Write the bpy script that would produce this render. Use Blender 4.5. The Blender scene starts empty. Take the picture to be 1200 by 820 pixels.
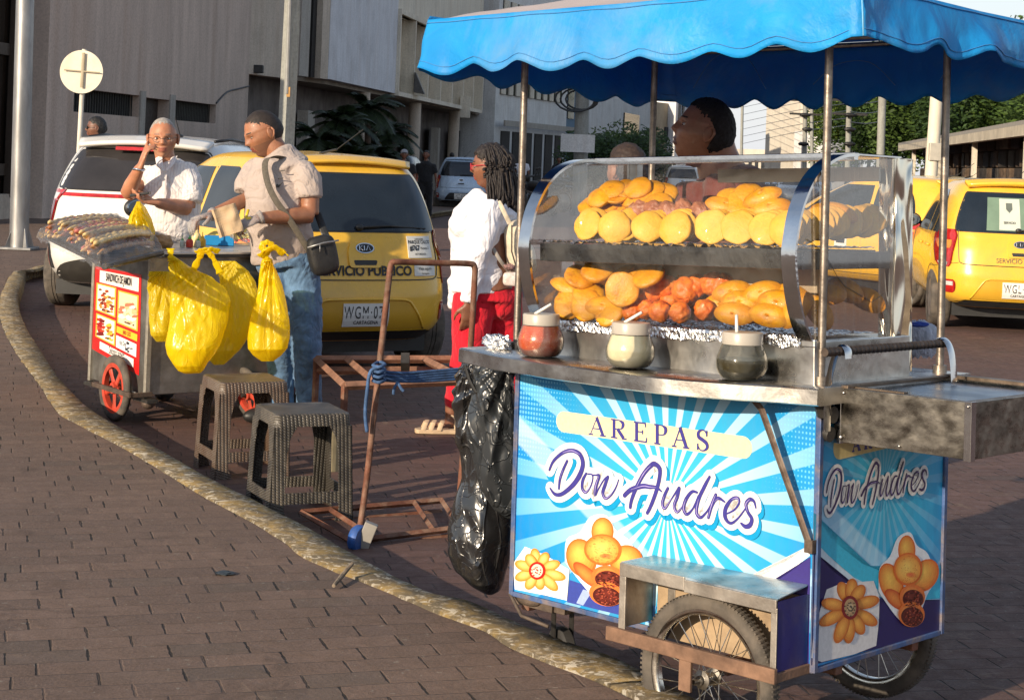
import bpy, math, random
from mathutils import Vector, Matrix, noise
random.seed(7)
R = math.radians
col = bpy.context.scene.collection
F, CX, CY, ROLL = 2000.0, 600.0, 186.0, R(2.3)
CAM = Vector((0, 0, 1.5))
CR, SR = math.cos(ROLL), math.sin(ROLL)

def ray(px, py):
    u, v = px - CX, py - CY
    return Vector(((u*CR + v*SR)/F, 1.0, -(-u*SR + v*CR)/F))
def PX(px, py, D):
    return CAM + ray(px, py)*D
def G(px, py, z=0.0):
    d = ray(px, py)
    return CAM + d*((z - 1.5)/d.z)
def C(r, g, b):
    f = lambda c: (c/255/12.92) if c/255 <= .04045 else ((c/255 + .055)/1.055)**2.4
    return (f(r), f(g), f(b))

# ------------------------------------------------------------------ mesh builder
class MB:
    def __init__(s, M=None):
        s.v = []; s.f = []; s.m = []; s.c = []; s.M = M; s.mi = 0; s.col = None; s.off = 0
    def add(s, vs, fs):
        b = len(s.v)
        if s.M is not None: vs = [s.M @ Vector(v) for v in vs]
        s.v += [tuple(v) for v in vs]
        for f in fs:
            s.f.append(tuple(b + i for i in f)); s.m.append(s.mi); s.c.append(s.col)
    def box(s, c, d, rot=None):
        x, y, z = d[0]/2, d[1]/2, d[2]/2
        vs = [Vector((i*x, j*y, k*z)) for i in (-1, 1) for j in (-1, 1) for k in (-1, 1)]
        if rot is not None: vs = [rot @ v for v in vs]
        s.add([v + Vector(c) for v in vs], [(0,1,3,2),(4,6,7,5),(0,4,5,1),(2,3,7,6),(0,2,6,4),(1,5,7,3)])
    def bb(s, x0, x1, y0, y1, z0, z1):
        s.box(((x0+x1)/2, (y0+y1)/2, (z0+z1)/2), (abs(x1-x0), abs(y1-y0), abs(z1-z0)))
    def hexa(s, p):      # 8 points: bottom 4 ccw, top 4
        s.add(p, [(3,2,1,0),(4,5,6,7),(0,1,5,4),(1,2,6,5),(2,3,7,6),(3,0,4,7)])
    def tube(s, pts, r, n=8, side=None, cap=True, closed=False):
        P = [Vector(p) for p in pts]; k = len(P)
        if not isinstance(r, (list,)): r = [r]*k
        vs = []; fs = []; prev = None
        for i in range(k):
            if closed: t = P[(i+1) % k] - P[i-1]
            else: t = P[min(i+1, k-1)] - P[max(i-1, 0)]
            if t.length < 1e-9: t = Vector((0,0,1))
            t.normalize()
            if side is not None: a = Vector(side)
            elif prev is not None: a = prev
            else: a = Vector((1,0,0)) if abs(t.x) < .8 else Vector((0,1,0))
            a = (a - t*a.dot(t))
            if a.length < 1e-6: a = t.orthogonal()
            a.normalize(); b = t.cross(a); prev = a
            ra, rb = r[i] if isinstance(r[i], tuple) else (r[i], r[i])
            for j in range(n):
                th = 2*math.pi*j/n
                vs.append(P[i] + a*(ra*math.cos(th)) + b*(rb*math.sin(th)))
        m = k if closed else k-1
        for i in range(m):
            for j in range(n):
                i2 = (i+1) % k
                fs.append((i*n+j, i*n+(j+1) % n, i2*n+(j+1) % n, i2*n+j))
        if cap and not closed:
            fs.append(tuple(range(n))[::-1]); fs.append(tuple((k-1)*n+j for j in range(n)))
        s.add(vs, fs)
    def lathe(s, prof, n=24, M=None, cap=True):
        vs = []; fs = []
        for r_, z_ in prof:
            for j in range(n):
                th = 2*math.pi*j/n; p = Vector((r_*math.cos(th), r_*math.sin(th), z_))
                vs.append(M @ p if M is not None else p)
        for i in range(len(prof)-1):
            for j in range(n): fs.append((i*n+j, i*n+(j+1) % n, (i+1)*n+(j+1) % n, (i+1)*n+j))
        if cap:
            fs.append(tuple(range(n))[::-1]); fs.append(tuple((len(prof)-1)*n+j for j in range(n)))
        s.add(vs, fs)
    def grid(s, fn, nu, nv, wrapu=False, wrapv=False):
        vs = [fn(i/(nu if wrapu else max(nu-1,1)), j/(nv if wrapv else max(nv-1,1))) for i in range(nu) for j in range(nv)]; fs = []
        for i in range(nu if wrapu else nu-1):
            for j in range(nv if wrapv else nv-1):
                a, b = (i+1) % nu, (j+1) % nv
                fs.append((i*nv+j, a*nv+j, a*nv+b, i*nv+b))
        s.add(vs, fs)
    def ell(s, c, rad, rot=None, nu=16, nv=10, fn=None):
        vs = []; fs = []
        for i in range(nv+1):
            ph = math.pi*i/nv
            for j in range(nu):
                th = 2*math.pi*j/nu
                d = Vector((math.sin(ph)*math.cos(th), math.sin(ph)*math.sin(th), math.cos(ph)))
                k = fn(d) if fn else 1
                p = Vector((d.x*rad[0]*k, d.y*rad[1]*k, d.z*rad[2]*k))
                if rot is not None: p = rot @ p
                vs.append(p + Vector(c))
        for i in range(nv):
            for j in range(nu): fs.append((i*nu+j, (i+1)*nu+j, (i+1)*nu+(j+1) % nu, i*nu+(j+1) % nu))
        s.add(vs, fs)
    def prism(s, pts, z0, z1, fm=None):   # polygon in 2D, fm maps (u,v,w)->3D
        fm = fm or (lambda u, v, w: Vector((u, v, w)))
        n = len(pts)
        vs = [fm(u, v, z0) for u, v in pts] + [fm(u, v, z1) for u, v in pts]
        s.add(vs, [tuple(range(n))[::-1], tuple(range(n, 2*n))] + [(i, (i+1) % n, n+(i+1) % n, n+i) for i in range(n)])
    def flat(s, pts, fm, step=.00012):    # printed flat polygon, fan from its centre, layered upwards
        s.off += step
        n = len(pts); cu = sum(p[0] for p in pts)/n; cv = sum(p[1] for p in pts)/n
        s.add([fm(cu, cv, s.off)] + [fm(u, v, s.off) for u, v in pts], [(0, i+1, (i+1) % n + 1) for i in range(n)])
    def stroke(s, pts, w, fm, sub=6, ends=True, step=.00006):
        P = smooth2(pts, sub)
        if isinstance(w, (list, tuple)):
            W = []
            for i in range(len(P)):
                t = i/(len(P)-1)*(len(w)-1); k = min(int(t), len(w)-2); W.append(w[k]*(1-(t-k)) + w[k+1]*(t-k))
        else: W = [w]*len(P)
        vs = []; s.off += step
        for i, p in enumerate(P):
            a, b = P[max(i-1, 0)], P[min(i+1, len(P)-1)]
            dx, dy = b[0]-a[0], b[1]-a[1]; l = math.hypot(dx, dy) or 1
            nx, ny = -dy/l, dx/l
            vs += [fm(p[0]+nx*W[i]/2, p[1]+ny*W[i]/2, s.off), fm(p[0]-nx*W[i]/2, p[1]-ny*W[i]/2, s.off)]
        s.add(vs, [(2*i, 2*i+1, 2*i+3, 2*i+2) for i in range(len(P)-1)])
        if ends:
            for p, ww in ((P[0], W[0]), (P[-1], W[-1])):
                s.flat([(p[0]+math.cos(t*.5236)*ww/2, p[1]+math.sin(t*.5236)*ww/2) for t in range(12)], fm, step)
    def text(s, body, size, fm, bold=0, align='CENTER', sx=1.0, shear=0, w=.0, sp=1.0):
        cu = bpy.data.curves.new('t', 'FONT'); cu.body = body; cu.size = size; cu.offset = bold; cu.align_x = align; cu.shear = shear; cu.space_character = sp
        cu.resolution_u = 3
        o = bpy.data.objects.new('t', cu); col.objects.link(o)
        dg = bpy.context.evaluated_depsgraph_get(); dg.update()
        me = bpy.data.meshes.new_from_object(o.evaluated_get(dg))
        s.off += .0001
        s.add([fm(v.co.x*sx, v.co.y, s.off + w) for v in me.vertices], [tuple(p.vertices) for p in me.polygons])
        bpy.data.meshes.remove(me); bpy.data.objects.remove(o); bpy.data.curves.remove(cu)
    def build(s, name, mat, parent=None, smooth=False, bevel=0, M=None, loc=None, seg=2, ang=35):
        me = bpy.data.meshes.new(name); me.from_pydata(s.v, [], s.f)
        mats = mat if isinstance(mat, (list, tuple)) else [mat]
        for m in mats: me.materials.append(m)
        if len(mats) > 1:
            me.polygons.foreach_set('material_index', s.m)
        if any(c is not None for c in s.c):
            at = me.color_attributes.new('Col', 'FLOAT_COLOR', 'CORNER'); dat = []
            for p, c in zip(me.polygons, s.c):
                c = c or (1, 1, 1)
                for _ in range(p.loop_total): dat += [c[0], c[1], c[2], 1.0]
            at.data.foreach_set('color', dat)
        if smooth: me.polygons.foreach_set('use_smooth', [True]*len(me.polygons))
        me.update()
        if smooth == 'auto':
            me.set_sharp_from_angle(angle=R(ang))
        o = bpy.data.objects.new(name, me); col.objects.link(o)
        if parent is not None: o.parent = parent
        if M is not None: o.matrix_local = M
        if loc is not None: o.location = loc
        if bevel:
            b = o.modifiers.new('bevel', 'BEVEL'); b.width = bevel; b.segments = seg; b.limit_method = 'ANGLE'; b.angle_limit = R(40)
        return o

def smooth2(pts, sub=6):
    if len(pts) < 3 or sub <= 1: return [tuple(p) for p in pts]
    out = []; n = len(pts)
    for i in range(n-1):
        p0, p1, p2, p3 = pts[max(i-1,0)], pts[i], pts[i+1], pts[min(i+2,n-1)]
        for k in range(sub):
            t = k/sub
            out.append(tuple(.5*((2*p1[d]) + (-p0[d]+p2[d])*t + (2*p0[d]-5*p1[d]+4*p2[d]-p3[d])*t*t + (-p0[d]+3*p1[d]-3*p2[d]+p3[d])*t**3) for d in range(len(p1))))
    out.append(tuple(pts[-1])); return out
def lerp(a, b, t): return a + (b-a)*t
def interp(tab, x):
    if x <= tab[0][0]: return tab[0][1:]
    for a, b in zip(tab, tab[1:]):
        if x <= b[0]:
            t = (x-a[0])/(b[0]-a[0]); return tuple(lerp(p, q, t) for p, q in zip(a[1:], b[1:]))
    return tab[-1][1:]
def empty(name, label=None, cat=None, group=None, loc=(0,0,0), rz=0.0, M=None):
    o = bpy.data.objects.new(name, None); col.objects.link(o); o.empty_display_size = .2
    if M is not None: o.matrix_world = M
    else: o.location = loc; o.rotation_euler = (0, 0, rz)
    return tag(o, label, cat, group)
def tag(o, label=None, cat=None, group=None, kind=None):
    if label: o['label'] = label
    if cat: o['category'] = cat
    if group: o['group'] = group
    if kind: o['kind'] = kind
    return o
def copy_tree(o, parent=None):
    c = o.copy(); col.objects.link(c)
    if parent is not None: c.parent = parent
    for ch in [x for x in col.objects if x.parent == o]: copy_tree(ch, c)
    return c
ORD = ['first','second','third','fourth','fifth','sixth','seventh','eighth','ninth','tenth','eleventh','twelfth','thirteenth','fourteenth','fifteenth','sixteenth','seventeenth','eighteenth','nineteenth','twentieth']

# ------------------------------------------------------------------ materials
class NT:
    def __init__(s, name):
        s.mat = bpy.data.materials.new(name); s.mat.use_nodes = True
        s.t = s.mat.node_tree; s.t.nodes.clear()
        s.out = s.n('ShaderNodeOutputMaterial')
    def n(s, ty, **kw):
        nd = s.t.nodes.new(ty)
        for k, v in kw.items(): setattr(nd, k, v)
        return nd
    def put(s, sock, v):
        if v is None: return
        if hasattr(v, 'is_linked') or isinstance(v, bpy.types.NodeSocket): s.t.links.new(v, sock)
        else:
            if isinstance(v, (tuple, list)) and len(v) == 3 and sock.type == 'RGBA': v = (*v, 1)
            sock.default_value = v
    def math(s, op, a, b=None, c=None, clamp=False):
        nd = s.n('ShaderNodeMath', operation=op); nd.use_clamp = clamp
        s.put(nd.inputs[0], a)
        if b is not None: s.put(nd.inputs[1], b)
        if c is not None: s.put(nd.inputs[2], c)
        return nd.outputs[0]
    def mix(s, f, a, b, bt='MIX'):
        nd = s.n('ShaderNodeMix', data_type='RGBA', blend_type=bt); nd.clamp_factor = True
        s.put(nd.inputs[0], f); s.put(nd.inputs[6], a); s.put(nd.inputs[7], b); return nd.outputs[2]
    def noise(s, vec, scale, detail=4, rough=.55, dist=0, out=0):
        nd = s.n('ShaderNodeTexNoise'); s.put(nd.inputs['Vector'], vec); nd.inputs['Scale'].default_value = scale
        nd.inputs['Detail'].default_value = detail; nd.inputs['Roughness'].default_value = rough; nd.inputs['Distortion'].default_value = dist
        return nd.outputs[out]
    def ramp(s, f, lo, hi, a=0.0, b=1.0):
        nd = s.n('ShaderNodeMapRange'); nd.clamp = True
        s.put(nd.inputs[0], f); nd.inputs[1].default_value = lo; nd.inputs[2].default_value = hi; nd.inputs[3].default_value = a; nd.inputs[4].default_value = b
        return nd.outputs[0]
    def coord(s, which='Object', rot=0, scale=(1,1,1)):
        tc = s.n('ShaderNodeTexCoord'); o = tc.outputs[which]
        if rot or scale != (1,1,1):
            m = s.n('ShaderNodeMapping'); s.t.links.new(o, m.inputs[0]); m.inputs['Rotation'].default_value = (0,0,rot); m.inputs['Scale'].default_value = scale
            o = m.outputs[0]
        return o
    def sep(s, v):
        nd = s.n('ShaderNodeSeparateXYZ'); s.put(nd.inputs[0], v); return nd.outputs
    def comb(s, x, y, z=0.0):
        nd = s.n('ShaderNodeCombineXYZ'); s.put(nd.inputs[0], x); s.put(nd.inputs[1], y); s.put(nd.inputs[2], z); return nd.outputs[0]
    def white(s, v):
        nd = s.n('ShaderNodeTexWhiteNoise', noise_dimensions='3D'); s.put(nd.inputs['Vector'], v); return nd.outputs['Value']
    def bump(s, h, strength=.3, dist=.01, nrm=None):
        nd = s.n('ShaderNodeBump'); s.put(nd.inputs['Height'], h); nd.inputs['Strength'].default_value = strength; nd.inputs['Distance'].default_value = dist
        if nrm is not None: s.put(nd.inputs['Normal'], nrm)
        return nd.outputs[0]
    def pbr(s, c, rough=.5, metal=0.0, nrm=None, spec=.5, coat=0.0, trans=0.0, sheen=0.0, emit=None, es=0.0, sss=0.0):
        b = s.n('ShaderNodeBsdfPrincipled')
        s.put(b.inputs['Base Color'], c); s.put(b.inputs['Roughness'], rough); s.put(b.inputs['Metallic'], metal)
        s.put(b.inputs['Specular IOR Level'], spec); b.inputs['Coat Weight'].default_value = coat; b.inputs['Transmission Weight'].default_value = trans
        if sheen: b.inputs['Sheen Weight'].default_value = sheen
        if sss: b.inputs['Subsurface Weight'].default_value = sss; b.inputs['Subsurface Radius'].default_value = (.01,.004,.002)
        if nrm is not None: s.put(b.inputs['Normal'], nrm)
        if emit: s.put(b.inputs['Emission Color'], emit); b.inputs['Emission Strength'].default_value = es
        return b.outputs[0]
    def mixsh(s, f, a, b):
        nd = s.n('ShaderNodeMixShader'); s.put(nd.inputs[0], f); s.t.links.new(a, nd.inputs[1]); s.t.links.new(b, nd.inputs[2]); return nd.outputs[0]
    def done(s, sh):
        s.t.links.new(sh, s.out.inputs[0]); return s.mat

MATS = {}
def mat(name, c, rough=.5, metal=0.0, var=.12, scale=8.0, bump=.0, bscale=60.0, bdist=.004, spec=.5, coat=0.0, dirt=None, dscale=5.0, damt=.5, sheen=0, stretch=(1,1,1), rvar=.1, sss=0):
    if name in MATS: return MATS[name]
    t = NT(name); co = t.coord('Object', 0, stretch)
    nz = t.noise(co, scale, 6, .6)
    hi = tuple(min(1, x*(1+var)) for x in c); lo = tuple(x*(1-var*1.3) for x in c)
    cc = t.mix(t.ramp(nz, .3, .7), lo, hi)
    if dirt:
        dn = t.noise(co, dscale, 8, .65, .4)
        cc = t.mix(t.math('MULTIPLY', t.ramp(dn, .45, .68), damt), cc, dirt)
    nr = None
    if bump: nr = t.bump(t.noise(co, bscale, 4, .6), bump, bdist)
    rr = t.ramp(t.noise(co, scale*1.7, 4), .3, .7, max(.02, rough-rvar), min(1, rough+rvar))
    MATS[name] = t.done(t.pbr(cc, rr, metal, nr, spec, coat, sheen=sheen, sss=sss)); return MATS[name]
def vcol(name='printed colours', rough=.35, coat=.2, var=.06, scale=90):
    if name in MATS: return MATS[name]
    t = NT(name); a = t.n('ShaderNodeVertexColor'); a.layer_name = 'Col'
    nz = t.noise(t.coord(), scale, 3, .6)
    cc = t.mix(t.ramp(nz, .3, .7, 0, var*3), a.outputs[0], (0.02,.02,.02), 'MULTIPLY') if False else t.mix(t.ramp(nz, .35, .65, 0, var*2), a.outputs[0], (.03,.02,.01))
    MATS[name] = t.done(t.pbr(cc, rough, 0, None, .5, coat)); return MATS[name]
def bagfilm(name, c, c2, tr=.5, rough=.22, alpha=.1, bump=.35, coat=.2, gloss=.5):
    """thin carrier-bag plastic: crisp thin creases, light comes through"""
    if name in MATS: return MATS[name]
    t = NT(name); co = t.coord(); st = t.coord('Object', 0, (1,1,.45))
    def crease(v, sc, th): return t.ramp(t.math('ABSOLUTE', t.math('SUBTRACT', t.noise(v, sc, 1.5, .4, .7), .5)), 0, th, 1, 0)
    cr = t.math('ADD', crease(st, 11, .035), t.math('ADD', t.math('MULTIPLY', crease(co, 19, .03), .35), t.math('MULTIPLY', t.noise(st, 5, 2), 1.2)))
    nr = t.bump(cr, bump, .008)
    cc = t.mix(t.ramp(t.noise(co, 5, 3), .35, .65), c, c2)
    p = t.pbr(cc, rough, 0, nr, gloss, coat); tl = t.n('ShaderNodeBsdfTranslucent'); t.put(tl.inputs[0], cc); t.put(tl.inputs[1], nr)
    sh = t.mixsh(tr, p, tl.outputs[0])
    if alpha: tp = t.n('ShaderNodeBsdfTransparent'); tp.inputs[0].default_value = (*[min(1, x+.25) for x in c], 1); sh = t.mixsh(alpha, sh, tp.outputs[0])
    MATS[name] = t.done(sh); return MATS[name]
def glass(name, tint=(.95,.97,.97), refl=1.0, rough=.02, haze=0.0, hazec=(.8,.8,.75), streak=0):
    if name in MATS: return MATS[name]
    t = NT(name)
    tr = t.n('ShaderNodeBsdfTransparent'); tr.inputs[0].default_value = (*tint, 1)
    gl = t.n('ShaderNodeBsdfGlossy'); gl.inputs['Roughness'].default_value = rough
    fr = t.n('ShaderNodeFresnel'); fr.inputs[0].default_value = 1.5
    sh = t.mixsh(t.math('MULTIPLY', fr.outputs[0], refl, clamp=True), tr.outputs[0], gl.outputs[0])
    if haze:
        df = t.n('ShaderNodeBsdfDiffuse'); df.inputs[0].default_value = (*hazec, 1)
        h = t.math('MULTIPLY', t.ramp(t.noise(t.coord('Object', 0, (1,1,1)), 9, 5, .65, .6), .35, .75), haze)
        if streak: h = t.math('ADD', h, t.math('MULTIPLY', t.ramp(t.noise(t.coord('Object', 0, (60,60,1.2)), 1.5, 3), .5, .8), streak))
        sh = t.mixsh(h, sh, df.outputs[0])
    MATS[name] = t.done(sh); return MATS[name]
def film(name, c, tr=.4, rough=.25, bump=.4, bscale=18, gloss=.5, alpha=0.0, var=.15, coat=0, stretch=(1,1,1)):
    """thin plastic sheet: diffuse + translucent + gloss, partly see-through"""
    if name in MATS: return MATS[name]
    t = NT(name); co = t.coord()
    sc_ = t.coord('Object', 0, stretch); n1 = t.math('ABSOLUTE', t.math('SUBTRACT', t.noise(sc_, bscale*.55, 4, .55, .9), .5))
    nz = t.math('ADD', t.math('MULTIPLY', t.noise(sc_, bscale, 5, .6, 1.2), .5), t.math('MULTIPLY', n1, 1.6)); nr = t.bump(nz, bump, .02)
    cc = t.mix(t.ramp(t.noise(co, 7, 4), .3, .7), tuple(x*(1-var) for x in c), tuple(min(1, x*(1+var)) for x in c))
    p = t.pbr(cc, rough, 0, nr, gloss, coat)
    tl = t.n('ShaderNodeBsdfTranslucent'); t.put(tl.inputs[0], cc); t.put(tl.inputs[1], nr)
    sh = t.mixsh(tr, p, tl.outputs[0])
    if alpha:
        tp = t.n('ShaderNodeBsdfTransparent'); sh = t.mixsh(alpha, sh, tp.outputs[0])
    MATS[name] = t.done(sh); return MATS[name]

STEEL = mat('brushed steel', (.55,.53,.50), .3, 1.0, .25, 6, .25, 25, .004, dirt=(.16,.13,.10), dscale=7, damt=.55)
STEEL2 = mat('tarnished steel', (.33,.31,.28), .42, 1.0, .3, 9, .4, 30, .004, dirt=(.10,.08,.06), dscale=9, damt=.7)
POLISH = mat('polished steel strip', (.62,.62,.62), .12, 1.0, .15, 6, .25, 9, .006, rvar=.06)
RUST = mat('rusty painted steel', C(112,70,52), .75, .2, .35, 14, .6, 120, .003, dirt=C(160,140,120), dscale=11, damt=.55)
DARKST = mat('dark oily steel', (.06,.055,.05), .5, .6, .3, 12, .3, 60)
RUBBER = mat('dusty rubber', (.075,.065,.055), .85, 0, .3, 16, .3, 90, dirt=(.17,.14,.11), dscale=8, damt=.7)
BLACK = mat('black plastic', (.018,.018,.018), .45, 0, .1)
FOIL = mat('crumpled foil', (.8,.8,.8), .28, 1.0, .1, 9, .8, 28, .012)
WHITEP = mat('white plastic', (.75,.74,.70), .4, 0, .06)
# ------------------------------------------------------------------ world, sun, camera
sc = bpy.context.scene
w = bpy.data.worlds.new('World'); sc.world = w; w.use_nodes = True
nt = w.node_tree; nt.nodes.clear()
sky = nt.nodes.new('ShaderNodeTexSky'); sky.sky_type = 'NISHITA'; sky.sun_disc = False
SUN_A, SUN_E = R(40), R(18)       # sun stands behind the camera to the left
sdir = Vector((-math.sin(SUN_A)*math.cos(SUN_E), -math.cos(SUN_A)*math.cos(SUN_E), math.sin(SUN_E)))
sky.sun_elevation = SUN_E; sky.sun_rotation = math.atan2(sdir.x, sdir.y)
sky.air_density = 1.0; sky.dust_density = .8; sky.ozone_density = 1.0; sky.altitude = 10
bg = nt.nodes.new('ShaderNodeBackground'); bg.inputs[1].default_value = .135
wo = nt.nodes.new('ShaderNodeOutputWorld')

def wn(ty, **k):
    n_ = nt.nodes.new(ty)
    for a, b in k.items(): setattr(n_, a, b)
    return n_
tcw = wn('ShaderNodeTexCoord'); spw = wn('ShaderNodeSeparateXYZ'); nt.links.new(tcw.outputs['Generated'], spw.inputs[0])
mr = wn('ShaderNodeMapRange'); nt.links.new(spw.outputs[2], mr.inputs[0]); mr.inputs[1].default_value = .02; mr.inputs[2].default_value = .45; mr.inputs[3].default_value = .85; mr.inputs[4].default_value = .12
nzw = wn('ShaderNodeTexNoise'); nzw.inputs['Scale'].default_value = 3; nzw.inputs['Detail'].default_value = 6
mpw = wn('ShaderNodeMapping'); mpw.inputs['Scale'].default_value = (1, 1, 4); nt.links.new(tcw.outputs['Generated'], mpw.inputs[0]); nt.links.new(mpw.outputs[0], nzw.inputs['Vector'])
ad = wn('ShaderNodeMath', operation='MULTIPLY_ADD'); nt.links.new(nzw.outputs[0], ad.inputs[0]); ad.inputs[1].default_value = .5; ad.inputs[2].default_value = -.2
a2 = wn('ShaderNodeMath', operation='ADD'); a2.use_clamp = True; nt.links.new(mr.outputs[0], a2.inputs[0]); nt.links.new(ad.outputs[0], a2.inputs[1])
mxw = wn('ShaderNodeMix', data_type='RGBA'); nt.links.new(a2.outputs[0], mxw.inputs[0]); nt.links.new(sky.outputs[0], mxw.inputs[6]); mxw.inputs[7].default_value = (4.6, 4.7, 5.0, 1)
nt.links.new(mxw.outputs[2], bg.inputs[0]); nt.links.new(bg.outputs[0], wo.inputs[0])
sl = bpy.data.lights.new('sun', 'SUN'); sl.energy = 4.7; sl.angle = R(.6); sl.color = (1.0, .83, .62)
so = bpy.data.objects.new('sun', sl); col.objects.link(so)
so.rotation_euler = sdir.to_track_quat('Z', 'Y').to_euler(); so.location = sdir*60
cd = bpy.data.cameras.new('camera'); cam = bpy.data.objects.new('camera', cd); col.objects.link(cam)
cd.sensor_fit = 'HORIZONTAL'; cd.sensor_width = 36; cd.lens = F/1200*36; cd.clip_start = .05; cd.clip_end = 3000
cd.shift_y = -(410-CY)/1200
cam.matrix_world = Matrix(((CR, -SR, 0, 0), (0, 0, -1, 0), (SR, CR, 0, 1.5), (0,0,0,1)))
sc.camera = cam
sc.view_settings.view_transform = 'Standard'; sc.view_settings.look = 'None'; sc.view_settings.exposure = .42; sc.view_settings.gamma = 1
sc.render.engine = 'CYCLES'
sc.cycles.use_denoising = True
try: sc.cycles.denoiser = 'OPENIMAGEDENOISE'
except Exception: pass
sc.cycles.max_bounces = 7; sc.cycles.transparent_max_bounces = 24; sc.cycles.diffuse_bounces = 3; sc.cycles.glossy_bounces = 4
sc.cycles.caustics_reflective = False; sc.cycles.caustics_refractive = False; sc.cycles.sample_clamp_indirect = 4

# ------------------------------------------------------------------ ground
def paver_mat(name, rot, w_, h_, ca, cb, joint, jw=.03, streak=1.0, hv=1.0):
    t = NT(name); co = t.coord('Object', rot); x, y, z = t.sep(co)
    warp = t.noise(co, 1.3, 3)
    y2 = t.math('ADD', y, t.math('MULTIPLY', t.math('SUBTRACT', warp, .5), .05))
    x2 = t.math('ADD', x, t.math('MULTIPLY', t.math('SUBTRACT', t.noise(co, .9, 2), .5), .05))
    ry = t.math('DIVIDE', y2, h_); row = t.math('FLOOR', ry); fy = t.math('FRACT', ry)
    sh = t.math('MULTIPLY', t.white(t.comb(row, 3.1, 0)), .35)
    rx = t.math('ADD', t.math('DIVIDE', x2, w_), t.math('ADD', t.math('MULTIPLY', row, .5), sh))
    ix = t.math('FLOOR', rx); fx = t.math('FRACT', rx)
    rnd = t.white(t.comb(ix, row, 1.7)); rnd2 = t.white(t.comb(ix, row, 5.7))
    ex = t.math('ABSOLUTE', t.math('SUBTRACT', fx, .5)); ey = t.math('ABSOLUTE', t.math('SUBTRACT', fy, .5))
    jn = t.math('MULTIPLY', t.math('SUBTRACT', t.noise(co, 30, 3), .5), .06)
    hj = t.math('MULTIPLY', t.ramp(t.math('ADD', ex, jn), .5-jw*h_/w_*1.5, .5-jw*h_/w_*.5), t.ramp(rnd2, .15, .6, .25, 1.0))
    bj = t.ramp(t.math('ADD', ey, jn), .5-jw*1.4, .5-jw*.3)
    fine = t.noise(co, 120, 4, .7); mid = t.noise(co, 14, 6, .65, .5); big = t.noise(co, 1.1, 6, .6, .3)
    c1 = t.mix(t.ramp(rnd, 0, 1), tuple(x_*1.12 for x_ in ca), tuple(x_*.88 for x_ in cb))
    c2 = t.mix(t.ramp(mid, .3, .75, 0, .7), c1, tuple(x_*.45 for x_ in ca))
    c3 = t.mix(t.ramp(big, .35, .7, 0, .55), c2, tuple(x_*.6 for x_ in cb))
    c4 = t.mix(t.ramp(fine, .35, .75, 0, .5), c3, tuple(min(1, x_*1.7) for x_ in ca))
    c4 = t.mix(t.math('MULTIPLY', t.ramp(rnd2, .90, .96), .28), c4, (.07,.066,.055)); c4 = t.mix(t.math('MULTIPLY', t.ramp(t.noise(co, 3.3, 7, .7, .8), .56, .66), .5), c4, tuple(x_*.42 for x_ in ca)); c4 = t.mix(t.math('MULTIPLY', t.ramp(t.noise(co, 5.1, 7, .7, 1.5), .60, .68), .45), c4, (.24,.17,.12))
    sp = t.ramp(t.noise(co, 45, 2, .5), .70, .74)
    c4 = t.mix(t.math('MULTIPLY', sp, .5), c4, (.3,.27,.22))
    j = t.math('MAXIMUM', t.math('MULTIPLY', hj, .95), t.math('MULTIPLY', bj, .26*streak))  # head joints darkest: the shade in their gaps is painted in
    c5 = t.mix(j, c4, joint)
    h = t.math('ADD', t.math('MULTIPLY', j, -1.0), t.math('ADD', t.math('MULTIPLY', mid, .55), t.math('MULTIPLY', fine, .25)))
    h = t.math('ADD', h, t.math('MULTIPLY', rnd, .35*hv))
    return t.done(t.pbr(c5, t.ramp(mid, .3, .7, .62, .9), 0, t.bump(h, .8, .009), .35))
SIDEW = paver_mat('sidewalk pavers', R(-17), .215, .108, (.175,.115,.084), (.135,.092,.070), (.020,.015,.011))
ROADM = paver_mat('road pavers', R(-12), .22, .10, (.135,.074,.058), (.095,.056,.048), (.02,.014,.012), streak=1.4, hv=1.6)

g = MB(); g.bb(-400, 500, -60, 900, -.4, 0)
tag(g.build('road', ROADM), kind='structure')

outer = [(825,820),(775,795),(720,767),(667,750),(597,722),(552,702),(500,690),(440,660),(402,639),(360,615),(295,582),(250,560),(225,546),(175,517),(130,492),(100,472),(67,437),(48,408),(33,385),(24,362),(22,346),(27,328),(40,312)]
inner = [(745,820),(720,807),(682,790),(640,775),(597,757),(565,737),(510,717),(460,695),(410,675),(362,655),(332,634),(297,612),(240,582),(212,565),(175,542),(140,522),(92,497),(67,482),(47,452),(27,425),(12,402),(2,380),(-2,358),(5,336),(22,318)]
KZ = .13
O = [G(*p, KZ).xy for p in outer]; I = [G(*p, KZ).xy for p in inner]
d0 = (O[0]-O[1]).normalized()
O = [O[0]+d0*14, O[0]+d0*5, O[0]+d0*2] + O; I = [I[0]+d0*14, I[0]+d0*5, I[0]+d0*2] + I
sd = Vector((.13, .99)).normalized()
O += [O[-1]+Vector((.35,1.6)), O[-1]+Vector((.8,4)), O[-1]+Vector((.8,4))+sd*200]
I += [I[-1]+Vector((.3,1.7)), I[-1]+Vector((.75,4)), I[-1]+Vector((.75,4))+sd*200]
def resample(P, n):
    P = [Vector(p) for p in P]; L = [0]
    for a, b in zip(P, P[1:]): L.append(L[-1] + (b-a).length)
    return P, L
def at_len(P, L, s_):
    for i in range(len(P)-1):
        if s_ <= L[i+1]: return P[i].lerp(P[i+1], (s_-L[i])/max(1e-9, L[i+1]-L[i]))
    return P[-1]
Os = [Vector(p) for p in smooth2([tuple(p) for p in O[:-1]], 5)] + [O[-1]]
def nearest(P, q):
    best = None
    for a, b in zip(P, P[1:]):
        ab = b-a; t = max(0, min(1, (q-a).dot(ab)/max(1e-9, ab.length_squared))); p = a+ab*t
        if best is None or (p-q).length < best[0]: best = ((p-q).length, p)
    return best[1]
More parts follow.
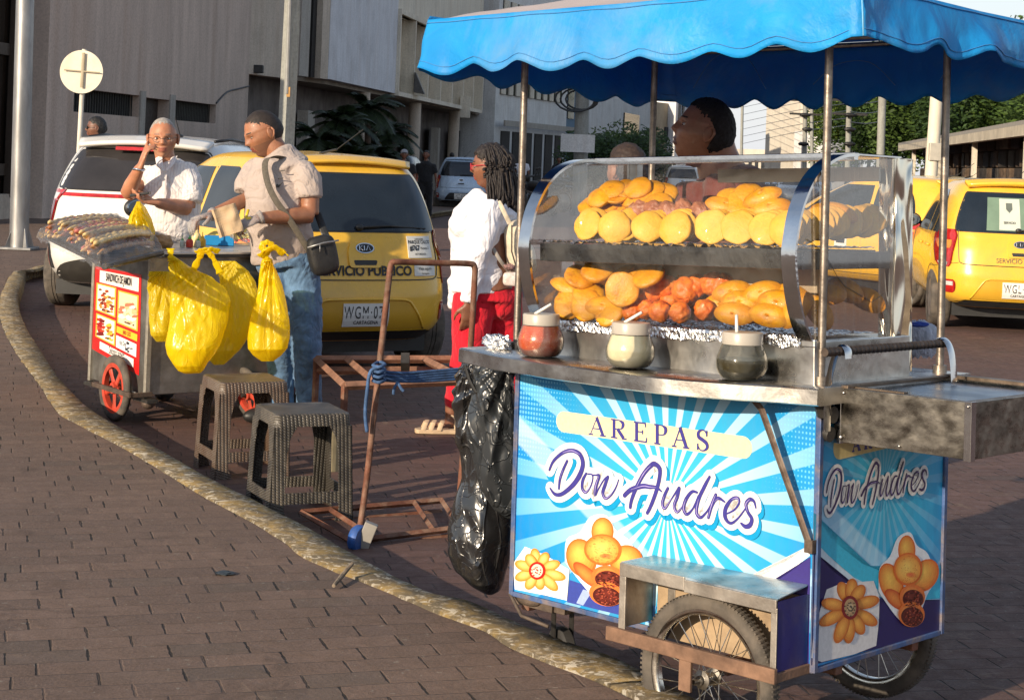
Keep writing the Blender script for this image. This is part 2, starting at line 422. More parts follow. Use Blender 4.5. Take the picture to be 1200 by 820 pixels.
Ism = [Vector(p) for p in smooth2([tuple(p) for p in I[:-1]], 5)] + [I[-1]]
# kerb: densely sampled strip with a chipped, lumpy arris
K = MB(); prof_n = 7; rows = []
P_, L_ = resample(Os, 0); s_ = 0.0; k = 0
while s_ < L_[-1]-.5:
    o_ = at_len(P_, L_, s_); o2 = at_len(P_, L_, s_+.04); tdir = (o2-o_).normalized(); nrm = Vector((tdir.y, -tdir.x))
    i_ = nearest(Ism, o_); wv = i_-o_; wd = max(.12, min(.30, wv.length)); ind = wv.normalized()
    nn = lambda f, a, q=0: noise.noise(Vector((o_.x*f, o_.y*f, q)))*a*.55
    row = [(o_ - ind*0.01, -.02), (o_ + ind*(nn(6,.012)), .06), (o_+ind*(.004+nn(11,.010,1)), KZ-.012+nn(9,.010,2)), (o_+ind*(.016+nn(8,.008,3)), KZ+nn(5,.004,4)),
           (o_+ind*wd*.5, KZ+.003+nn(7,.005,5)), (o_+ind*(wd-.006+nn(9,.02,6)), KZ+.003+nn(9,.003,7)), (o_+ind*(wd+.004+nn(9,.02,6)), KZ-.02)]
    rows.append([(p.x, p.y, z) for p, z in row]); s_ += .035 if o_.y < 13 else .4; k += 1
K.add([p for r_ in rows for p in r_], [(i*prof_n+j, i*prof_n+j+1, (i+1)*prof_n+j+1, (i+1)*prof_n+j) for i in range(len(rows)-1) for j in range(prof_n-1)])
t = NT('worn kerb concrete'); co = t.coord()
a1 = t.noise(co, 9, 8, .7, .6); a2 = t.noise(co, 35, 6, .7); a3 = t.noise(co, 2.5, 4, .6)
c1 = t.mix(t.ramp(a1, .42, .55), (.27,.185,.07), (.12,.095,.06))
c2 = t.mix(t.ramp(a2, .52, .66), c1, (.38,.32,.23))
c3 = t.mix(t.ramp(a3, .5, .7, 0, .6), c2, (.10,.075,.045))
c3 = t.mix(t.math('MULTIPLY', t.ramp(t.noise(co, 16, 3, .6, 1.5), .57, .62), .7), c3, (.5,.45,.36))
KERB = t.done(t.pbr(c3, .85, 0, t.bump(t.math('ADD', a1, t.math('MULTIPLY', a2, .6)), .7, .009), .3))
tag(K.build('kerb', KERB, smooth=True), kind='structure')
# sidewalk slab: everything left of the kerb
S = MB(); pts = [p.copy() for p in Ism]; far = pts[-1]
poly = [(p.x, p.y, KZ-.004) for p in pts] + [(-300, far.y, KZ-.004), (-300, -20, KZ-.004), (pts[0].x, -20, KZ-.004)]
from mathutils.geometry import tessellate_polygon
tri = tessellate_polygon([[Vector(p) for p in poly]])
S.add(poly, [tuple(t_) for t_ in tri]); S.add([(x, y, 0.001) for x, y, z in poly], [])
tag(S.build('sidewalk', SIDEW), kind='structure')
for pl in S.f: pass
# ------------------------------------------------------------------ the blue arepa cart
YAW = .776
_w = Vector((-.023, -.010, 0)); TILT = Matrix.Rotation(_w.length, 4, _w.normalized())
CM = Matrix.Translation((.795, 4.2, 0)) @ TILT @ Matrix.Rotation(-YAW, 4, 'Z')
CMI = CM.inverted()
def cl(px, py, ax, val):
    o = CMI @ CAM; d = CMI.to_3x3() @ ray(px, py); i = 'xyz'.index(ax); t_ = (val-o[i])/d[i]; return o + d*t_
cart = empty('arepa_cart', 'large blue food cart printed AREPAS with scalloped blue canopy and glass display case', 'food cart', M=CM)
XL = -1.04; WD = .60; ZB, ZT = .277, .965

def panel_material(name, cx, cz, axis, ylo, flip=1, navy=True, rs=1.0):
    t = NT(name); co = t.coord(); s_ = t.sep(co); u = s_[axis]; z = s_[2]
    du = t.math('SUBTRACT', u, cx); dz = t.math('SUBTRACT', z, cz)
    r = t.math('SQRT', t.math('ADD', t.math('MULTIPLY', du, du), t.math('MULTIPLY', dz, dz)))
    an = t.math('ARCTAN2', dz, du)
    k = t.math('FRACT', t.math('ADD', t.math('MULTIPLY', an, 30/(2*math.pi)), 10.2))
    ray_ = t.ramp(t.math('ABSOLUTE', t.math('SUBTRACT', k, .5)), 30/100-.02, .305)
    base = t.mix(t.ramp(r, .05, .62), C(60, 185, 220), C(0, 122, 202))
    white_ = t.mix(t.ramp(r, .1, .62), C(200, 230, 240), C(55, 160, 215))
    c_ = t.mix(t.math('MULTIPLY', ray_, rs), base, white_)
    # halftone dots fading in towards the upper corners
    g_ = 92.0
    fu = t.math('SUBTRACT', t.math('FRACT', t.math('MULTIPLY', u, g_)), .5); fz = t.math('SUBTRACT', t.math('FRACT', t.math('MULTIPLY', z, g_*.8)), .5)
    dd = t.math('SQRT', t.math('ADD', t.math('MULTIPLY', fu, fu), t.math('MULTIPLY', fz, fz)))
    rad_ = t.math('MULTIPLY', t.ramp(t.math('ABSOLUTE', du), .28, .5), t.ramp(dz, -.02, .12))
    dot = t.math('MULTIPLY', t.math('LESS_THAN', dd, t.math('MULTIPLY', rad_, .34)), .55)
    c_ = t.mix(dot, c_, C(130, 215, 245))
    # broad translucent diagonal bands in the lower half
    b1 = t.math('ADD', t.math('MULTIPLY', du, .62), dz); b1 = t.ramp(t.math('ABSOLUTE', t.math('ADD', b1, .22)), .035, .045, 1, 0)
    b2 = t.math('SUBTRACT', t.math('MULTIPLY', du, .72), dz); b2 = t.ramp(t.math('ABSOLUTE', t.math('SUBTRACT', b2, .50)), .05, .06, 1, 0)
    c_ = t.mix(t.math('MULTIPLY', b1, .35), c_, (.8,.93,.97)); c_ = t.mix(t.math('MULTIPLY', b2, .35), c_, (.8,.93,.97))
    # grime along the lower edge and in streaks
    dn = t.noise(t.coord('Object', 0, (3,3,.8)), 9, 7, .65)
    dirt = t.math('MULTIPLY', t.ramp(dn, .45, .75), t.ramp(z, ylo, ylo+.16, .55, .12))
    c_ = t.mix(dirt, c_, (.16,.12,.09))
    nr = t.bump(t.noise(co, 6, 3), .25, .02)
    return t.done(t.pbr(c_, t.ramp(dn, .3, .7, .28, .5), 0, nr, .4, .15))
FP = panel_material('sunburst print front', -.475, .615, 0, .277)
SP = panel_material('sunburst print side', .30, .70, 1, .277, rs=.22)
NAVY = mat('navy print', C(38,38,105), .35, 0, .15, 9, dirt=C(90,80,90), dscale=8, damt=.35)
b = MB(); b.bb(XL, 0, 0, .012, ZB, ZT); front = b.build('front_panel', FP, cart, bevel=.002)
b = MB(); b.bb(-.012, 0, .0125, WD, ZB, ZT)
sidep = b.build('side_panel', SP, cart, bevel=.002)
b = MB(); b.bb(XL, XL+.012, .0125, WD, ZB, ZT); b.build('side_panel', STEEL2, cart, bevel=.002)
b = MB(); b.bb(XL+.0125, -.0125, WD-.012, WD, ZB, ZT); b.build('back_panel', STEEL2, cart)
b = MB(); b.bb(XL+.0125, -.0125, .0125, WD-.0125, ZB, ZB+.01); b.build('floor_plate', STEEL2, cart)
# angle-iron frame along edges
b = MB()
for x in (XL, 0):
    for y in (0, WD): b.bb(x-.008, x+.008, y-.006, y+.010, ZB-.012, ZT)
b.bb(XL, 0, -.004, .010, ZB-.014, ZB); b.bb(XL, 0, WD-.01, WD+.004, ZB-.014, ZB); b.bb(-.009, .007, .01, WD-.01, ZB-.014, ZB); b.bb(XL-.006, XL+.01, .01, WD-.01, ZB-.014, ZB)
b.build('corner_frame', mat('blue painted angle iron', C(70,95,140), .5, .3, .3, 12, .3, 60, dirt=C(150,130,110), dscale=14, damt=.7), cart, bevel=.002)

# ---- printed pictures and lettering on the panels (vertex-coloured flat prints laid on the panel)
def fF(px, py):
    p = cl(px, py, 'y', 0); return (p.x, p.z)
def fS(px, py):
    p = cl(px, py, 'x', 0); return (p.y, p.z)
mF = lambda u, v, w: Vector((u, -.0006-w, v))
mS = lambda u, v, w: Vector((.0006+w, u, v))
PRINT = vcol('printed colours', .35, .15)
CREAM = C(244, 230, 180); INK = C(62, 58, 142); OUT = C(236, 234, 230); SHAD = C(0, 150, 205)
def banner_pts(f, a, b_, h0, h1):    # rounded bar through two px centre points
    pts = []
    A, B = f(*a), f(*b_)
    dx, dz = B[0]-A[0], B[1]-A[1]; L_ = math.hypot(dx, dz); ux, uz = dx/L_, dz/L_; nx, nz = -uz, ux
    for k in range(13):
        th = -math.pi/2 + math.pi*k/12
        pts.append((B[0]+(ux*math.cos(th)+nx*math.sin(th))*h1, B[1]+(uz*math.cos(th)+nz*math.sin(th))*h1))
    for k in range(13):
        th = math.pi/2 + math.pi*k/12
        pts.append((A[0]+(ux*math.cos(th)+nx*math.sin(th))*h0, A[1]+(uz*math.cos(th)+nz*math.sin(th))*h0))
    return pts
def clip_lower(pts): return pts
def serif(mb, f, ch, x0, x1, base, top, fm):
    """one serif capital in a px box: base/top give (y at x0, y at x1)"""
    def q(u, v):
        bx = x0+(x1-x0)*u; by = lerp(base[0], base[1], u); ty = lerp(top[0], top[1], u); dx_ = (x1-x0)*0
        return f(bx + dx_, by + (ty-by)*v)
    S = lambda pts, w: mb.stroke([q(*p) for p in pts], w, fm, sub=1 if len(pts) < 3 else 5, ends=False, step=.00008)
    T, H, E = .0105, .0033, .0042
    if ch == 'A':
        S([(.5,1),(.12,.03)], H); S([(.47,1),(.85,.03)], T); S([(.27,.36),(.70,.36)], H); S([(0,.02),(.27,.02)], E); S([(.66,.02),(1.02,.02)], E)
    if ch in 'RP':
        S([(.22,0),(.22,1)], T); S([(.02,.02),(.44,.02)], E); S([(.02,.98),(.3,.98)], E)
        S([(.25,.97),(.55,.97),(.78,.86),(.80,.70),(.66,.52),(.28,.49)], [H,H,T,T,H,H])
        if ch == 'R': S([(.45,.5),(.85,.04)], T); S([(.72,.02),(1.05,.02)], E)
    if ch == 'E':
        S([(.22,0),(.22,1)], T); S([(.02,.02),(.95,.02)], E); S([(.02,.98),(.88,.98)], E); S([(.25,.51),(.66,.51)], H)
        S([(.93,0),(.96,.25)], E); S([(.86,1),(.88,.78)], E); S([(.66,.4),(.66,.62)], E)
    if ch == 'S':
        S([(.80,.80),(.66,.96),(.42,.98),(.2,.85),(.22,.64),(.5,.52),(.78,.38),(.84,.18),(.62,.02),(.34,.02),(.14,.22)], [H,H,E,T*.8,T,T,T,T*.8,E,H,H])
        S([(.82,.98),(.80,.70)], E); S([(.14,0),(.15,.32)], E)
b = MB(); b.col = CREAM
b.flat(banner_pts(fF, (661,494), (871,524), .029, .0285), mF, .0003)
ban = b.build('banner', PRINT, front)
b = MB(); b.col = INK; b.off = .0006
xs = [(690,710,'A'),(716,734,'R'),(743,759,'E'),(767,784,'P'),(788,808,'A'),(816,832,'S')]
for x0, x1, ch in xs:
    bl = lambda x: 508.5 + (x-690)*.143; tl = lambda x: 487 + (x-690)*.118
    serif(b, fF, ch, x0, x1, (bl(x0), bl(x1)), (tl(x0)+.5, tl(x1)+.5), mF)
b.build('lettering', PRINT, front)

# brush script, traced as strokes; crops: A = (630,510) x7.457 , B = (760,520) x7.457
cA = lambda x, y: (630+x/7.457, 510+y/7.457)
cB = lambda x, y: (760+x/7.457, 520+y/7.457)
SC = [  # (points, widths in px)
 ([cA(112,300),cA(150,220),cA(230,150),cA(310,130),cA(380,165),cA(405,250),cA(375,350),cA(310,440),cA(220,510),cA(160,510),cA(118,458)], [3,4,4.5,5,6,6.5,7,6,5,4.5,2]),
 ([cA(268,222),cA(232,300),cA(205,380),cA(196,462)], [3.5,4,4,3]),
 ([cA(435,330),cA(405,390),cA(400,460),cA(430,495),cA(470,450),cA(492,380),cA(485,340),cA(450,335)], [3,4.5,4.5,3.5,2,2,2,2]),
 ([cA(488,345),cA(520,345),cA(548,352),cA(520,440),cA(512,520),cA(545,460),cA(590,385),cA(625,360)], [2,2,4,5,3.5,2,2,3.5]),
 ([cA(625,360),cA(600,430),cA(580,500),cA(605,548),cA(660,510),cA(700,440),cA(718,385)], [4,5,5,3.5,2.5,2,1.5]),
 ([cA(820,625),cA(835,550),cA(880,440),cA(940,330),cA(1000,262),cB(65,172),cB(108,215),cB(105,300),cB(75,420),cB(30,540),cB(-20,600),cB(-5,670-35)][:10]+[cB(0,600)], [4.5,5,5.5,5.5,6,6,6,5.5,5.5,5,4.5]),
 ([cA(770,522),cA(830,470),cA(930,440),cB(20,372),cB(80,378),cB(128,415)], [5.5,6,6,5.5,4,1.5]),
 ([cB(180,385),cB(150,450),cB(132,520),cB(155,560),cB(210,480),cB(272,385)], [4,4.5,4.5,3.5,2,3]),
 ([cB(278,385),cB(262,460),cB(235,540),cB(262,592),cB(310,540),cB(350,480)], [5,5,4.5,3.5,2,2]),
 ([cB(435,420),cB(390,415),cB(340,480),cB(318,560),cB(345,612),cB(400,560),cB(448,450)], [3,4,5,5,4,2.5,2.5]),
 ([cB(545,285),cB(500,370),cB(450,480),cB(430,590),cB(465,640),cB(520,590),cB(560,520)], [3.5,5,5,5,4,2.5,2]),
 ([cB(600,440),cB(565,530),cB(535,640)], [4,5,4]),
 ([cB(560,570),cB(590,500),cB(625,470),cB(680,505)], [2,3,4.5,2]),
 ([cB(700,605),cB(765,570),cB(805,510),cB(790,468),cB(740,480),cB(690,550),cB(680,620),cB(700,670),cB(740,688),cB(800,640),cB(860,560)], [2,2.5,3,4,4,5.5,6,4.5,3.5,2.5,2]),
 ([cB(950,555),cB(935,500),cB(900,480),cB(865,520),cB(880,590),cB(915,650),cB(900,705),cB(860,718),cB(822,690)], [2,3.5,5,5,4.5,5,6,5.5,3]),
]
def script(f, fm, tr=lambda p: p, ks=1.0, parent=None, shadow=True, colr=INK):
    PXM = None
    def scale(px):   # metres per px around that point
        a, b_ = f(*px), f(px[0], px[1]+4); return math.hypot(b_[0]-a[0], b_[1]-a[1])/4
    layers = []
    if shadow: layers.append(('outline_shadow', SHAD, 15, (2.2, 5.5), .0010))
    layers.append(('lettering_outline', OUT, 13.5, (0, 0), .0026)); layers.append(('script_lettering', colr, 0, (0, 0), .0044))
    for nm, c_, ex, of, base in layers:
        b = MB(); b.off = base; b.col = c_
        for pts, ws in SC:
            P = [tr(p) for p in pts]; m = scale(P[len(P)//2])
            b.stroke([f(p[0]+of[0]*ks, p[1]+of[1]*ks) for p in P], [(w_+ex)*ks*m for w_ in ws], fm, sub=5, step=.00004)
            if ex == 0:
                pass
        b.build(nm, PRINT, parent)
    # thin highlights riding on the strokes
    b = MB(); b.off = .0062; b.col = C(180,165,225)
    for pts, ws in SC:
        if len(pts) < 4: sub_ = pts
        else: sub_ = pts[1:-1] if len(pts) < 7 else pts[2:5]
        P = [tr(p) for p in sub_]; m = scale(P[0])
        b.stroke([f(p[0]+.3, p[1]) for p in P], [.3*m*ks, 1.1*m*ks, .3*m*ks], fm, sub=5, step=.00004)
    b.build('lettering_highlight', PRINT, parent)
script(fF, mF, parent=front)
# side script: map the front script px to the side panel by bilinear quads
def trS(p):
    # script spans x 643..890 ; local baseline slope on the front ~ .21
    u = (p[0]-643)/(890-643); v = (p[1]-(558+ (p[0]-643)*.205))/50
    x = lerp(966, 1085, u**1.05); mid = lerp(584, 565, u); h = lerp(46, 34, u); return (x, mid + v*h)
script(fS, mS, tr=trS, ks=.62, parent=sidep, shadow=False, colr=C(52,36,88))
b = MB(); b.col = C(225,205,140); b.flat(banner_pts(fS, (984,524), (1090,500), .030, .030), mS, .0003); b.build('banner', PRINT, sidep)
b = MB(); b.col = INK; b.off = .0006
for x0, x1, ch in [(998,1008,'A'),(1012,1021,'R'),(1025,1033,'E'),(1038,1047,'P'),(1051,1061,'A'),(1065,1073,'S')]:
    bl = lambda x: 529 - (x-998)*.2
    serif(b, fS, ch, x0, x1, (bl(x0), bl(x1)), (bl(x0)-15, bl(x1)-15), mS)
b.build('lettering', PRINT, sidep)

# navy sweep with white arc at the lower right of the front, left lower corner etc.
def poly_px(mb, f, fm, pts, c_, sub=1):
    mb.col = c_; P = smooth2(pts, sub) if sub > 1 else pts
    mb.flat([f(*p) for p in P], fm, .0002)
def pxgrad(mb, f, fm, cx, cy, rx, ry, rot, c0, c1, n=9, m=26, hl=(-.25,-.3), step=.00006):
    """printed round pastry: nested discs from the rim colour to the lit centre"""
    for k in range(n):
        t_ = k/(n-1); s__ = 1-t_*.93; c_ = tuple(lerp(a_, b_, t_**.8) for a_, b_ in zip(c0, c1)); mb.col = c_
        ox, oy = hl[0]*rx*t_, hl[1]*ry*t_; P = []
        for j in range(m):
            th = 2*math.pi*j/m; x = rx*s__*math.cos(th); y = ry*s__*math.sin(th)
            P.append(f(cx+ox+x*math.cos(rot)-y*math.sin(rot), cy+oy+x*math.sin(rot)+y*math.cos(rot)))
        mb.flat(P, fm, step)
b = MB(); b.off = .0002
arc = [(770,706),(800,702),(840,694),(880,680),(915,662),(950,638)]
b.col = C(248,250,250); b.flat([fF(*p) for p in smooth2(arc, 4)] + [fF(949,651), fF(915,676), fF(880,692), fF(840,704), fF(790,715)], mF, .0002)
b.col = C(58,48,122); b.flat([fF(*p) for p in smooth2([(780,716),(840,705),(880,693),(915,677),(950,652)], 4)] + [fF(948,778), fF(880,762), fF(770,735)], mF, .0002)
b.build('printed_swoosh', PRINT, front)
b = MB(); b.off = .0012      # lower left: blue diamonds and white napkin with pastry flower
poly_px(b, fF, mF, [(668,679),(702,690),(735,704),(735,722),(665,705)], C(58,74,160))
poly_px(b, fF, mF, [(684,690),(694,693),(684,709),(676,706)], C(160,180,225))
poly_px(b, fF, mF, [(735,705),(742,700),(770,710),(765,730),(735,722)], C(90,150,215))
poly_px(b, fF, mF, [(616,640),(640,650),(668,667),(665,703),(640,697),(604,690),(602,660)], C(244,240,236))
FC = (631, 668)
petals = [(-100, 21),(-62, 19),(-20, 22),(15, 27),(45, 26),(80, 18),(120, 20),(160, 22),(200, 22),(238, 18)]
for a_, l_ in petals:
    th = math.radians(a_); cx_, cy_ = FC[0]+math.cos(th)*l_*.74, FC[1]+math.sin(th)*l_*.74
    pxgrad(b, fF, mF, cx_, cy_, l_*.52, 6.2, th, C(222,140,48), C(255,222,130), 6, 18, (0,-.2))
pxgrad(b, fF, mF, FC[0], FC[1], 9.6, 10.5, 0, C(190,30,22), C(215,50,40), 3, 20, (0,0)); pxgrad(b, fF, mF, FC[0], FC[1], 7, 7.8, 0, C(238,215,190), C(250,240,225), 3, 18, (0,0))
for k in range(16):
    th = k*2.4; rr_ = 1.2+ (k % 5)*1.15; pxgrad(b, fF, mF, FC[0]+math.cos(th)*rr_, FC[1]+math.sin(th)*rr_*1.1, .9, .9, 0, C(190,60,45), C(220,110,90), 2, 8, (0,0))
b.build('pastry_flower_picture', PRINT, front)
def pastry_pile(f, fm, T, parent, dim=1.0, step=.00006):
    b = MB(); b.off = .0026; D_ = lambda c_: tuple(x*dim for x in c_)
    cr, hi, dk = D_(C(225,110,42)), D_(C(255,205,95)), D_(C(95,30,22))
    halo = [(-42,8),(-40,-22),(-22,-34),(-8,-56),(14,-60),(26,-42),(46,-28),(58,4),(44,24),(30,48),(12,58),(-6,48),(-22,32)]
    b.col = D_(C(240,245,248)); b.flat([f(*T(*p)) for p in smooth2(halo+[halo[0]], 4)[:-1]], fm, .0002)
    P = lambda x, y, rx, ry, rot, c0=cr, c1=hi, n=9: pxgrad(b, f, fm, *T(x, y), rx*T.k[0], ry*T.k[1], rot, c0, c1, n, 26, (-.2,-.25), step)
    P(8,-38,15,19,0); P(-20,0,20,26,-.3); P(40,-2,22,22,.5); P(-12,22,24,9,.75,D_(C(200,80,35)),D_(C(240,150,70)))
    P(9,-14,25,21,.1); P(9,-13,21,17,.1,D_(C(240,160,70)),D_(C(255,215,110))); P(14,-6,9,3.5,.05,D_(C(240,150,70)),D_(C(235,110,70)),4)
    P(16,22,22,16,.15,D_(C(225,120,55)),D_(C(240,160,80)),4); P(17,25,18,12,.15,D_(C(90,30,25)),D_(C(125,50,38)),5)
    P(14,44,23,16,.2,D_(C(225,120,55)),D_(C(240,160,80)),4); P(15,47,19,12.5,.2,D_(C(80,25,20)),D_(C(120,45,35)),5)
    rr = random.Random(4)
    for k in range(150):
        a_ = rr.random()*6.28; q = rr.random()**.5; cyy = 25 if k % 2 else 47
        x, y = 16+math.cos(a_)*16*q, cyy+math.sin(a_)*10.5*q
        b.col = D_(rr.choice([C(150,60,45), C(60,18,14), C(175,85,60), C(105,40,30)])); b.flat([f(*T(x+dx, y+dy)) for dx, dy in ((-1.3,-.5),(1.1,-.9),(1.4,.7),(-.9,.8))], fm, .00002)
    for k in range(60):    # crisp brown specks on the crusts
        a_ = rr.random()*6.28; q = rr.random()**.5; b.col = D_(C(205,100,45)); x, y = 9+math.cos(a_)*22*q, -14+math.sin(a_)*18*q
        b.flat([f(*T(x+dx, y+dy)) for dx, dy in ((-.5,-.5),(.5,-.5),(.5,.4),(-.4,.5))], fm, .00002)
    b.build('stuffed_pastry_picture', PRINT, parent)
def Tf(x, y): return (700+x*.88, 655+y*.88+x*.1)
Tf.k = (.88, .88)
pastry_pile(fF, mF, Tf, front)
# side panel prints
b = MB(); b.off = .0002; D_ = .9
b.col = C(205,225,235); b.flat([fS(*p) for p in smooth2([(953,632),(970,650),(990,668),(1010,681),(1032,690)], 4)] + [fS(1035,700), fS(1010,690), fS(985,676), fS(965,658), fS(953,643)], mS, .0002)
b.col = C(60,190,222); b.flat([fS(*p) for p in [(953,600),(975,632),(1010,660),(1040,672),(1104,662),(1104,700),(1060,705),(1032,692),(1000,676),(970,650),(953,632)]], mS, .0002)
b.col = C(34,30,92); b.flat([fS(*p) for p in [(953,645),(975,668),(1000,687),(1032,700),(1060,706),(1104,702),(1104,739),(950,779)]], mS, .0002)
b.build('printed_swoosh', PRINT, sidep)
b = MB(); b.off = .0012
poly_px(b, fS, mS, [(968,690),(985,683),(1023,680),(1030,700),(1029,730),(1026,756),(1000,766),(962,775),(950,770),(952,748),(960,715)], C(225,222,220))
FC = (994, 711)
for a_, l_ in [(-110,24),(-82,26),(-55,24),(-15,29),(30,30),(62,27),(92,32),(112,34),(152,32),(190,27)]:
    th = math.radians(a_); cx_, cy_ = FC[0]+math.cos(th)*l_*.74, FC[1]+math.sin(th)*l_*.8
    pxgrad(b, fS, mS, cx_, cy_, l_*.52, 7.5, th, C(200,110,45), C(245,180,85), 6, 18, (0,-.2))
pxgrad(b, fS, mS, FC[0], FC[1], 10, 14, 0, C(130,30,35), C(150,45,45), 3, 20, (0,0)); pxgrad(b, fS, mS, FC[0], FC[1], 7, 10.5, 0, C(185,150,110), C(220,200,160), 3, 18, (0,0))
for k in range(22):
    th = k*2.4; rr_ = 1.2+(k % 5)*1.3; pxgrad(b, fS, mS, FC[0]+math.cos(th)*rr_, FC[1]+math.sin(th)*rr_*1.5, .9, 1, 0, C(80,70,60), C(110,90,70), 2, 8, (0,0))
b.build('pastry_flower_picture', PRINT, sidep)
def Ts(x, y): return (1056+x*.66, 680+y*.92-x*.12)
Ts.k = (.68, .92)
pastry_pile(fS, mS, Ts, sidep, .92)

# ---- counter with bowed front lip
def cy(x):   # front edge
    return interp([(-1.19,-.10),(-1.1,-.135),(-.9,-.185),(-.65,-.205),(-.35,-.21),(-.15,-.15),(-.04,-.085),(.045,-.07)], x)[0]
CZ = .970
xs_ = [-1.185 + i*(1.225/40) for i in range(41)]
b = MB(); vs = []; fs = []
for x in xs_:
    sg = noise.noise(Vector((x*5, 0, 3)))*.004
    y0 = cy(x) + noise.noise(Vector((x*14, 2, 0)))*.004
    for (y, z) in ((WD+.06, CZ-.03), (WD+.06, CZ), (.25, CZ+sg*.3), (y0+.006, CZ+sg), (y0, CZ-.004+sg), (y0-.001, CZ-.04+sg), (y0+.012, CZ-.044+sg)): vs.append((x, y, z))
for i in range(40):
    for j in range(6): fs.append((i*7+j, i*7+j+1, (i+1)*7+j+1, (i+1)*7+j))
fs += [tuple(range(7))[::-1], tuple(40*7+j for j in range(7))]
b.add(vs, fs); b.build('counter', STEEL, cart, smooth='auto')

# ---- canopy poles
POLE = mat('dull galvanised pipe', (.30,.26,.22), .45, .85, .3, 20, .2, 90, dirt=(.10,.07,.05), dscale=25, damt=.6)
for (x, y, zt) in ((-.02, .03, 1.90), (-1.08, .03, 1.86), (-.02, .60, 1.88), (-1.06, .60, 1.86)):
    b = MB(); b.tube([(x, y, CZ-.01), (x, y, zt)], .0105, 14); b.tube([(x, y, CZ), (x, y, CZ+.02)], .019, 14); b.build('canopy_pole', POLE, cart, smooth='auto')

# ---- canopy
CF = -.12; CBk = .98; CXL = -1.345; CXR = .165
t = NT('blue tarpaulin'); co = t.coord()
nz = t.noise(co, 3.2, 5, .6, .8); n2 = t.noise(co, 22, 4, .6)
cc = t.mix(t.ramp(nz, .3, .7), (.010,.27,.70), (.018,.40,.88)); cc = t.mix(t.math('MULTIPLY', t.ramp(t.noise(co, 1.7, 6, .7, .5), .52, .7), .55), cc, (.22,.40,.58))
nr = t.bump(nz, .35, .05, t.bump(n2, .12, .01))
tl = t.n('ShaderNodeBsdfTranslucent'); t.put(tl.inputs[0], (.008,.16,.60))
TARP = t.done(t.mixsh(.26, t.pbr(cc, .52, 0, nr, .4), tl.outputs[0]))
HEMM = mat('sun bleached seam', (.16,.42,.66), .5)
def corner_z(u):  # bottom height of the valance round the canopy, u in corner units FL0 FR1 BR2 BL3 (4=FL)
    return interp([(0,1.775),(.4,1.775),(1,1.80),(1.6,1.815),(2,1.745),(3,1.745),(4,1.775)], u)[0]
cor = [(CXL, CF), (CXR, CF), (CXR+.02, CBk), (CXL+.02, CBk)]
def vpos(u):
    k = int(u) % 4; t_ = u-int(u); a, b_ = cor[k], cor[(k+1) % 4]; return lerp(a[0], b_[0], t_), lerp(a[1], b_[1], t_)
NU, NV = 480, 14
vs = []; fs = []
nsc = [7, 4.0, 9, 5.0]
for i in range(NU):
    u = 4*i/NU; k = int(u); t_ = u-k; x, y = vpos(u)
    nx, ny = [(0,-1),(1,0),(0,1),(-1,0)][k]
    wv = t_*nsc[k] + .25*noise.noise(Vector((u*3, 8, 0))); sc_ = (.5-.5*math.cos(2*math.pi*wv))**.8*.029*(1+.35*noise.noise(Vector((u*2.1, 4, 0))))
    zb = corner_z(u) + .014 - sc_ + noise.noise(Vector((u*2.3,1,0)))*.014; zt = 1.935 + .012*math.sin(u*2) - .006*(1-abs(2*t_-1))
    for j in range(NV+1):
        q = j/NV; z = lerp(zt, zb, q)
        fold = noise.noise(Vector((u*9, q*1.5, 3)))*.022*q + noise.noise(Vector((u*26, q*2, 7)))*.007*q + math.sin(u*21+q*2)*.006*q
        flare = .030*q*(1+.4*math.sin(u*5)) + fold
        cr_ = .012 if min(t_, 1-t_) < .02 else 0
        vs.append((x+nx*flare, y+ny*flare, z))
for i in range(NU):
    for j in range(NV): a = i*(NV+1)+j; c_ = ((i+1) % NU)*(NV+1)+j; fs.append((a, a+1, c_+1, c_))
b = MB(); b.add(vs, fs); o = b.build('canopy_valance', TARP, cart, smooth=True)
md = o.modifiers.new('thick', 'SOLIDIFY'); md.thickness = .0015
for j_, r_ in ((12, .0011), (1, .0016)):
    b = MB(); P = []
    for i in range(0, NU, 2):
        k = int(4*i/NU); nx, ny = [(0,-1),(1,0),(0,1),(-1,0)][k]; p = vs[i*(NV+1)+j_]; P.append((p[0]+nx*.0016, p[1]+ny*.0016, p[2]))
    b.tube(P, r_, 5, closed=True); b.build('canopy_hem', mat('hem stitching', (.05,.22,.50), .6), cart, smooth=True)
# seam tape along the inside of the far valances
for q_, zz_ in ((.10,.10),(.42,.06),(.72,.12)):
    x0_ = lerp(CXL, CXR, q_); x1_ = x0_ + .30; P = smooth2([(x0_, CBk-.012, 1.80), (lerp(x0_,x1_,.3), CBk-.016, 1.80+zz_), (lerp(x0_,x1_,.7), CBk-.016, 1.80+zz_*1.05), (x1_, CBk-.012, 1.79)], 6)
    b = MB(); b.tube(P, .0014, 5); b.build('canopy_seam', HEMM, cart, smooth=True)
# roof: low pitched, slightly sagging sheet; pale bleached on top
t = NT('bleached canopy top'); co = t.coord()
cc = t.mix(t.ramp(t.noise(co, 2.5, 6, .6), .3, .7), (.62,.53,.50), (.50,.44,.44))
geo = t.n('ShaderNodeNewGeometry'); under = t.mix(geo.outputs['Backfacing'], cc, (.01,.12,.36))
tl = t.n('ShaderNodeBsdfTranslucent'); t.put(tl.inputs[0], (.01,.10,.32))
ROOFM = t.done(t.mixsh(.25, t.pbr(under, .6, 0, t.bump(t.noise(co, 4, 4), .3, .03), .3), tl.outputs[0]))
def roofp(u, v):
    x = lerp(CXL, CXR, u); y = lerp(CF, CBk, v); h = min(1-abs(2*u-1), 1-abs(2*v-1)); 
    z = 1.930 + h*.17 - .03*math.sin(math.pi*min(1, h*2))*0 + noise.noise(Vector((u*7, v*6, 0)))*.012*min(1, h*6)
    return Vector((x, y, z))
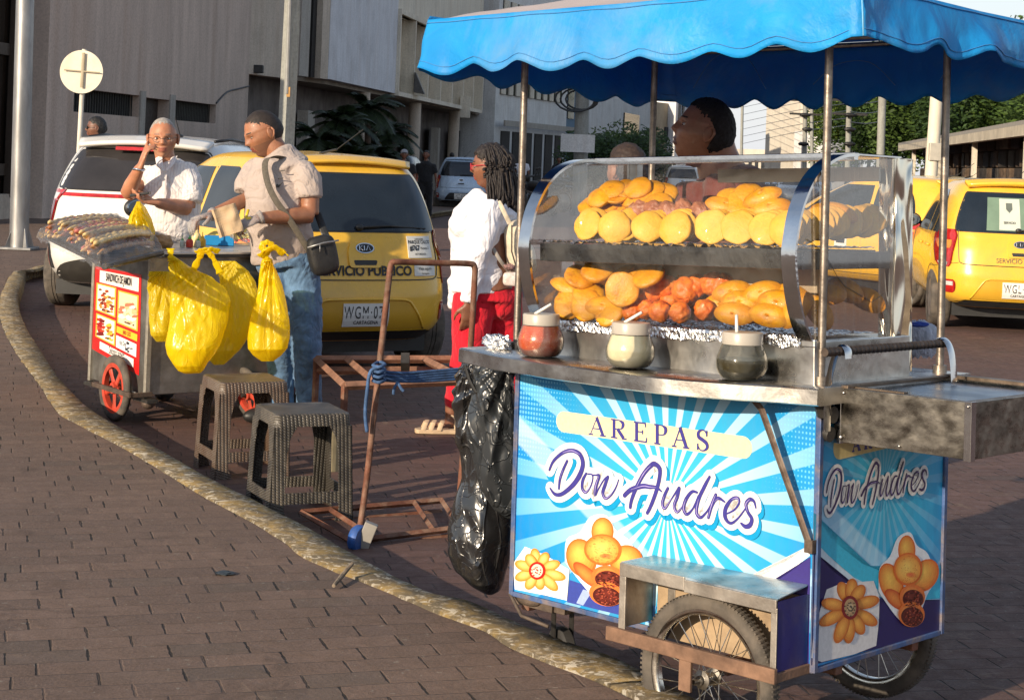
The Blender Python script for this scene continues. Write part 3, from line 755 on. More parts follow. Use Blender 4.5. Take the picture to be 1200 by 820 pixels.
b = MB(); b.grid(roofp, 50, 36); b.build('canopy_roof', ROOFM, cart, smooth=True)
b = MB()
for (p, q) in (((CXL,CF),(CXR,CF)),((CXR,CF),(CXR+.01,CBk)),((CXR,CBk),(CXL,CBk)),((CXL,CBk),(CXL,CF))):
    b.tube([(lerp(p[0], CXL/2+CXR/2, .01), lerp(p[1], .43, .02), 1.92), (lerp(q[0], CXL/2+CXR/2, .01), lerp(q[1], .43, .02), 1.92)], .008, 8)
for x, y in ((-.02,.03),(-1.08,.03),(-.02,.6),(-1.06,.6)): b.tube([(x, y, 1.86), (x*1.1, CF+.02 if y < .3 else CBk-.02, 1.92)], .007, 8)
for y in (.03, .6): b.tube([(CXL+.01, y, 1.9), (CXR, y, 1.9)], .007, 8)
b.build('canopy_frame', POLE, cart, smooth='auto')
# corner and belly seams
b = MB()
for (x0_, y0_) in ((CXR, CF),):
    b.tube([(x0_+(.004 if x0_ > 0 else -.004), y0_-.004, 1.935), (x0_+(.02 if x0_ > 0 else -.02), y0_-.02, 1.87), (x0_+(.030 if x0_ > 0 else -.03), y0_-.030, 1.815)], .0022, 6)
b.build('canopy_seam', HEMM, cart, smooth=True)

# ---- display case
case = bpy.data.objects.new('display_case', None); col.objects.link(case); case.parent = cart; case.rotation_euler = (0, -.022, 0); case.location = (.027, 0, -.006)
RIB = [(.004,1.085),(-.030,1.13),(-.058,1.20),(-.074,1.29),(-.065,1.35),(-.045,1.41),(0,1.475),(.06,1.52),(.13,1.545),(.20,1.552)]
RIB = smooth2(RIB, 4)
C0, C1 = -.955, -.03; CB_, CT_ = 1.085, 1.553; YB = .405
def rib(x, name='rib'):
    b = MB(); n = len(RIB); vs = []
    for i, (y, z) in enumerate(RIB):
        a, c_ = RIB[max(i-1,0)], RIB[min(i+1,n-1)]; dy, dz = c_[0]-a[0], c_[1]-a[1]; l = math.hypot(dy, dz); ny, nz_ = -dz/l*-1, dy/l*-1
        if ny > 0: pass
        for (du, dn) in ((-.021,0),(.021,0),(.021,.008),(-.021,.008)): vs.append((x+du, y-abs(dz/l)*dn*1.0, z+ (dy/l)*dn))
    fs = [(i*4+j, i*4+(j+1) % 4, (i+1)*4+(j+1) % 4, (i+1)*4+j) for i in range(n-1) for j in range(4)]
    b.add(vs, fs); return b.build(name, POLISH, case, smooth='auto')
rib(C1-.018); rib(C0+.0)
CG = glass('display glass', (.98,.98,.97), .4, .02, .06, (.85,.82,.75), 0)
CG2 = glass('smeared side glass', (.97,.96,.94), .22, .03, .04, (.85,.80,.70), .12)
b = MB(); n = len(RIB)
b.add([(x, y, z) for y, z in RIB for x in (C0+.02, C1-.035)], [(2*i, 2*i+1, 2*i+3, 2*i+2) for i in range(n-1)]); b.build('curved_front_glass', CG, case, smooth=True)
b = MB(); prof = RIB + [(YB-.03, CT_-.002), (YB-.03, CB_)]
b.prism([(y, z) for y, z in prof], 0, .003, lambda u, v, w: Vector((C1-.004+w, u, v))); b.build('side_glass', CG2, case)
b = MB(); b.prism([(y, z) for y, z in prof], 0, .003, lambda u, v, w: Vector((C0+w, u, v))); b.build('side_glass', CG2, case)
b = MB(); b.bb(C0, C1+.002, .185, YB, CT_, CT_+.007); b.bb(C0, C1, .182, .20, CT_-.012, CT_+.009); b.build('case_top', POLISH, case, bevel=.0015)
tb = NT('buckled steel post'); BUCK = tb.done(tb.pbr((.85,.78,.64), .16, 1.0, tb.bump(tb.noise(tb.coord('Object', 0, (12,12,3.5)), 1.0, .8, .4, 1.2), 1.0, .07)))
b = MB()
b.bb(C1-.05, C1+.004, YB-.03, YB+.055, CB_-.10, CT_+.002); 
b.build('rear_post', BUCK, case, bevel=.003)
b = MB(); b.bb(C0-.01, C0+.03, YB-.03, YB, CB_, CT_); b.build('rear_post', STEEL, case, bevel=.003)
b = MB(); b.bb(C0-.01, C1+.006, .0, YB+.04, CZ+.001, CB_-.001); b.bb(C0-.015, C1+.01, -.006, .006, CB_-.016, CB_+.004); b.build('case_base', mat('scuffed steel skirt', (.68,.66,.62), .32, 1, .25, 5, .3, 4, .02, dirt=(.18,.14,.1), dscale=6), case, bevel=.003)
b = MB(); b.bb(C0+.03, C1-.045, -.045, -.038, 1.262, 1.312); b.bb(C0+.03, C1-.045, -.038, YB-.05, 1.306, 1.310); b.bb(C1-.046, C1-.006, -.04, YB-.04, 1.262, 1.306)
b.build('shelf', mat('shelf steel', (.13,.125,.12), .3, 1, .25, 5, .4, 9, .01), case, bevel=.001)
b = MB(); b.bb(C0+.03, C1-.04, .10, .105, 1.20, 1.262); b.build('shelf_valance', mat('cream board', (.45,.36,.25), .5), case)
b = MB(); b.bb(C0+.36, C1-.03, YB-.06, YB-.052, 1.492, 1.530); b.build('rear_fascia', mat('bright cream board', (.80,.70,.54), .5), case)
# crumpled foil lining on both decks: ragged front edge
for z0, y0_, nm in ((CB_+.006, .002, 'foil_lining'), (1.314, -.034, 'foil_lining')):
    b = MB()
    def ff(u, v):
        x = lerp(C0+.03, C1-.04, u); y = lerp(y0_-.010*noise.noise(Vector((u*60, 0, z0)))-.006, YB-.06, v)
        return Vector((x, y, z0 + abs(noise.noise(Vector((x*70, y*70, z0))))*.010 + (noise.noise(Vector((u*80, 5, z0)))*.010 if v == 0 else 0)))
    b.grid(ff, 160, 30); b.build(nm, FOIL, case)
    if z0 < 1.2:
        b = MB(); b.grid(lambda u, v: Vector((lerp(C0+.0, C1-.03, u), -.008 - abs(noise.noise(Vector((u*90, v*2, 0))))*.006, lerp(CB_+.010, CB_-.018-.012*noise.noise(Vector((u*22, 1, 0))), v) )), 200, 5); b.build('foil_edge', FOIL, case)
# crack in the side glass
b = MB(); ck = [cl(945+x*.4, y, 'x', C1+.002) for x, y in ((2,278),(30,290),(55,305),(75,322),(88,334),(105,343),(130,352),(155,351),(190,340),(228,337))]
ck = [cl(px, py, 'x', C1+.0015) for px, py in ((947,277),(958,286),(972,303),(982,322),(990,332),(1003,340),(1021,351),(1030,345),(1036,341))]
b.tube(ck, .0008, 5); b.build('glass_crack', mat('glass crack', (.05,.045,.04), .6), case)

# ---- griddle box on the right end
gb = bpy.data.objects.new('griddle_box', None); col.objects.link(gb); gb.parent = cart
GX0, GX1, GY0, GY1, GZ0, GZ1 = .03, .388, .045, .56, .832, .966
GM = mat('stained griddle steel', (.36,.33,.28), .3, 1.0, .3, 16, .15, 30, .003, dirt=(.06,.048,.036), dscale=13, damt=.85, stretch=(1,1,1.6))
b = MB()
b.bb(GX0, GX1, GY0, GY0+.003, GZ0, GZ1); b.bb(GX1-.003, GX1, GY0+.003, GY1-.003, GZ0, GZ1); b.bb(GX0, GX1, GY1-.003, GY1, GZ0, GZ1); b.bb(GX0, GX0+.003, GY0+.003, GY1-.003, GZ0, GZ1); b.bb(GX0+.003, GX1-.003, GY0+.003, GY1-.003, GZ0, GZ0+.003)
b.build('box_shell', GM, gb, bevel=.001)
for (x, y) in ((GX1, GY0), (GX0, GY0), (GX1, GY1)): 
    b = MB(); b.bb(x-.016, x+.0025, y-.0025, y-.0005, GZ0-.004, GZ1+.002); b.bb(x+.0005, x+.0025, y-.002, y+.02, GZ0-.004, GZ1+.002); b.build('corner_seam', POLISH, gb, bevel=.0008)
b = MB(); b.bb(GX0+.006, GX1-.008, GY0+.008, GY1-.01, GZ1-.012, GZ1-.008); b.build('griddle_plate', mat('blued griddle plate', (.10,.16,.25), .28, .9, .3, 4, .2, 6, .01, dirt=(.05,.04,.035), dscale=4, damt=.6), gb, bevel=.001)
b = MB(); b.bb(GX0, GX1, GY0+.0035, GY0+.03, GZ1-.004, GZ1-.001); b.bb(GX1-.03, GX1-.0035, GY0+.03, GY1-.01, GZ1-.004, GZ1-.001); b.bb(GX0+.02, GX0+.16, GY0+.03, GY0+.05, GZ1-.003, GZ1+.002)
b.bb(GX0-.002, GX0+.02, GY0, GY1, GZ1-.002, GZ1+.006); b.bb(GX0, GX1-.1, GY1-.03, GY1+.005, GZ1-.002, GZ1+.008); b.build('rim_flange', mat('burnt steel flange', (.16,.12,.09), .5, .9, .3, 9, .4, 40, dirt=(.25,.2,.15), dscale=12), gb, bevel=.001)
b = MB(); b.ell((GX0+.004, GY0-.004, GZ0+.012), (.006,.004,.006)); b.ell((GX0+.01, GY0-.004, GZ1-.012), (.004,.003,.004)); b.ell((GX0+.17, GY0-.003, GZ0+.01), (.004,.003,.004)); b.ell((GX1-.006, GY0-.004, GZ1-.01), (.004,.003,.004)); b.build('rivet', STEEL, gb, smooth=True)
b = MB(); b.tube([(.012, -.012, .93), (.012, -.018, .945), (.014, .0, .9)], .02, 10); b.tube([(-.005,.02,.90),(.028,.02,.90)], .021, 14); b.tube([(-.005,.02,.855),(.022,.02,.85)], .019, 14); b.build('hinge', DARKST, gb, smooth='auto')
# push handle: rebar with two bent flat straps
b = MB(); HZ = 1.062
pts = [(.07, lerp(-.09, .47, i/90), HZ) for i in range(91)]
b.tube(pts, [.0105+.0016*math.sin(i*2.1) for i in range(91)], 10); b.build('push_handle', mat('rebar', (.10,.075,.06), .55, .7, .3, 30), cart, smooth='auto')
for y in (-.012, .455):
    b = MB(); P = [(.030, y, .862), (.031, y, .97), (.040, y, 1.02), (.052, y, 1.055), (.068, y, 1.076), (.084, y, 1.066), (.088, y, 1.045)]
    if y > .1: P = [(.088+ .02, y, .965), (.105, y, 1.0), (.098, y, 1.04), (.086, y, 1.066), (.068, y, 1.076), (.056, y, 1.068)]
    P = smooth2(P, 4); b.tube(P, [(.003, .016)]*len(P), 8, side=(1,0,0)); b.build('handle_strap', POLISH, cart, smooth='auto')
# diagonal strut hook in front of the print
b = MB(); b.tube([(-.165, -.055, .925), (-.14, -.05, .90), (-.010, -.020, .585), (-.006, -.012, .575)], [(.010,.003)]*4, 8, side=(1,0,.3)); b.bb(-.02, .004, -.024, -.003, .56, .592); b.build('counter_strut', mat('rusty strap', (.13,.09,.07), .55, .7, .3, 30, dirt=(.3,.25,.2), dscale=30), cart, bevel=.0)

# ---- wheel guard, rails, wheels
b = MB(); gx0, gx1, gy = -.515, -.02, -.135
vs = [(gx0, -.002, .468), (gx1, -.002, .478), (gx1+.004, gy, .462), (-.30, gy-.004, .452), (gx0, gy, .468)]
b.add([(x, y, z) for x, y, z in vs] + [(x, y, z-.003) for x, y, z in vs], [(0,4,3,2,1),(5,6,7,8,9)] + [(i, (i+1) % 5, 5+(i+1) % 5, 5+i) for i in range(5)])
gmat = panel_material('sunburst print guard', -.475, .615, 0, .2)
b.build('guard_top', mat('blue tinted guard metal', (.26,.36,.42), .32, .6, .5, 10, .3, 30, dirt=(.45,.42,.4), dscale=9, damt=.9), cart)  # grey metal; its blue reflection is put into the base colour
b = MB(); b.bb(gx0, -.30, gy-.006, gy, .432, .466); b.bb(-.30, gx1+.004, gy-.006, gy, .428, .460); b.bb(gx0, gx0+.022, gy-.005, gy+.002, .295, .432); b.bb(gx0, gx0+.003, gy, -.002, .295, .46); b.bb(gx1-.012, gx1+.006, gy-.004, gy, .27, .44)
b.bb(gx0+.06, gx0+.085, -.012, -.004, .29, .45); b.build('guard_frame', mat('weathered zinc sheet', (.42,.38,.33), .5, .8, .3, 9, .4, 30, dirt=(.2,.15,.12), dscale=8), cart, bevel=.0015)
b = MB(); b.bb(gx0+.024, gx1-.014, -.010, -.003, .262, .448); b.build('wheel_backboard', mat('stained tan board', (.42,.30,.18), .7, 0, .25, 6, .3, 30, dirt=(.16,.11,.07), dscale=6, damt=.7), cart)
b = MB(); b.bb(gx1-.002, gx1+.004, gy+.004, -.004, .285, .455); b.build('guard_side', NAVY, cart)
b = MB(); b.bb(gx0-.03, gx1+.014, gy-.020, gy-.006, .262, .298); b.bb(gx1-.01, gx1+.012, gy-.006, .05, .262, .285); b.bb(-.30, -.262, gy-.018, gy-.008, .185, .262)
b.build('wheel_rail', mat('rough rusty wood rail', C(128,98,78), .8, .1, .35, 14, .6, 80, .003, dirt=C(70,50,40), dscale=12), cart, bevel=.002)
b = MB(); b.bb(XL, 0, .10, .13, .24, .262); b.bb(XL, 0, .46, .49, .24, .262); b.bb(XL+.02, XL+.05, .02, .56, .225, .24); b.bb(-.30,-.26, .0, .60, .2, .24); b.build('chassis', RUST, cart, bevel=.002)
def big_wheel(cx_, cy_, cz_, Rw):
    root = bpy.data.objects.new('wheel', None); col.objects.link(root); root.parent = cart
    M = Matrix.Translation((cx_, cy_, cz_)) @ Matrix.Rotation(R(90), 4, 'X')
    b = MB(M); n = 96
    prof = [(Rw-.038,-.010),(Rw-.038,-.016),(Rw-.026,-.0215),(Rw-.012,-.0215),(Rw-.003,-.012),(Rw,-.004),(Rw,.004),(Rw-.003,.012),(Rw-.012,.0215),(Rw-.026,.0215),(Rw-.038,.016),(Rw-.038,.010)]
    b.lathe(prof, n, None, cap=False)
    for k in range(110):
        th = 2*math.pi*k/110
        for s_ in (-1, 1): b.box((math.cos(th+s_*.012)*(Rw-.0045), math.sin(th+s_*.012)*(Rw-.0045), s_*.009), (.010, .0055, .012), Matrix.Rotation(th, 3, 'Z'))
    b.build('tyre', RUBBER, root, smooth='auto', ang=50)
    b = MB(M); q = Rw-.038
    b.lathe([(q-.016,-.008),(q-.012,-.013),(q+.001,-.014),(q+.001,.014),(q-.012,.013),(q-.016,.008),(q-.016,-.008)], n, None, cap=False)
    b.build('rim', mat('aged chrome rim', (.75,.72,.66), .2, 1, .15, 20, dirt=(.35,.28,.2), dscale=25, damt=.5), root, smooth='auto', ang=50)
    b = MB(M)
    for k in range(28):
        th = 2*math.pi*k/28; s_ = 1 if k % 2 else -1; th2 = th + (.9 if (k//2) % 2 else -.9)
        b.tube([(math.cos(th2)*.018, math.sin(th2)*.018, s_*.024), (math.cos(th)*(q-.014), math.sin(th)*(q-.014), 0)], .0013, 5)
    b.build('spokes', mat('spoke wire', (.6,.56,.5), .3, 1, .2), root)
    b = MB(M); b.lathe([(.012,-.038),(.012,-.03),(.024,-.027),(.024,-.021),(.013,-.018),(.013,.018),(.024,.021),(.024,.027),(.012,.03),(.012,.038)], 20); b.lathe([(.006,-.06),(.006,.06)], 10); b.build('hub', STEEL2, root, smooth='auto')
    return root
big_wheel(-.268, -.072, .207, .212); big_wheel(-.268, .672, .237, .212)
# caster under the left end
root = bpy.data.objects.new('caster', None); col.objects.link(root); root.parent = cart
M = Matrix.Translation((-.93, .10, .093)) @ Matrix.Rotation(R(-25), 4, 'Z') @ Matrix.Rotation(R(90), 4, 'X')
b = MB(M); b.lathe([(.05,-.018),(.078,-.018),(.086,-.012),(.086,.012),(.078,.018),(.05,.018)], 40, cap=True); b.build('tyre', mat('dark rubber', (.03,.028,.026), .7), root, smooth='auto')
b = MB(M); b.lathe([(.02,-.024),(.045,-.02),(.045,.02),(.02,.024)], 20); b.bb(-.014,.014,.0,.15,-.03,-.026); b.bb(-.014,.014,.0,.15,.026,.03); b.build('fork', DARKST, root, smooth='auto')
b = MB(); b.bb(-.99, -.86, .03, .16, .236, .262); b.bb(-1.06,-.9,.02,.05,.236,.27); b.ell((-.99,.02,.26),(.05,.02,.02)); b.tube([(-1.05,.0,.27),(-.98,-.02,.22),(-.9,.01,.2)], .006, 6); b.build('mount', mat('grimy bracket', (.12,.09,.07), .7, .4, .4, 20, .6), root, bevel=.002)
# ------------------------------------------------------------------ food in the case
def food_mat(name, c, c2, scorch=None, rough=.5, sc=1.0):
    t = NT(name); co = t.coord(); oi = t.n('ShaderNodeObjectInfo')
    mp = t.n('ShaderNodeVectorMath', operation='ADD'); t.put(mp.inputs[0], co); t.t.links.new(t.comb(oi.outputs['Random'], 0, 0), mp.inputs[1])
    v = mp.outputs[0]
    a = t.noise(v, 28*sc, 6, .65); k = t.noise(v, 160*sc, 4, .7)
    cc = t.mix(t.ramp(a, .35, .7), c, c2); cc = t.mix(t.ramp(k, .5, .8, 0, .35), cc, tuple(min(1, x*1.5) for x in c))
    cc = t.mix(t.ramp(oi.outputs['Random'], 0, 1, 0, .35), cc, c2)
    if scorch: cc = t.mix(t.ramp(t.noise(v, 24*sc, 6, .7), .55, .72, 0, .85), cc, scorch)
    lx, ly, lz = t.sep(co); rad_ = t.math('SQRT', t.math('ADD', t.math('MULTIPLY', lx, lx), t.math('MULTIPLY', ly, ly)))
    if scorch:
        eb = t.math('MULTIPLY', t.ramp(t.math('ADD', rad_, t.math('MULTIPLY', t.math('SUBTRACT', t.noise(v, 60, 4), .5), .016)), .033, .041), .55)
        cc = t.mix(eb, cc, tuple(x*.5+y*.5 for x, y in zip(c2, scorch)))
        cc = t.mix(t.math('MULTIPLY', t.ramp(t.noise(v, 85, 4, .65), .56, .68), .45), cc, c2); cc = t.mix(t.math('MULTIPLY', t.ramp(t.noise(v, 140, 3, .6, .5), .66, .72), .6), cc, scorch)
    return t.done(t.pbr(cc, rough, 0, t.bump(t.math('ADD', k, t.math('MULTIPLY', a, .9)), .6, .003), .5, .1))
YEL = food_mat('fried corn yellow', (.74,.37,.007), (.62,.23,.004), (.33,.10,.008), .42)
PALE = food_mat('pale corn dough', (.74,.45,.05), (.70,.34,.025), (.65,.35,.04), .55)
ORA = food_mat('orange fried dough', (.78,.20,.015), (.60,.10,.01), (.80,.36,.04), .4)
MEAT = food_mat('roast meat', (.42,.17,.09), (.22,.07,.035), (.55,.33,.2), .38)
def disc(nm, M_, rad=.040, th=.0075, seed=0):
    b = MB(); rr = random.Random(seed); ph = rr.random()*9
    def fn(d):
        e = 1 + .07*noise.noise(Vector((d.x*1.6+ph, d.y*1.6, d.z))) + .035*noise.noise(Vector((d.x*5+ph, d.y*5, 2)))
        return e
    b.ell((0,0,0), (rad, rad, th), None, 40, 16, fn)
    vv = []
    for (x, y, z) in b.v:
        r_ = math.hypot(x, y)/rad
        if r_ < .86: z *= 1.15 + .1*noise.noise(Vector((x*40, y*40, ph)))
        elif r_ > .9: z = z*1.0 + math.copysign(.0016, z)
        z += .005*noise.noise(Vector((x*20, y*20, ph+4)))
        vv.append((x, y, z))
    b.v = vv
    return b
def puff(seed): return disc('a', None, .041, .0125, seed+20)
def emp(seed):          # half-moon stuffed arepa, puffed in the middle with a pressed rim
    b = MB(); ph = seed*3.3
    def fn(u, v):
        th = u*2*math.pi; q = abs(1-2*v); s_ = 1 if v < .5 else -1
        x = math.cos(th)*q*.050*(1+.04*noise.noise(Vector((math.cos(th)*2, math.sin(th)*2, ph)))); y = math.sin(th)*q*(.031 if math.sin(th) > 0 else .024)
        z = s_*(.015*(1-q**3)*(1+.25*noise.noise(Vector((x*30, y*30, ph)))) + (.0018 if q > .9 else .0012)*(1-q**8))
        return Vector((x, y, z))
    b.grid(fn, 36, 25, wrapu=True); return b
def ball(seed, rad=.034):
    b = MB(); ph = seed*5.1
    b.ell((0,0,0), (rad, rad*.96, rad*.95), None, 40, 26, lambda d: 1+.16*noise.noise(Vector((d.x*2.2+ph, d.y*2.2, d.z*2.2)))-.20*max(0,.25-abs(noise.noise(Vector((d.x*1.8+ph, d.y*1.8, d.z*1.8+4)))))+.09*abs(noise.noise(Vector((d.x*5+ph, d.y*5, d.z*5))))+.04*noise.noise(Vector((d.x*13+ph, d.y*13, d.z*13))))
    return b
CR3 = CM.to_3x3()
PROTO = {}
def food(kind, seed, m):
    key = (kind, seed)
    if key not in PROTO:
        b = {'puff': lambda: puff(seed), 'disc': lambda: disc('a', m, seed=seed), 'emp': lambda: emp(seed), 'ball': lambda: ball(seed)}[kind]()
        o = b.build({'disc':'arepa','puff':'arepa','emp':'stuffed_arepa','ball':'dough_ball'}[kind], m, smooth=True); me = o.data; bpy.data.objects.remove(o); PROTO[key] = me
    me = PROTO[key]
    if me.materials[0] != m:
        k2 = (kind, seed, m.name)
        if k2 not in PROTO: PROTO[k2] = me.copy(); PROTO[k2].materials.clear(); PROTO[k2].materials.append(m)
        me = PROTO[k2]
    return me
def put(name, kind, px, py, y, m, rx, ry=0, rz=0, s=1.0, label='', group='', cat='arepa', seed=None):
    p = cl(px, py, 'y', y); seed = random.randrange(7) if seed is None else seed
    o = bpy.data.objects.new(name, food(kind, seed, m)); col.objects.link(o)
    e = Matrix.Translation(p) @ Matrix.Rotation(R(rz), 4, 'Z') @ Matrix.Rotation(R(ry), 4, 'Y') @ Matrix.Rotation(R(rx), 4, 'X') @ Matrix.Scale(s, 4)
    o.matrix_world = CM @ e
    return tag(o, label, cat, group)
rr = random.Random(3)
# upper shelf, standing front row
fr = [(689,264),(722,266),(758,267),(790,267),(833,266),(865,266),(898,268),(924,268),(958,263),(981,262),(1003,260)]
for i, (x, y) in enumerate(fr):
    for k in range(3 if i not in (0, 9) else 2):
        put('arepa', 'disc' if rr.random() < .6 else 'puff', x + k*8+rr.uniform(-2,2), y-(k*1.5)+rr.uniform(-1,1), .012+k*.020 + (0 if i < 8 else (.15,.235,.30)[i-8]), PALE, 68+rr.uniform(-10,8), rr.uniform(-10,10), 18 + rr.uniform(-16,18) + k*12, 1.14+rr.uniform(-.03,.05),
            ('pale round arepa standing %s in the front row of the upper shelf' if k == 0 else 'pale arepa leaning just behind the %s front arepa of the upper shelf' if k == 1 else 'hindmost pale arepa leaning behind the %s front arepa of the upper shelf') % (ORD[i]+' from the left' if k == 0 else ORD[i]), 'pale arepas standing along the upper shelf')
# upper shelf, left heap
hl = [(692,240,-30),(712,243,-22),(733,240,-15),(704,232,-40),(722,229,-35),(742,232,-38),(757,230,-42),(717,223,-35),(734,221,-48),(748,221,-50),(763,223,-52),(778,228,-60),(772,238,-50)]
for i, (x, y, a) in enumerate(hl):
    put('arepa', 'puff' if i % 2 else 'disc', x, y, .10+.025*(i % 3), YEL, 28+rr.uniform(-8,8), a*-.65, -20+rr.uniform(-10,10), 1.0, 'deep yellow arepa, %s of the heap at the left end of the upper shelf' % ORD[i], 'yellow arepas heaped on the upper shelf left')
for i, (x, y) in enumerate([(738,254),(752,247),(768,246),(785,248),(803,247),(822,248)]):
    o = put('roast_meat_piece', 'ball', x, y, .085, MEAT, rr.uniform(0,90), rr.uniform(0,90), 0, .72+rr.random()*.2, 'browned lump of roast meat, %s from the left behind the pale arepas' % ORD[i], 'roast meat on the upper shelf', 'meat')
    o.scale.x *= 1.35
hr = [(850,243,15),(868,240,20),(886,238,-15),(903,244,-10),(859,236,10),(878,231,5),(893,232,-20),(917,252,-25),(846,253,8),(902,255,-12),(921,258,-30),(965,252,10),(984,250,20)]
for i, (x, y, a) in enumerate(hr):
    put('arepa', 'puff' if i % 3 else 'emp', x, y, .10+.022*(i % 3) + (0 if i < 11 else .14), YEL, 50+rr.uniform(-8,8), a, 25+rr.uniform(-10,10), 1.12 if i < 7 else 1.0, 'glossy yellow arepa, %s of the heap at the right end of the upper shelf' % ORD[i], 'yellow arepas heaped on the upper shelf right')
# lower deck left
ll = [(665,337,30,20),(690,336,40,25),(680,325,35,20),(710,326,40,15),(700,318,30,10),(730,320,20,-25),(745,326,30,-30),(672,346,30,15),(690,345,40,10),(706,342,35,5),(668,357,62,5),(688,358,66,0),(708,360,60,0),(716,366,50,-10),(760,324,35,-20)]
for i, (x, y, rx_, ry_) in enumerate(ll):
    put('arepa', 'puff' if i % 3 else 'emp', x, y, .03+.03*((i*2) % 4) if i < 10 else .012, YEL, rx_, ry_, 20+rr.uniform(-15,15), 1.15, 'yellow arepa, %s of the pile at the left of the lower deck' % ORD[i], 'yellow arepas piled on the lower deck left')
put('arepa', 'disc', 729, 339, -.018, YEL, 84, 0, 30, 1.22, 'large round yellow arepa standing face-on in the middle of the lower deck', None, seed=1)
bl = [(741,366,.0),(757,362,.02),(773,365,.0),(797,366,.0),(826,363,.0),(768,339,.05),(781,337,.05),(804,341,.04),(815,336,.06),(835,333,.07),(848,335,.07),(788,352,.06),(758,350,.05)]
for i, (x, y, yy) in enumerate(bl):
    put('dough_ball', 'ball', x, y, yy+.02, ORA, rr.uniform(0,360), rr.uniform(0,90), rr.uniform(0,360), (.86 if i < 5 else 1.0)+rr.uniform(-.05,.05) if i not in (5,7) else 1.15, 'craggy orange fried dough ball, %s of the pile in the middle of the lower deck' % ORD[i], 'orange dough balls on the lower deck', 'dough ball')
for i, (x, y) in enumerate([(795,322),(812,324)]):
    put('arepa', 'disc', x, y, .13, YEL, 20, 15*i, 0, 1.1, 'yellow arepa lying on top behind the orange balls, %s' % ('left one' if i == 0 else 'right one'), 'arepas behind the orange balls')
el = [(858,343,10,-8),(893,344,10,-14),(868,355,12,2),(912,355,12,6),(860,369,14,4),(901,371,14,8),(934,364,20,-45),(927,348,10,12),(884,358,12,10),(968,346,8,0),(990,341,10,20),(958,366,16,40),(1015,352,12,20),(846,358,14,-5),(920,370,14,8)]
for i, (x, y, rx_, ry_) in enumerate(el):
    yy = [.05,.05,.03,.03,.0,.0,.03,.08,.08,.19,.26,.12,.32,.07,.06][i]
    put('stuffed_arepa', 'emp', x, y, yy, YEL, 60+rx_, 0, 18, 1.12, 'puffed yellow stuffed arepa, %s of the pile at the right of the lower deck' % ORD[i], 'stuffed arepas piled on the lower deck right').rotation_euler.rotate_axis('Z', R(-ry_*1.2))
bpy.context.view_layer.update()

# ------------------------------------------------------------------ sauce jars on the counter
def jar(px, py, y, sauce, clear, label, tilt):
    p = cl(px, py, 'y', y); M = CM @ Matrix.Translation((p.x, p.y, CZ+.002))
    root = empty('sauce_jar', label, 'sauce jar', 'sauce jars on the counter', M=M)
    prof = [(.036,.0),(.050,.004),(.0625,.022),(.0655,.040),(.064,.055),(.056,.078),(.050,.092),(.049,.098)]
    P = smooth2(prof, 4)
    b = MB(); b.lathe([(r_*.965, z*.985+.0015) for r_, z in P if z < (.052 if clear else .087)], 48); b.build('sauce', sauce, root, smooth='auto')
    b = MB(); b.lathe([(0.001, 0)]+P+[(.046,.098)], 48, None, cap=False); b.build('jar_body', glass('cloudy jar plastic', (.93,.92,.88), .8, .12, .22, (.7,.68,.6)) if not clear else glass('frosted jar plastic', (.82,.82,.78), .6, .10, .16, (.5,.5,.42)), root, smooth='auto')
    b = MB(); b.lathe([(.0495,.088),(.0515,.089),(.0515,.116),(.0495,.119),(.040,.1195),(.001,.1195)], 48, None, cap=False)
    lid = b.build('lid', mat('translucent lid plastic', (.44,.40,.34), .35, 0, .08), root, smooth='auto')
    b = MB(); b.tube([(-.006,-.02,.119),(.036,.0,.148)] if tilt > 0 else [(-.004,-.02,.119),(-.018,-.004,.160)], .0042, 10); b.build('serving_spoon', mat('white straw plastic', (.8,.78,.72), .3), root, smooth=True)
    return root
def sauce_mat(nm, c, spot, sc, th):
    t = NT(nm); co = t.coord(); k = t.noise(co, sc, 4, .7, .4)
    cc = t.mix(t.ramp(k, th, th+.05), t.mix(t.ramp(t.noise(co, 20, 3), .3, .7), c, tuple(x*.75 for x in c)), spot)
    return t.done(t.pbr(cc, .22, 0, t.bump(k, .15, .003), .5, .4))
jar(633, 421, -.10, sauce_mat('tomato chilli sauce', (.60,.085,.022), (.80,.30,.10), 110, .60), False, 'round jar of red chilli sauce, leftmost on the counter of the blue cart', 1)
jar(738, 436, -.10, sauce_mat('garlic cream sauce', (.86,.80,.56), (.68,.60,.32), 130, .62), False, 'round jar of creamy white sauce between the red and the dark one', 1)
jar(869, 445, -.075, sauce_mat('dark herb sauce', (.045,.035,.012), (.22,.17,.05), 90, .62), True, 'half empty clear jar of dark green sauce, rightmost on the counter', -1)
# clutter on the counter's left end: crumpled foil and dark bag
b = MB(); p = cl(590, 405, 'y', -.02)
b.ell((0,0,0), (.045,.035,.022), None, 40, 24, lambda d: 1+.35*noise.noise(d*3.2)+.2*noise.noise(d*9)); o = b.build('crumpled_foil', FOIL); o.matrix_world = CM @ Matrix.Translation((-1.10, -.03, CZ+.02)); tag(o, 'crumpled silver foil lying on the left end of the counter', 'foil')
t = film('black plastic film', (.010,.010,.011), .02, .22, .9, 14, .8, coat=.3)
b = MB(); b.ell((0,0,0), (.075,.05,.03), None, 60, 36, lambda d: 1+.4*noise.noise(d*2.6)+.25*abs(noise.noise(d*7))); o = b.build('crumpled_bag', t); o.matrix_world = CM @ Matrix.Translation((-1.02, .09, CZ+.028)); tag(o, 'small crumpled black plastic bag behind the red sauce jar', 'plastic bag')

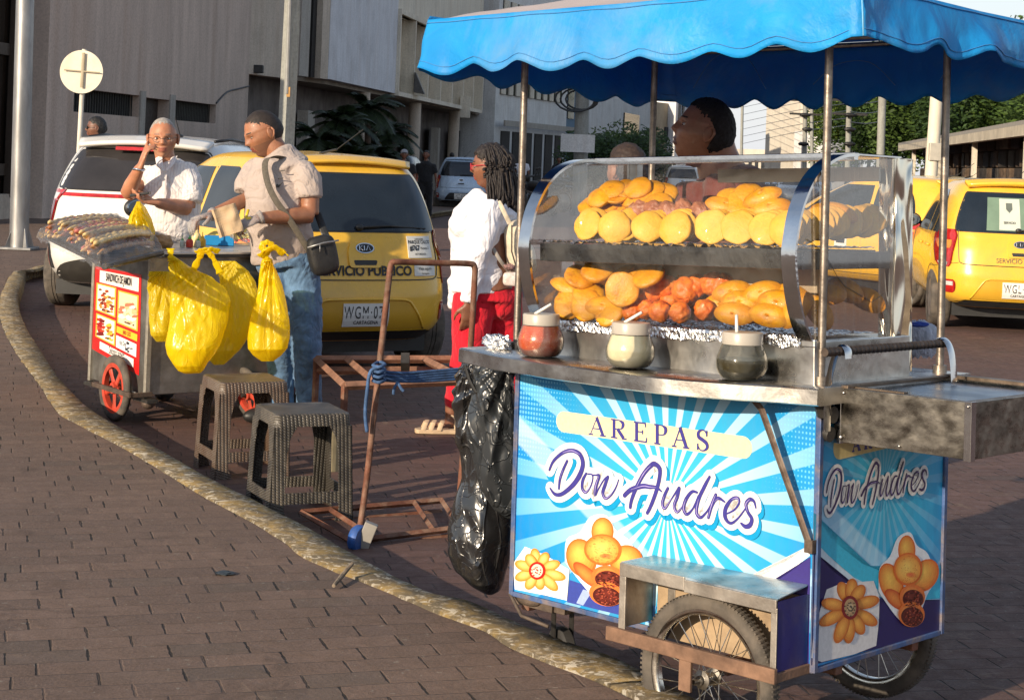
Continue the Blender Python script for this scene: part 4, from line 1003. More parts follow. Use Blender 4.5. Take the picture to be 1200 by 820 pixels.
# ------------------------------------------------------------------ big black rubbish bag hanging on the left corner of the counter
def sack(name, rows, D0, mat_, depth=.7, folds=9, amp=.10, seed=1, nu=120, nv=90, parent=None, topfold=1.0, sink=None):
    """rows: (py, px_left, px_right[, D offset]) outline of the sack read off the photo, at depth D0; round in section"""
    b = MB(); rr_ = random.Random(seed); ph = [rr_.random()*6.28 for _ in range(8)]
    def fn(u, v):
        q = v*(len(rows)-1); k = min(int(q), len(rows)-2); tt = q-k
        tt_ = tt*tt*(3-2*tt) if False else tt
        a, c_ = rows[k], rows[k+1]; py = lerp(a[0], c_[0], tt_); l = lerp(a[1], c_[1], tt_); r_ = lerp(a[2], c_[2], tt_); Dd = D0 + lerp(a[3] if len(a) > 3 else 0, c_[3] if len(c_) > 3 else 0, tt_)
        L_, R_ = PX(l, py, Dd), PX(r_, py, Dd); cc = (L_+R_)/2; hw = (R_-L_)/2; w_ = hw.length
        th = u*2*math.pi
        f = 1 + amp*.45*(math.sin(folds*th+ph[0]+4*noise.noise(Vector((v*3, th*.3, seed))))*(1-.75*v*topfold)) - amp*1.3*max(0, .22-abs(noise.noise(Vector((math.cos(th)*3+9, math.sin(th)*3, v*3.2+seed)))))*3*(1-.4*v)
        f += amp*1.4*noise.noise(Vector((math.cos(th)*2.2, math.sin(th)*2.2, v*5+seed))) + amp*.9*(abs(noise.noise(Vector((math.cos(th)*5, math.sin(th)*5, v*11+seed))))-.2)
        return cc + hw*(math.cos(th)*f) + Vector((0, 1, 0))*(math.sin(th)*w_*depth*f) + Vector((0,0,noise.noise(Vector((math.cos(th)*3, math.sin(th)*3, v*4)))*.012))
    b.grid(fn, nu, nv, wrapu=True)
    return b.build(name, mat_, parent, smooth=True)
def pbag(name, rows, D0, handles, m, T=(.02,.09,.10,.04), amp=.012, seed=1, nu=110, nv=120, k=5.0, parent=None, spread=.30):
    """hanging plastic bag: two sheets joined at the sides, drawn tight in folds that run down from the handle points"""
    b = MB(); H = [PX(x, y, D0) for x, y in handles]; zt = PX(rows[0][1], rows[0][0], D0).z; zb = PX(rows[-1][1], rows[-1][0], D0).z
    def fn(u, v):
        q = v*(len(rows)-1); i = min(int(q), len(rows)-2); t_ = q-i; a, c_ = rows[i], rows[i+1]
        py = lerp(a[0], c_[0], t_); l, r_ = lerp(a[1], c_[1], t_), lerp(a[2], c_[2], t_); th = u*2*math.pi; s_ = math.cos(th); sg = math.sin(th)
        dd = D0 + (lerp(a[3], c_[3], t_) if len(a) > 3 else 0)
        L_, R_ = PX(l, py, dd), PX(r_, py, dd); p = (L_+R_)/2 + (R_-L_)/2*s_
        tk = interp([(j/(len(T)-1), T[j]) for j in range(len(T))], v)[0]
        dep = math.copysign(abs(sg)**.75, sg)*tk; cr = 0
        for j, h in enumerate(H):
            dx, dz = p.x-h.x, h.z-p.z; ds = math.hypot(dx, dz); an = math.atan2(dx, max(dz, .01)); w_ = math.exp(-ds/spread)
            n1 = noise.noise(Vector((an*k + seed*7 + j*13, ds*1.2, seed + (5 if sg < 0 else 0)))); n2 = noise.noise(Vector((an*k*2.3 + seed + j*3, ds*1.5, seed+9)))
            cr += ((abs(n1)*2-.45) + (abs(n2)-.2)*.8)*w_*min(1, ds/.06)
        n3 = noise.noise(Vector((p.x*9+seed, p.z*5, seed*2))); n4 = noise.noise(Vector((p.x*17+seed, p.z*13+p.x*9, seed*3)))
        cr += (.22-abs(n3))*1.2 + (.2-abs(n4))*.35*min(1, v*1.5)
        e = abs(sg)**.5
        return p + Vector((0, 1, 0))*(dep + math.copysign(1, sg)*cr*amp*e*-1) + Vector((cr*amp*.5*(1-e), 0, 0))
    b.grid(fn, nu, nv, wrapu=True); o = b.build(name, m, parent, smooth=True); return o
BAGM = bagfilm('glossy black bag film', (.010,.010,.011), (.016,.016,.017), .03, .2, 0, .45, .4, .8)
root = empty('rubbish_bag', 'tall creased black rubbish bag hanging from the left corner of the blue cart', 'rubbish bag', loc=PX(570, 690, 5.32))
bpy.context.view_layer.update()
def adopt(o, root):
    bpy.context.view_layer.update(); o.parent = root; o.matrix_parent_inverse = root.matrix_world.inverted(); return o
adopt(pbag('bag_body', [(424,542,600),(440,535,600),(470,530,601),(500,532,600),(530,538,601),(560,538,602),(590,530,604),(620,524,604),(645,524,600),(665,533,594),(680,552,590),(689,566,586),(693,572,581)], 5.36, [(548,424),(596,430),(560,424)], BAGM, (.05,.08,.10,.13,.12,.03), .028, 3, 160, 170, 3.2, None, .45), root)
adopt(pbag('bag_flap', [(415,545,600),(425,556,604),(450,553,602),(480,549,606),(510,547,611),(540,553,615),(570,563,614),(595,578,612),(604,590,606),(607,596,602)], 5.20, [(548,415),(598,415)], bagfilm('dusty black bag film', (.018,.022,.026), (.028,.032,.036), .04, .30, 0, .8, .2, .7), (.03,.05,.07,.08,.06,.02), .024, 8, 140, 140, 3, None, .5), root)
b = MB(); b.tube([PX(545,428,5.18), PX(550,445,5.17), PX(558,460,5.16)], .006, 6); adopt(b.build('tie', BLACK), root)
# white and blue carrier bag lying behind the push handle
root = sack('carrier_bag', [(376,1070,1082),(379,1063,1092),(386,1060,1098),(396,1060,1100),(408,1062,1098),(418,1066,1092)], 5.1, film('white carrier film', (.62,.66,.75), .25, .35, .8, 20, .5), .8, 5, .12, 4, 60, 40)
tag(root, 'small white carrier bag with blue print hanging beyond the push handle', 'carrier bag')
b = MB(); b.ell(PX(1077, 380, 5.02), (.03,.012,.008), None, 20, 12, lambda d: 1+.3*noise.noise(d*4)); o = b.build('blue_print', mat('blue print ink', C(30,70,170), .4)); adopt(o, root)

# ------------------------------------------------------------------ stools
def stool(name, G0, rz, c, label, h=.43, wt=.14, wb=.185, group='plastic stools by the kerb'):
    root = empty(name, label, 'stool', group, loc=G0, rz=rz)
    t = NT(name+' weave plastic'); co = t.coord(); x, y, z = t.sep(co)
    # woven rattan relief: alternating slanted strands
    uu = t.math('ADD', x, y); a = t.math('FRACT', t.math('MULTIPLY', uu, 62)); k = t.math('FLOOR', t.math('MULTIPLY', uu, 62))
    ii = t.math('FRACT', t.math('ADD', t.math('MULTIPLY', z, 88), t.math('ADD', t.math('MULTIPLY', k, .5), t.math('MULTIPLY', a, .6))))
    hgt = t.math('MULTIPLY', t.math('SINE', t.math('MULTIPLY', ii, math.pi)), t.math('SINE', t.math('MULTIPLY', a, math.pi)))
    geo = t.n('ShaderNodeNewGeometry'); up = t.sep(geo.outputs['Normal'])[2]
    hgt2 = t.math('MULTIPLY', hgt, t.ramp(t.math('ABSOLUTE', up), .6, .8, 1, .15))
    cc = t.mix(t.ramp(hgt2, .05, .5), tuple(v*.5 for v in c), c); cc = t.mix(t.ramp(t.noise(co, 9, 6, .65), .45, .7, 0, .5), cc, (.22,.19,.15))
    m = t.done(t.pbr(cc, .42, 0, t.bump(hgt2, .8, .006), .5))
    # seat
    b = MB(); T = wt; n = 28
    def rr_(hw, z, rad=.03, k=20):
        pts = []
        for cx_, cy_, a0 in ((1,1,0),(-1,1,90),(-1,-1,180),(1,-1,270)):
            for j in range(6):
                th = R(a0+j*18); pts.append((cx_*(hw-rad)+math.cos(th)*rad, cy_*(hw-rad)+math.sin(th)*rad, z))
        return pts
    rings = [rr_(T*.55, h-.004), rr_(T*.9, h-.003), rr_(T-.006, h, .03), rr_(T, h-.006, .03), rr_(T+.004, h-.05, .03)]
    vs = [p for r_ in rings for p in r_]; m_ = 24
    b.add(vs, [(i*m_+j, i*m_+(j+1) % m_, (i+1)*m_+(j+1) % m_, (i+1)*m_+j) for i in range(4) for j in range(m_)] + [tuple(range(m_))[::-1]])
    b.build('seat', m, root, smooth='auto', ang=50)
    # four L-section legs with a crossbar between them and round-cornered opening
    def hw(z): return lerp(wb, T+.004, z/(h-.05))
    for sx, sy in ((1,1),(-1,1),(-1,-1),(1,-1)):
        b = MB(); W_ = .060
        for axis in (0, 1):
            pr = []
            for z in (0.0, .02, .05, .12, .20, .28, .34, h-.05):
                H_ = hw(z); ww = W_ + (.035*((z-.28)/(h-.05-.28))**2 if z > .28 else 0) + (.02*(1-z/.05) if z < .05 else 0)
                pr.append((H_, z, ww))
            vo = []
            for H_, z, ww in pr:
                for (d, o_) in ((H_, H_), (H_-ww, H_), (H_-ww, H_-.006), (H_, H_-.006)):
                    x_, y_ = (d, o_) if axis == 0 else (o_, d)
                    vo.append((sx*x_, sy*y_, z))
            b.add(vo, [(i*4+j, i*4+(j+1) % 4, (i+1)*4+(j+1) % 4, (i+1)*4+j) for i in range(len(pr)-1) for j in range(4)] + [(3,2,1,0), tuple(len(pr)*4-4+j for j in range(4))])
        b.build('leg', m, root, bevel=.0015)
    for k in range(4):
        b = MB(); z0, z1 = .075, .120; a, c_ = hw(z0), hw(z1); s__ = [(1,0),(0,1),(-1,0),(0,-1)][k]
        vs = []
        for z in (z0, z1):
            H_ = hw(z)-.0008
            for o_, d in ((H_, -H_+.03), (H_, H_-.03), (H_-.006, H_-.03), (H_-.006, -H_+.03)):
                x_, y_ = (o_*s__[0], d) if s__[0] else (d, o_*s__[1]); vs.append((x_, y_, z))
        b.hexa(vs); b.build('crossbar', m, root)
    return root
stool('plastic_stool', Vector((-1.20, 7.93, 0)), R(26), (.13,.082,.055), 'brown woven-pattern plastic stool, the farther of the two beside the kerb', .435, .160, .178)
stool('plastic_stool', Vector((-.825, 7.06, 0)), R(24), (.062,.055,.046), 'dark grey woven-pattern plastic stool, the nearer of the two beside the kerb', .435, .160, .178)
# pale post seen through the near stool
b = MB(); b.tube([Vector((-.80, 8.05, 0)), Vector((-.80, 8.05, .27))], .052, 20); o = b.build('paint_tin', mat('old tin', (.28,.24,.15), .5, .3, .3, 12, dirt=(.15,.12,.08))); tag(o, 'dusty beige cylinder standing behind the near stool', 'canister')

# ------------------------------------------------------------------ hand truck with pallet frames
ht = empty('hand_truck', 'rusty tubular hand truck standing upright with blue rope lashed round it', 'hand truck', loc=G(425, 640))
bpy.context.view_layer.update()
DT = 6.62
hp = lambda x, y, D: PX(x, y, D)
b = MB(); b.tube(smooth2([tuple(hp(420,632,6.55)), tuple(hp(430,560,6.6)), tuple(hp(441,460,6.66)), tuple(hp(450,380,6.72)), tuple(hp(456,325,6.78)), tuple(hp(459,309,6.8)), tuple(hp(466,307,6.81)), tuple(hp(505,308,6.9)), tuple(hp(548,309,7.0)), tuple(hp(556,313,7.02)), tuple(hp(556,330,7.02)), tuple(hp(552,400,6.98)), tuple(hp(545,500,6.93)), tuple(hp(538,590,6.86))], 4), .0125, 12)
adopt(b.build('handle_frame', RUST, smooth=True), ht)
def bar(pts, r=.014, m=RUST, nm='rail', root=None, sq=True):
    b = MB(); b.tube([tuple(p) for p in pts], r, 4 if sq else 8); return adopt(b.build(nm, m), root)
F0, F1, F2, F3 = G(358,603,.0)+Vector((0,0,.12)), G(522,590,.0)+Vector((0,0,.12)), G(545,622,0)+Vector((0,0,.10)), G(412,645,0)+Vector((0,0,.10))
fa, fb_, fc, fd = PX(353,600,6.9), PX(518,586,7.2), PX(540,618,6.75), PX(412,634,6.55)
for a, c_ in ((fa,fb_),(fd,fc),(fa,fd),(fb_,fc),(fa.lerp(fb_,.2),fd.lerp(fc,.2)),(fa.lerp(fb_,.8),fd.lerp(fc,.75)),(fa+Vector((0,0,-.05)),fb_+Vector((0,0,-.05))),(PX(440,656,6.6),PX(527,650,6.7)), (PX(447,641,6.6),PX(530,628,6.75))):
    bar([a, c_], .013, RUST, 'rail', ht)
b = MB(); M = Matrix.Translation(PX(420, 632, 6.5)-Vector((0,0,.0))) @ Matrix.Rotation(R(62), 4, 'Z') @ Matrix.Rotation(R(90), 4, 'X')
b.M = M; b.lathe([(.022,-.02),(.050,-.018),(.056,-.008),(.056,.008),(.050,.018),(.022,.02)], 28); adopt(b.build('wheel', mat('chipped blue wheel', C(40,90,165), .55, .1, .3, 20, dirt=(.1,.08,.06), dscale=20), smooth='auto'), ht)
b = MB(); b.box(PX(430,627,6.5), (.05,.04,.10), Matrix.Rotation(R(20), 3, 'Y')); adopt(b.build('wheel_bracket', mat('grey painted bracket', (.3,.28,.25), .6), bevel=.003), ht)
ROPE = mat('blue rope', (.05,.11,.24), .8, 0, .35, 40, .8, 300, .003)
def rope(pts, r=.007, nm='rope', root=ht):
    b = MB(); b.tube(smooth2([tuple(p) for p in pts], 6), r, 8); return adopt(b.build(nm, ROPE, smooth=True), root)
for k in range(5):
    rope([PX(437, 434+k*2.6, 6.64-.02*(k%2)), PX(470, 437+k*2.7+math.sin(k)*1.5, 6.7), PX(505, 435+k*2.8, 6.8), PX(550, 431+k*3.0, 6.92)], .006)
rope([PX(444,430,6.6), PX(434,436,6.6), PX(430,460,6.6), PX(428,485,6.6), PX(430,506,6.6)], .007)
rope([PX(466,448,6.66), PX(462,455,6.65), PX(461,462,6.65)], .006); rope([PX(466,448,6.66), PX(470,455,6.65), PX(473,458,6.65)], .006)
for k in range(4): rope([PX(437,428+k*6,6.62), PX(444,430+k*6,6.58), PX(451,427+k*6,6.62), PX(444,424+k*6,6.68), PX(437,428+k*6,6.62)], .0065)
# second frame lying behind: flat ladder-shaped pallet
pf = empty('pallet_frame', 'flat rusty ladder-shaped steel frame propped behind the hand truck', 'steel frame', loc=G(450,470))
bpy.context.view_layer.update()
q0, q1, q2, q3 = PX(371,421,9.2), PX(532,421,9.4), PX(545,437,8.6), PX(404,452,8.4)
for a, c_ in ((q0,q1),(q3,PX(560,446,8.7)),(q0,q3),(q0.lerp(q1,.22),q3.lerp(q2,.25)),(q0.lerp(q1,.78),q3.lerp(q2,.9)),(q0+Vector((0,0,-.06)),q1+Vector((0,0,-.06)))):
    bar([a, c_], .022, mat('rusty flat bar', C(150,110,88), .75, .2, .3, 12, .5, 80, dirt=C(90,60,45), dscale=9), 'rail', pf)
for p in (q0, q1, q3): bar([p, Vector((p.x, p.y, .02))], .018, RUST, 'leg', pf)
bar([PX(470,424,9.2), PX(480,424,9.2)], .05, DARKST, 'axle_box', pf)
# stick lying across the kerb and small litter
b = MB(); b.tube([G(391,686,.14), G(401,674,.150), G(413,660,.175)], [.006,.008,.006], 8); tag(b.build('stick', mat('dry stick', (.22,.17,.12), .8, 0, .3, 60, .5, 200)), 'short broken stick lying across the kerb edge', 'stick')
b = MB(); b.ell(G(264,671,.132), (.03,.02,.006), None, 14, 8, lambda d: 1+.5*noise.noise(d*5)); tag(b.build('litter_scrap', mat('dark scrap', (.03,.04,.05), .6)), 'small dark scrap of litter on the sidewalk pavers', 'litter')
# ------------------------------------------------------------------ the smaller food cart on the left
LW = R(38); lc = G(172, 463, .0); lo = PX(171, 463, 1.0)
_d = ray(171, 463); _t = (.17-1.5)/_d.z; LO = CAM + _d*_t; LO.z = 0
LM = Matrix.Translation(LO) @ Matrix.Rotation(LW, 4, 'Z')      # +x runs away to the right along the long side, +y back-left along the short side
LMI = LM.inverted()
def ll_(px, py, ax, val):
    o = LMI @ CAM; d = LMI.to_3x3() @ ray(px, py); i = 'xyz'.index(ax); t_ = (val-o[i])/d[i]; return o + d*t_
lcart = empty('street_food_cart', 'small steel food cart with red menu poster and yellow bags hung along its counter', 'food cart', M=LM)
LX, LY, L0, L1 = 1.0, .70, .17, .90
GALV = mat('grimy grey sheet steel', (.20,.19,.17), .5, .7, .3, 6, .3, 20, dirt=(.08,.065,.05), dscale=7, damt=.7)
b = MB(); b.bb(0, .012, 0, LY, L0, L1); b.build('end_panel', GALV, lcart, bevel=.003)
b = MB(); b.bb(.0125, LX, 0, .012, L0, L1); b.build('side_panel', mat('dull steel side', (.33,.31,.28), .38, .8, .3, 5, .25, 14, dirt=(.10,.085,.06), dscale=6, damt=.6), lcart, bevel=.003)
b = MB(); b.bb(.0125, LX, LY-.012, LY, L0, L1); b.build('side_panel', GALV, lcart); b = MB(); b.bb(LX-.012, LX, .0125, LY-.0125, L0, L1); b.build('end_panel', GALV, lcart)
for x_, y_ in ((0,0),(LX,0),(0,LY),(LX,LY)):
    b = MB(); b.bb(x_-.012, x_+.016, y_-.014, y_+.014, L0-.01, L1); b.build('corner_post', mat('pale worn post', (.40,.37,.31), .5, .5, .25, 20, dirt=(.15,.1,.07), dscale=20), lcart, bevel=.003)
b = MB(); b.bb(-.06, LX+.12, -.05, LY+.05, L1+.002, L1+.03); b.build('counter', mat('white worn counter', (.58,.54,.48), .35, .3, .15, 6, dirt=(.25,.2,.15)), lcart, bevel=.006)
b = MB(); b.bb(-.062, LX+.122, -.053, -.0505, L1+.004, L1+.02); b.build('counter_trim', BLACK, lcart)
b = MB(); b.bb(-.04, .02, -.1, LY, L0-.03, L0-.012); b.build('axle_rail', DARKST, lcart)
# poster on the short end (x = 0 plane), facing -x
def fP(px, py):
    p = ll_(px, py, 'x', -.001); return (p.y, p.z)
mP = lambda u, v, w: Vector((-.0014-w, u, v))
poster = MB(); poster.col = C(205,32,30); poster.off = .0003
poster.flat([fP(*p) for p in [(111,312),(166,322),(163,440),(107,408)]], mP, .0004)
po = poster.build('menu_poster', PRINT, lcart)
def pp(u, v):   # poster-relative px
    x = lerp(111, 166, u) - 3.6*v; y0 = lerp(312, 322, u); y1 = lerp(408, 440, u); return (x, lerp(y0, y1, v))
def quad(mb, u0, v0, u1, v1, c_, r_=0):
    mb.col = c_
    mb.flat([fP(*pp(u, v)) for u, v in ((u0,v0),(u1,v0),(u1,v1),(u0,v1))], mP, .0003)
b = MB(); b.off = .001
quad(b,.12,.035,.95,.175,C(240,235,228))
for (u0,v0,u1,v1) in ((.06,.19,.48,.52),(.52,.21,.96,.57),(.08,.55,.50,.83)):
    quad(b,u0,v0,u1,v1,C(238,180,60)); quad(b,u0+.03,v0+.015,u1-.03,v1-.015,C(250,240,222) if u0 < .5 else C(242,215,180))
quad(b,.52,.60,.96,.67,C(240,190,50)); quad(b,.52,.70,.95,.83,C(235,235,235)); quad(b,.18,.86,.90,.945,C(240,236,230))
b.build('poster_blocks', PRINT, po)
rq = random.Random(5)
b = MB(); b.off = .0022
def blobs(u0,v0,u1,v1,cols,n,sz):
    for _ in range(n):
        u, v = rq.uniform(u0,u1), rq.uniform(v0,v1); b.col = rq.choice(cols); a = rq.uniform(0,3); x, y = pp(u, v)
        b.flat([fP(x+math.cos(a+t_)*sz*rq.uniform(.7,1.5), y+math.sin(a+t_)*sz*rq.uniform(.5,1.0)) for t_ in (0,1.1,2.2,3.2,4.4,5.4)], mP, .00004)
blobs(.14,.25,.42,.49,[C(170,60,25),C(120,45,25),C(225,130,50),C(90,35,20),C(240,180,80)],46,2.0)
blobs(.60,.32,.90,.52,[C(250,245,235),C(225,190,140),C(235,225,215),C(190,120,90)],26,3.0); blobs(.7,.5,.88,.53,[C(60,40,30)],5,1.2)
blobs(.13,.59,.28,.79,[C(165,25,25),C(120,20,20),C(200,60,40)],22,2.3); blobs(.32,.60,.46,.79,[C(240,190,60),C(225,160,50),C(150,60,30),C(90,110,40)],22,1.8)
blobs(.74,.72,.86,.81,[C(50,50,60),C(90,90,100)],8,1.5)
b.build('food_pictures', PRINT, po)
def ptext(s_, u, v, hpx, colr, sx=1.0, bold=.0, nm='lettering'):
    b = MB(); b.off = .004; b.col = colr
    x, y = pp(u, v); o0 = Vector((0, *fP(x, y))); e = Vector((0, *fP(x+10, y+(1.8+v*2.3)))) - o0; e.normalize()
    sc_ = hpx/210
    fm = lambda a, c_, w: Vector((-.0014-w, o0.y+e.y*a, o0.z+e.z*a+c_))
    b.text(s_, sc_, fm, bold, 'CENTER', sx); return b.build(nm, PRINT, po)
ptext('SANDWICH DE JAMON', .53, .135, 13, C(35,30,32), .50, .0012); ptext('JAMON  QUESO', .74, .655, 7, C(170,30,25), .42, .0006)
ptext('SALCHICHA', .28, .50, 5, C(60,40,30), .5); ptext('Hot Dog', .66, .78, 8, C(60,60,70), .6, .0006); ptext('Deliciosos Sandwich', .54, .925, 12, C(40,30,30), .42, .0012)
# wheel at the near corner, in front of the end panel
def spoked(root, M, Rw, tm, rm, nsp=5, tw=.022):
    b = MB(M); b.lathe([(Rw-.045,-tw*.7),(Rw-.02,-tw),(Rw-.004,-tw*.6),(Rw,0),(Rw-.004,tw*.6),(Rw-.02,tw),(Rw-.045,tw*.7)], 56, None, cap=False); b.build('tyre', tm, root, smooth='auto', ang=60)
    b = MB(M); q = Rw-.045; b.lathe([(q-.022,-.014),(q+.002,-.016),(q+.002,.016),(q-.022,.014),(q-.022,-.014)], 56, None, cap=False)
    for k in range(nsp):
        th = 2*math.pi*k/nsp; dv = Vector((math.cos(th), math.sin(th), 0)); b.tube([dv*.02, dv*(q*.5), dv*(q-.012)], [(.017,.009),(.014,.008),(.020,.009)], 8, side=(-dv.y, dv.x, 0))
    b.lathe([(.030,-.02),(.034,0),(.030,.02)], 20); b.build('rim', rm, root, smooth='auto')
    b = MB(M); b.lathe([(.010,-.045),(.014,-.03),(.014,.03),(.010,.045)], 12); b.build('hub', DARKST, root, smooth='auto')
RIMR = mat('faded red rim', C(205,70,50), .5, .1, .25, 20, dirt=C(120,80,60), dscale=14, damt=.6)
for (x_, y_) in ((-.055, .26),):
    root = bpy.data.objects.new('wheel', None); col.objects.link(root); root.parent = lcart
    spoked(root, Matrix.Translation((x_, y_, .178)) @ Matrix.Rotation(R(90), 4, 'Y'), .178, RUBBER, RIMR)
root = bpy.data.objects.new('wheel', None); col.objects.link(root); root.parent = lcart
spoked(root, Matrix.Translation((LX+.04, .30, .178)) @ Matrix.Rotation(R(90), 4, 'Y'), .178, RUBBER, RIMR)
root = bpy.data.objects.new('wheel', None); col.objects.link(root); root.parent = lcart
spoked(root, Matrix.Translation((.60, -.03, .15)) @ Matrix.Rotation(R(78), 4, 'Y') @ Matrix.Rotation(R(0), 4, 'X'), .15, RUBBER, RIMR, 5, .018)
b = MB(); b.bb(-.11, -.09, -.04, .45, .165, .19); b.bb(-.11, .02, -.04, -.02, .165, .19); b.bb(-.11, .02, .43, .45, .165, .19); b.ell((.0,-.03,.13), (.035,.035,.03)); b.build('wheel_fork', mat('rusty fork', (.12,.085,.065), .7, .5, .3, 20), lcart, bevel=.003)

# tray of skewered meat wrapped in clear film, overhanging the short end
tray = empty('skewer_tray', 'film-wrapped tray heaped with grilled meat skewers jutting from the steel cart', 'food tray', M=LM)
TA, TB = PX(58, 281, 9.15), PX(186, 297, 8.55)
def tr(px, py, dz=0):    # px on the tray's top plane (z ~ .96)
    p = ll_(px, py, 'z', .945 + dz); return p
b = MB(); tc = [ll_(x, y, 'z', .935) for x, y in ((52,278),(118,310),(184,297),(128,268))]
b.hexa([Vector((p.x, p.y, .925)) for p in tc] + [Vector((p.x, p.y, .94)) for p in tc]); b.build('tray_board', mat('dark tray', (.07,.06,.05), .4, .6, .3, 9), tray, bevel=.003)
cA_, cB_, cC_, cD_ = tc
SK = [mat('grilled meat a', (.42,.17,.07), .35, 0, .4, 40, .5, 90), mat('grilled meat b', (.62,.33,.13), .35, 0, .4, 40, .5, 90), mat('grilled meat c', (.72,.50,.20), .35, 0, .3, 40, .5, 90), mat('sausage pink', (.55,.16,.12), .3, 0, .3, 30)]
rs = random.Random(11)
for k in range(64):
    layer = k % 4; t_ = 0
    u = rs.uniform(.05, .95)
    a = cA_.lerp(cB_, u); c_ = cD_.lerp(cC_, u); a = a.lerp(c_, rs.uniform(-.06,.06)); c_ = c_.lerp(a, rs.uniform(0,.12))
    z = .948 + layer*.024 + .025*math.sin(u*3.1)
    b = MB(); n = 9; pts = []; rad = []
    for i in range(n*3+1):
        q = i/(n*3); p = a.lerp(c_, q); pts.append(Vector((p.x + rs.uniform(-.004,.004), p.y+rs.uniform(-.004,.004), z+.02*math.sin(q*3.1)+rs.uniform(-.002,.002)))); rad.append(.014*(.55+.6*abs(math.sin(i*1.05+k))) if i not in (0, n*3) else .003)
    b.tube(pts, rad, 7); b.mi = 0
    o = b.build('meat_skewer', SK[rs.choice([0,1,1,2,2,3])], tray, smooth=True)
fl = glass('clinging film', (.97,.96,.94), 1.3, .10, .10, (.75,.72,.66))
FT = NT('wrinkled cling film'); co = FT.coord(); tp = FT.n('ShaderNodeBsdfTransparent'); gl_ = FT.n('ShaderNodeBsdfGlossy'); gl_.inputs['Roughness'].default_value = .16
FT.put(gl_.inputs['Normal'], FT.bump(FT.noise(co, 22, 5, .6, 1.0), 1.0, .02)); df = FT.n('ShaderNodeBsdfDiffuse'); df.inputs[0].default_value = (.72,.66,.58,1)
s1 = FT.mixsh(.05, tp.outputs[0], df.outputs[0]); fr_ = FT.n('ShaderNodeFresnel'); fr_.inputs[0].default_value = 1.5
FILM = FT.done(FT.mixsh(FT.math('ADD', FT.math('MULTIPLY', fr_.outputs[0], .5), .03, clamp=True), s1, gl_.outputs[0]))
def ff(u, v):
    a = cA_.lerp(cB_, u*1.12-.06); c_ = cD_.lerp(cC_, u*1.12-.06); p = a.lerp(c_, v*1.16-.08)
    e = min(1, min(u, 1-u, v, 1-v)*7)
    return Vector((p.x, p.y, .925 + .135*math.sqrt(e)*(.80+.25*math.sin(u*2.8)) + .016*noise.noise(Vector((u*14, v*9, 0))) + .008*noise.noise(Vector((u*40, v*22, 3)))))
b = MB(); b.grid(ff, 90, 60); b.build('wrapping_film', FILM, tray, smooth=True)
b = MB(); e1, e2 = ll_(120,312,'z',.93), ll_(186,296,'z',.95); b.tube([e1+Vector((-.0,-.02,0)), e2+Vector((0,-.03,0))], .016, 8); b.build('tray_edge', DARKST, tray, smooth='auto')

# yellow bags
YF = bagfilm('yellow carrier film', (1.0,.80,.012), (1.0,.74,.010), .5, .24, .12, .3)
YF2 = bagfilm('thin yellow film', (1.0,.82,.06), (.98,.76,.03), .55, .28, .30, .3)
def ybag(label, rows, D, handles, seed, m=YF, tie=None, group='yellow bags hung along the counter', T=(.01,.03,.06,.08,.02), amp=.020, food=None):
    root = empty('yellow_bag', label, 'plastic bag', group, loc=PX((rows[0][1]+rows[0][2])/2, rows[0][0], D)); bpy.context.view_layer.update()
    adopt(pbag('bag_body', rows, D, handles, m, T, amp, seed, spread=.35), root)
    for pts in tie or []:
        b = MB(); Q = smooth2([tuple(PX(x, y, D-.03+dz)) for x, y, dz in pts], 6); n = len(Q)
        b.tube(Q, [(.013+.008*abs(2*i/(n-1)-1)+.003*math.sin(i*1.7), .0035+.002*math.sin(i*2.3)) for i in range(n)], 10); adopt(b.build('bag_handle', m, smooth=True), root)
    if food:
        x, y, rr_, c_ = food; b = MB(); b.ell(PX(x, y, D), (rr_, .045, rr_*.7), None, 24, 16, lambda d: 1+.3*noise.noise(d*2.3)); adopt(b.build('bag_contents', mat('packed food', c_, .6, 0, .3, 20), smooth=True), root)
    return root
ybag('yellow bag with drawn-up handles, nearest the poster and hanging lowest', [(300,199,204),(312,199,222),(325,199,248),(340,200,266),(352,200,270),(370,199,267),(390,196,262),(404,193,258),(415,196,252),(426,203,243),(434,210,238),(437,216,234)], 8.62, [(201,294),(238,294),(256,296)], 2, tie=[[(200,291,0),(200,298,0),(201,306,.01)],[(231,297,0),(238,293,-.02),(247,292,-.02),(257,295,0)],[(238,293,-.02),(233,303,0),(226,318,.02)],[(242,293,-.02),(250,303,0),(258,320,.02)]], food=(222,418,.055,(.75,.38,.03)), T=(.01,.02,.045,.07,.085,.075,.02))
ybag('slack see-through yellow bag, second along the counter from the poster', [(306,252,276),(318,256,292),(332,258,300),(348,260,304),(370,258,302),(392,252,292),(410,246,281),(421,246,270),(427,251,262)], 8.82, [(262,300),(280,302)], 6, m=YF2)
ybag('yellow bag knotted round the counter corner beside the man in jeans', [(303,308,318),(318,306,324),(335,303,330),(352,300,334),(375,293,339),(395,290,340),(408,291,337),(416,297,330),(423,306,320)], 8.75, [(312,298),(318,296)], 9, tie=[[(305,301,0),(313,294,-.03),(322,290,-.03),(333,298,0)],[(311,294,-.03),(307,288,-.03),(313,284,-.03),(319,289,-.02),(312,296,-.02)],[(318,290,-.02),(328,291,0),(338,300,0)],[(312,294,-.02),(312,300,0),(313,306,.01)]], food=(318,400,.045,(.85,.65,.2)))
ybag('crumpled dull yellow bag pressed behind the poster corner below the counter', [(318,176,198),(332,174,202),(350,174,204),(375,175,204),(392,178,201),(400,184,194)], 8.76, [(180,310),(196,310)], 12, m=YF2, group=None)
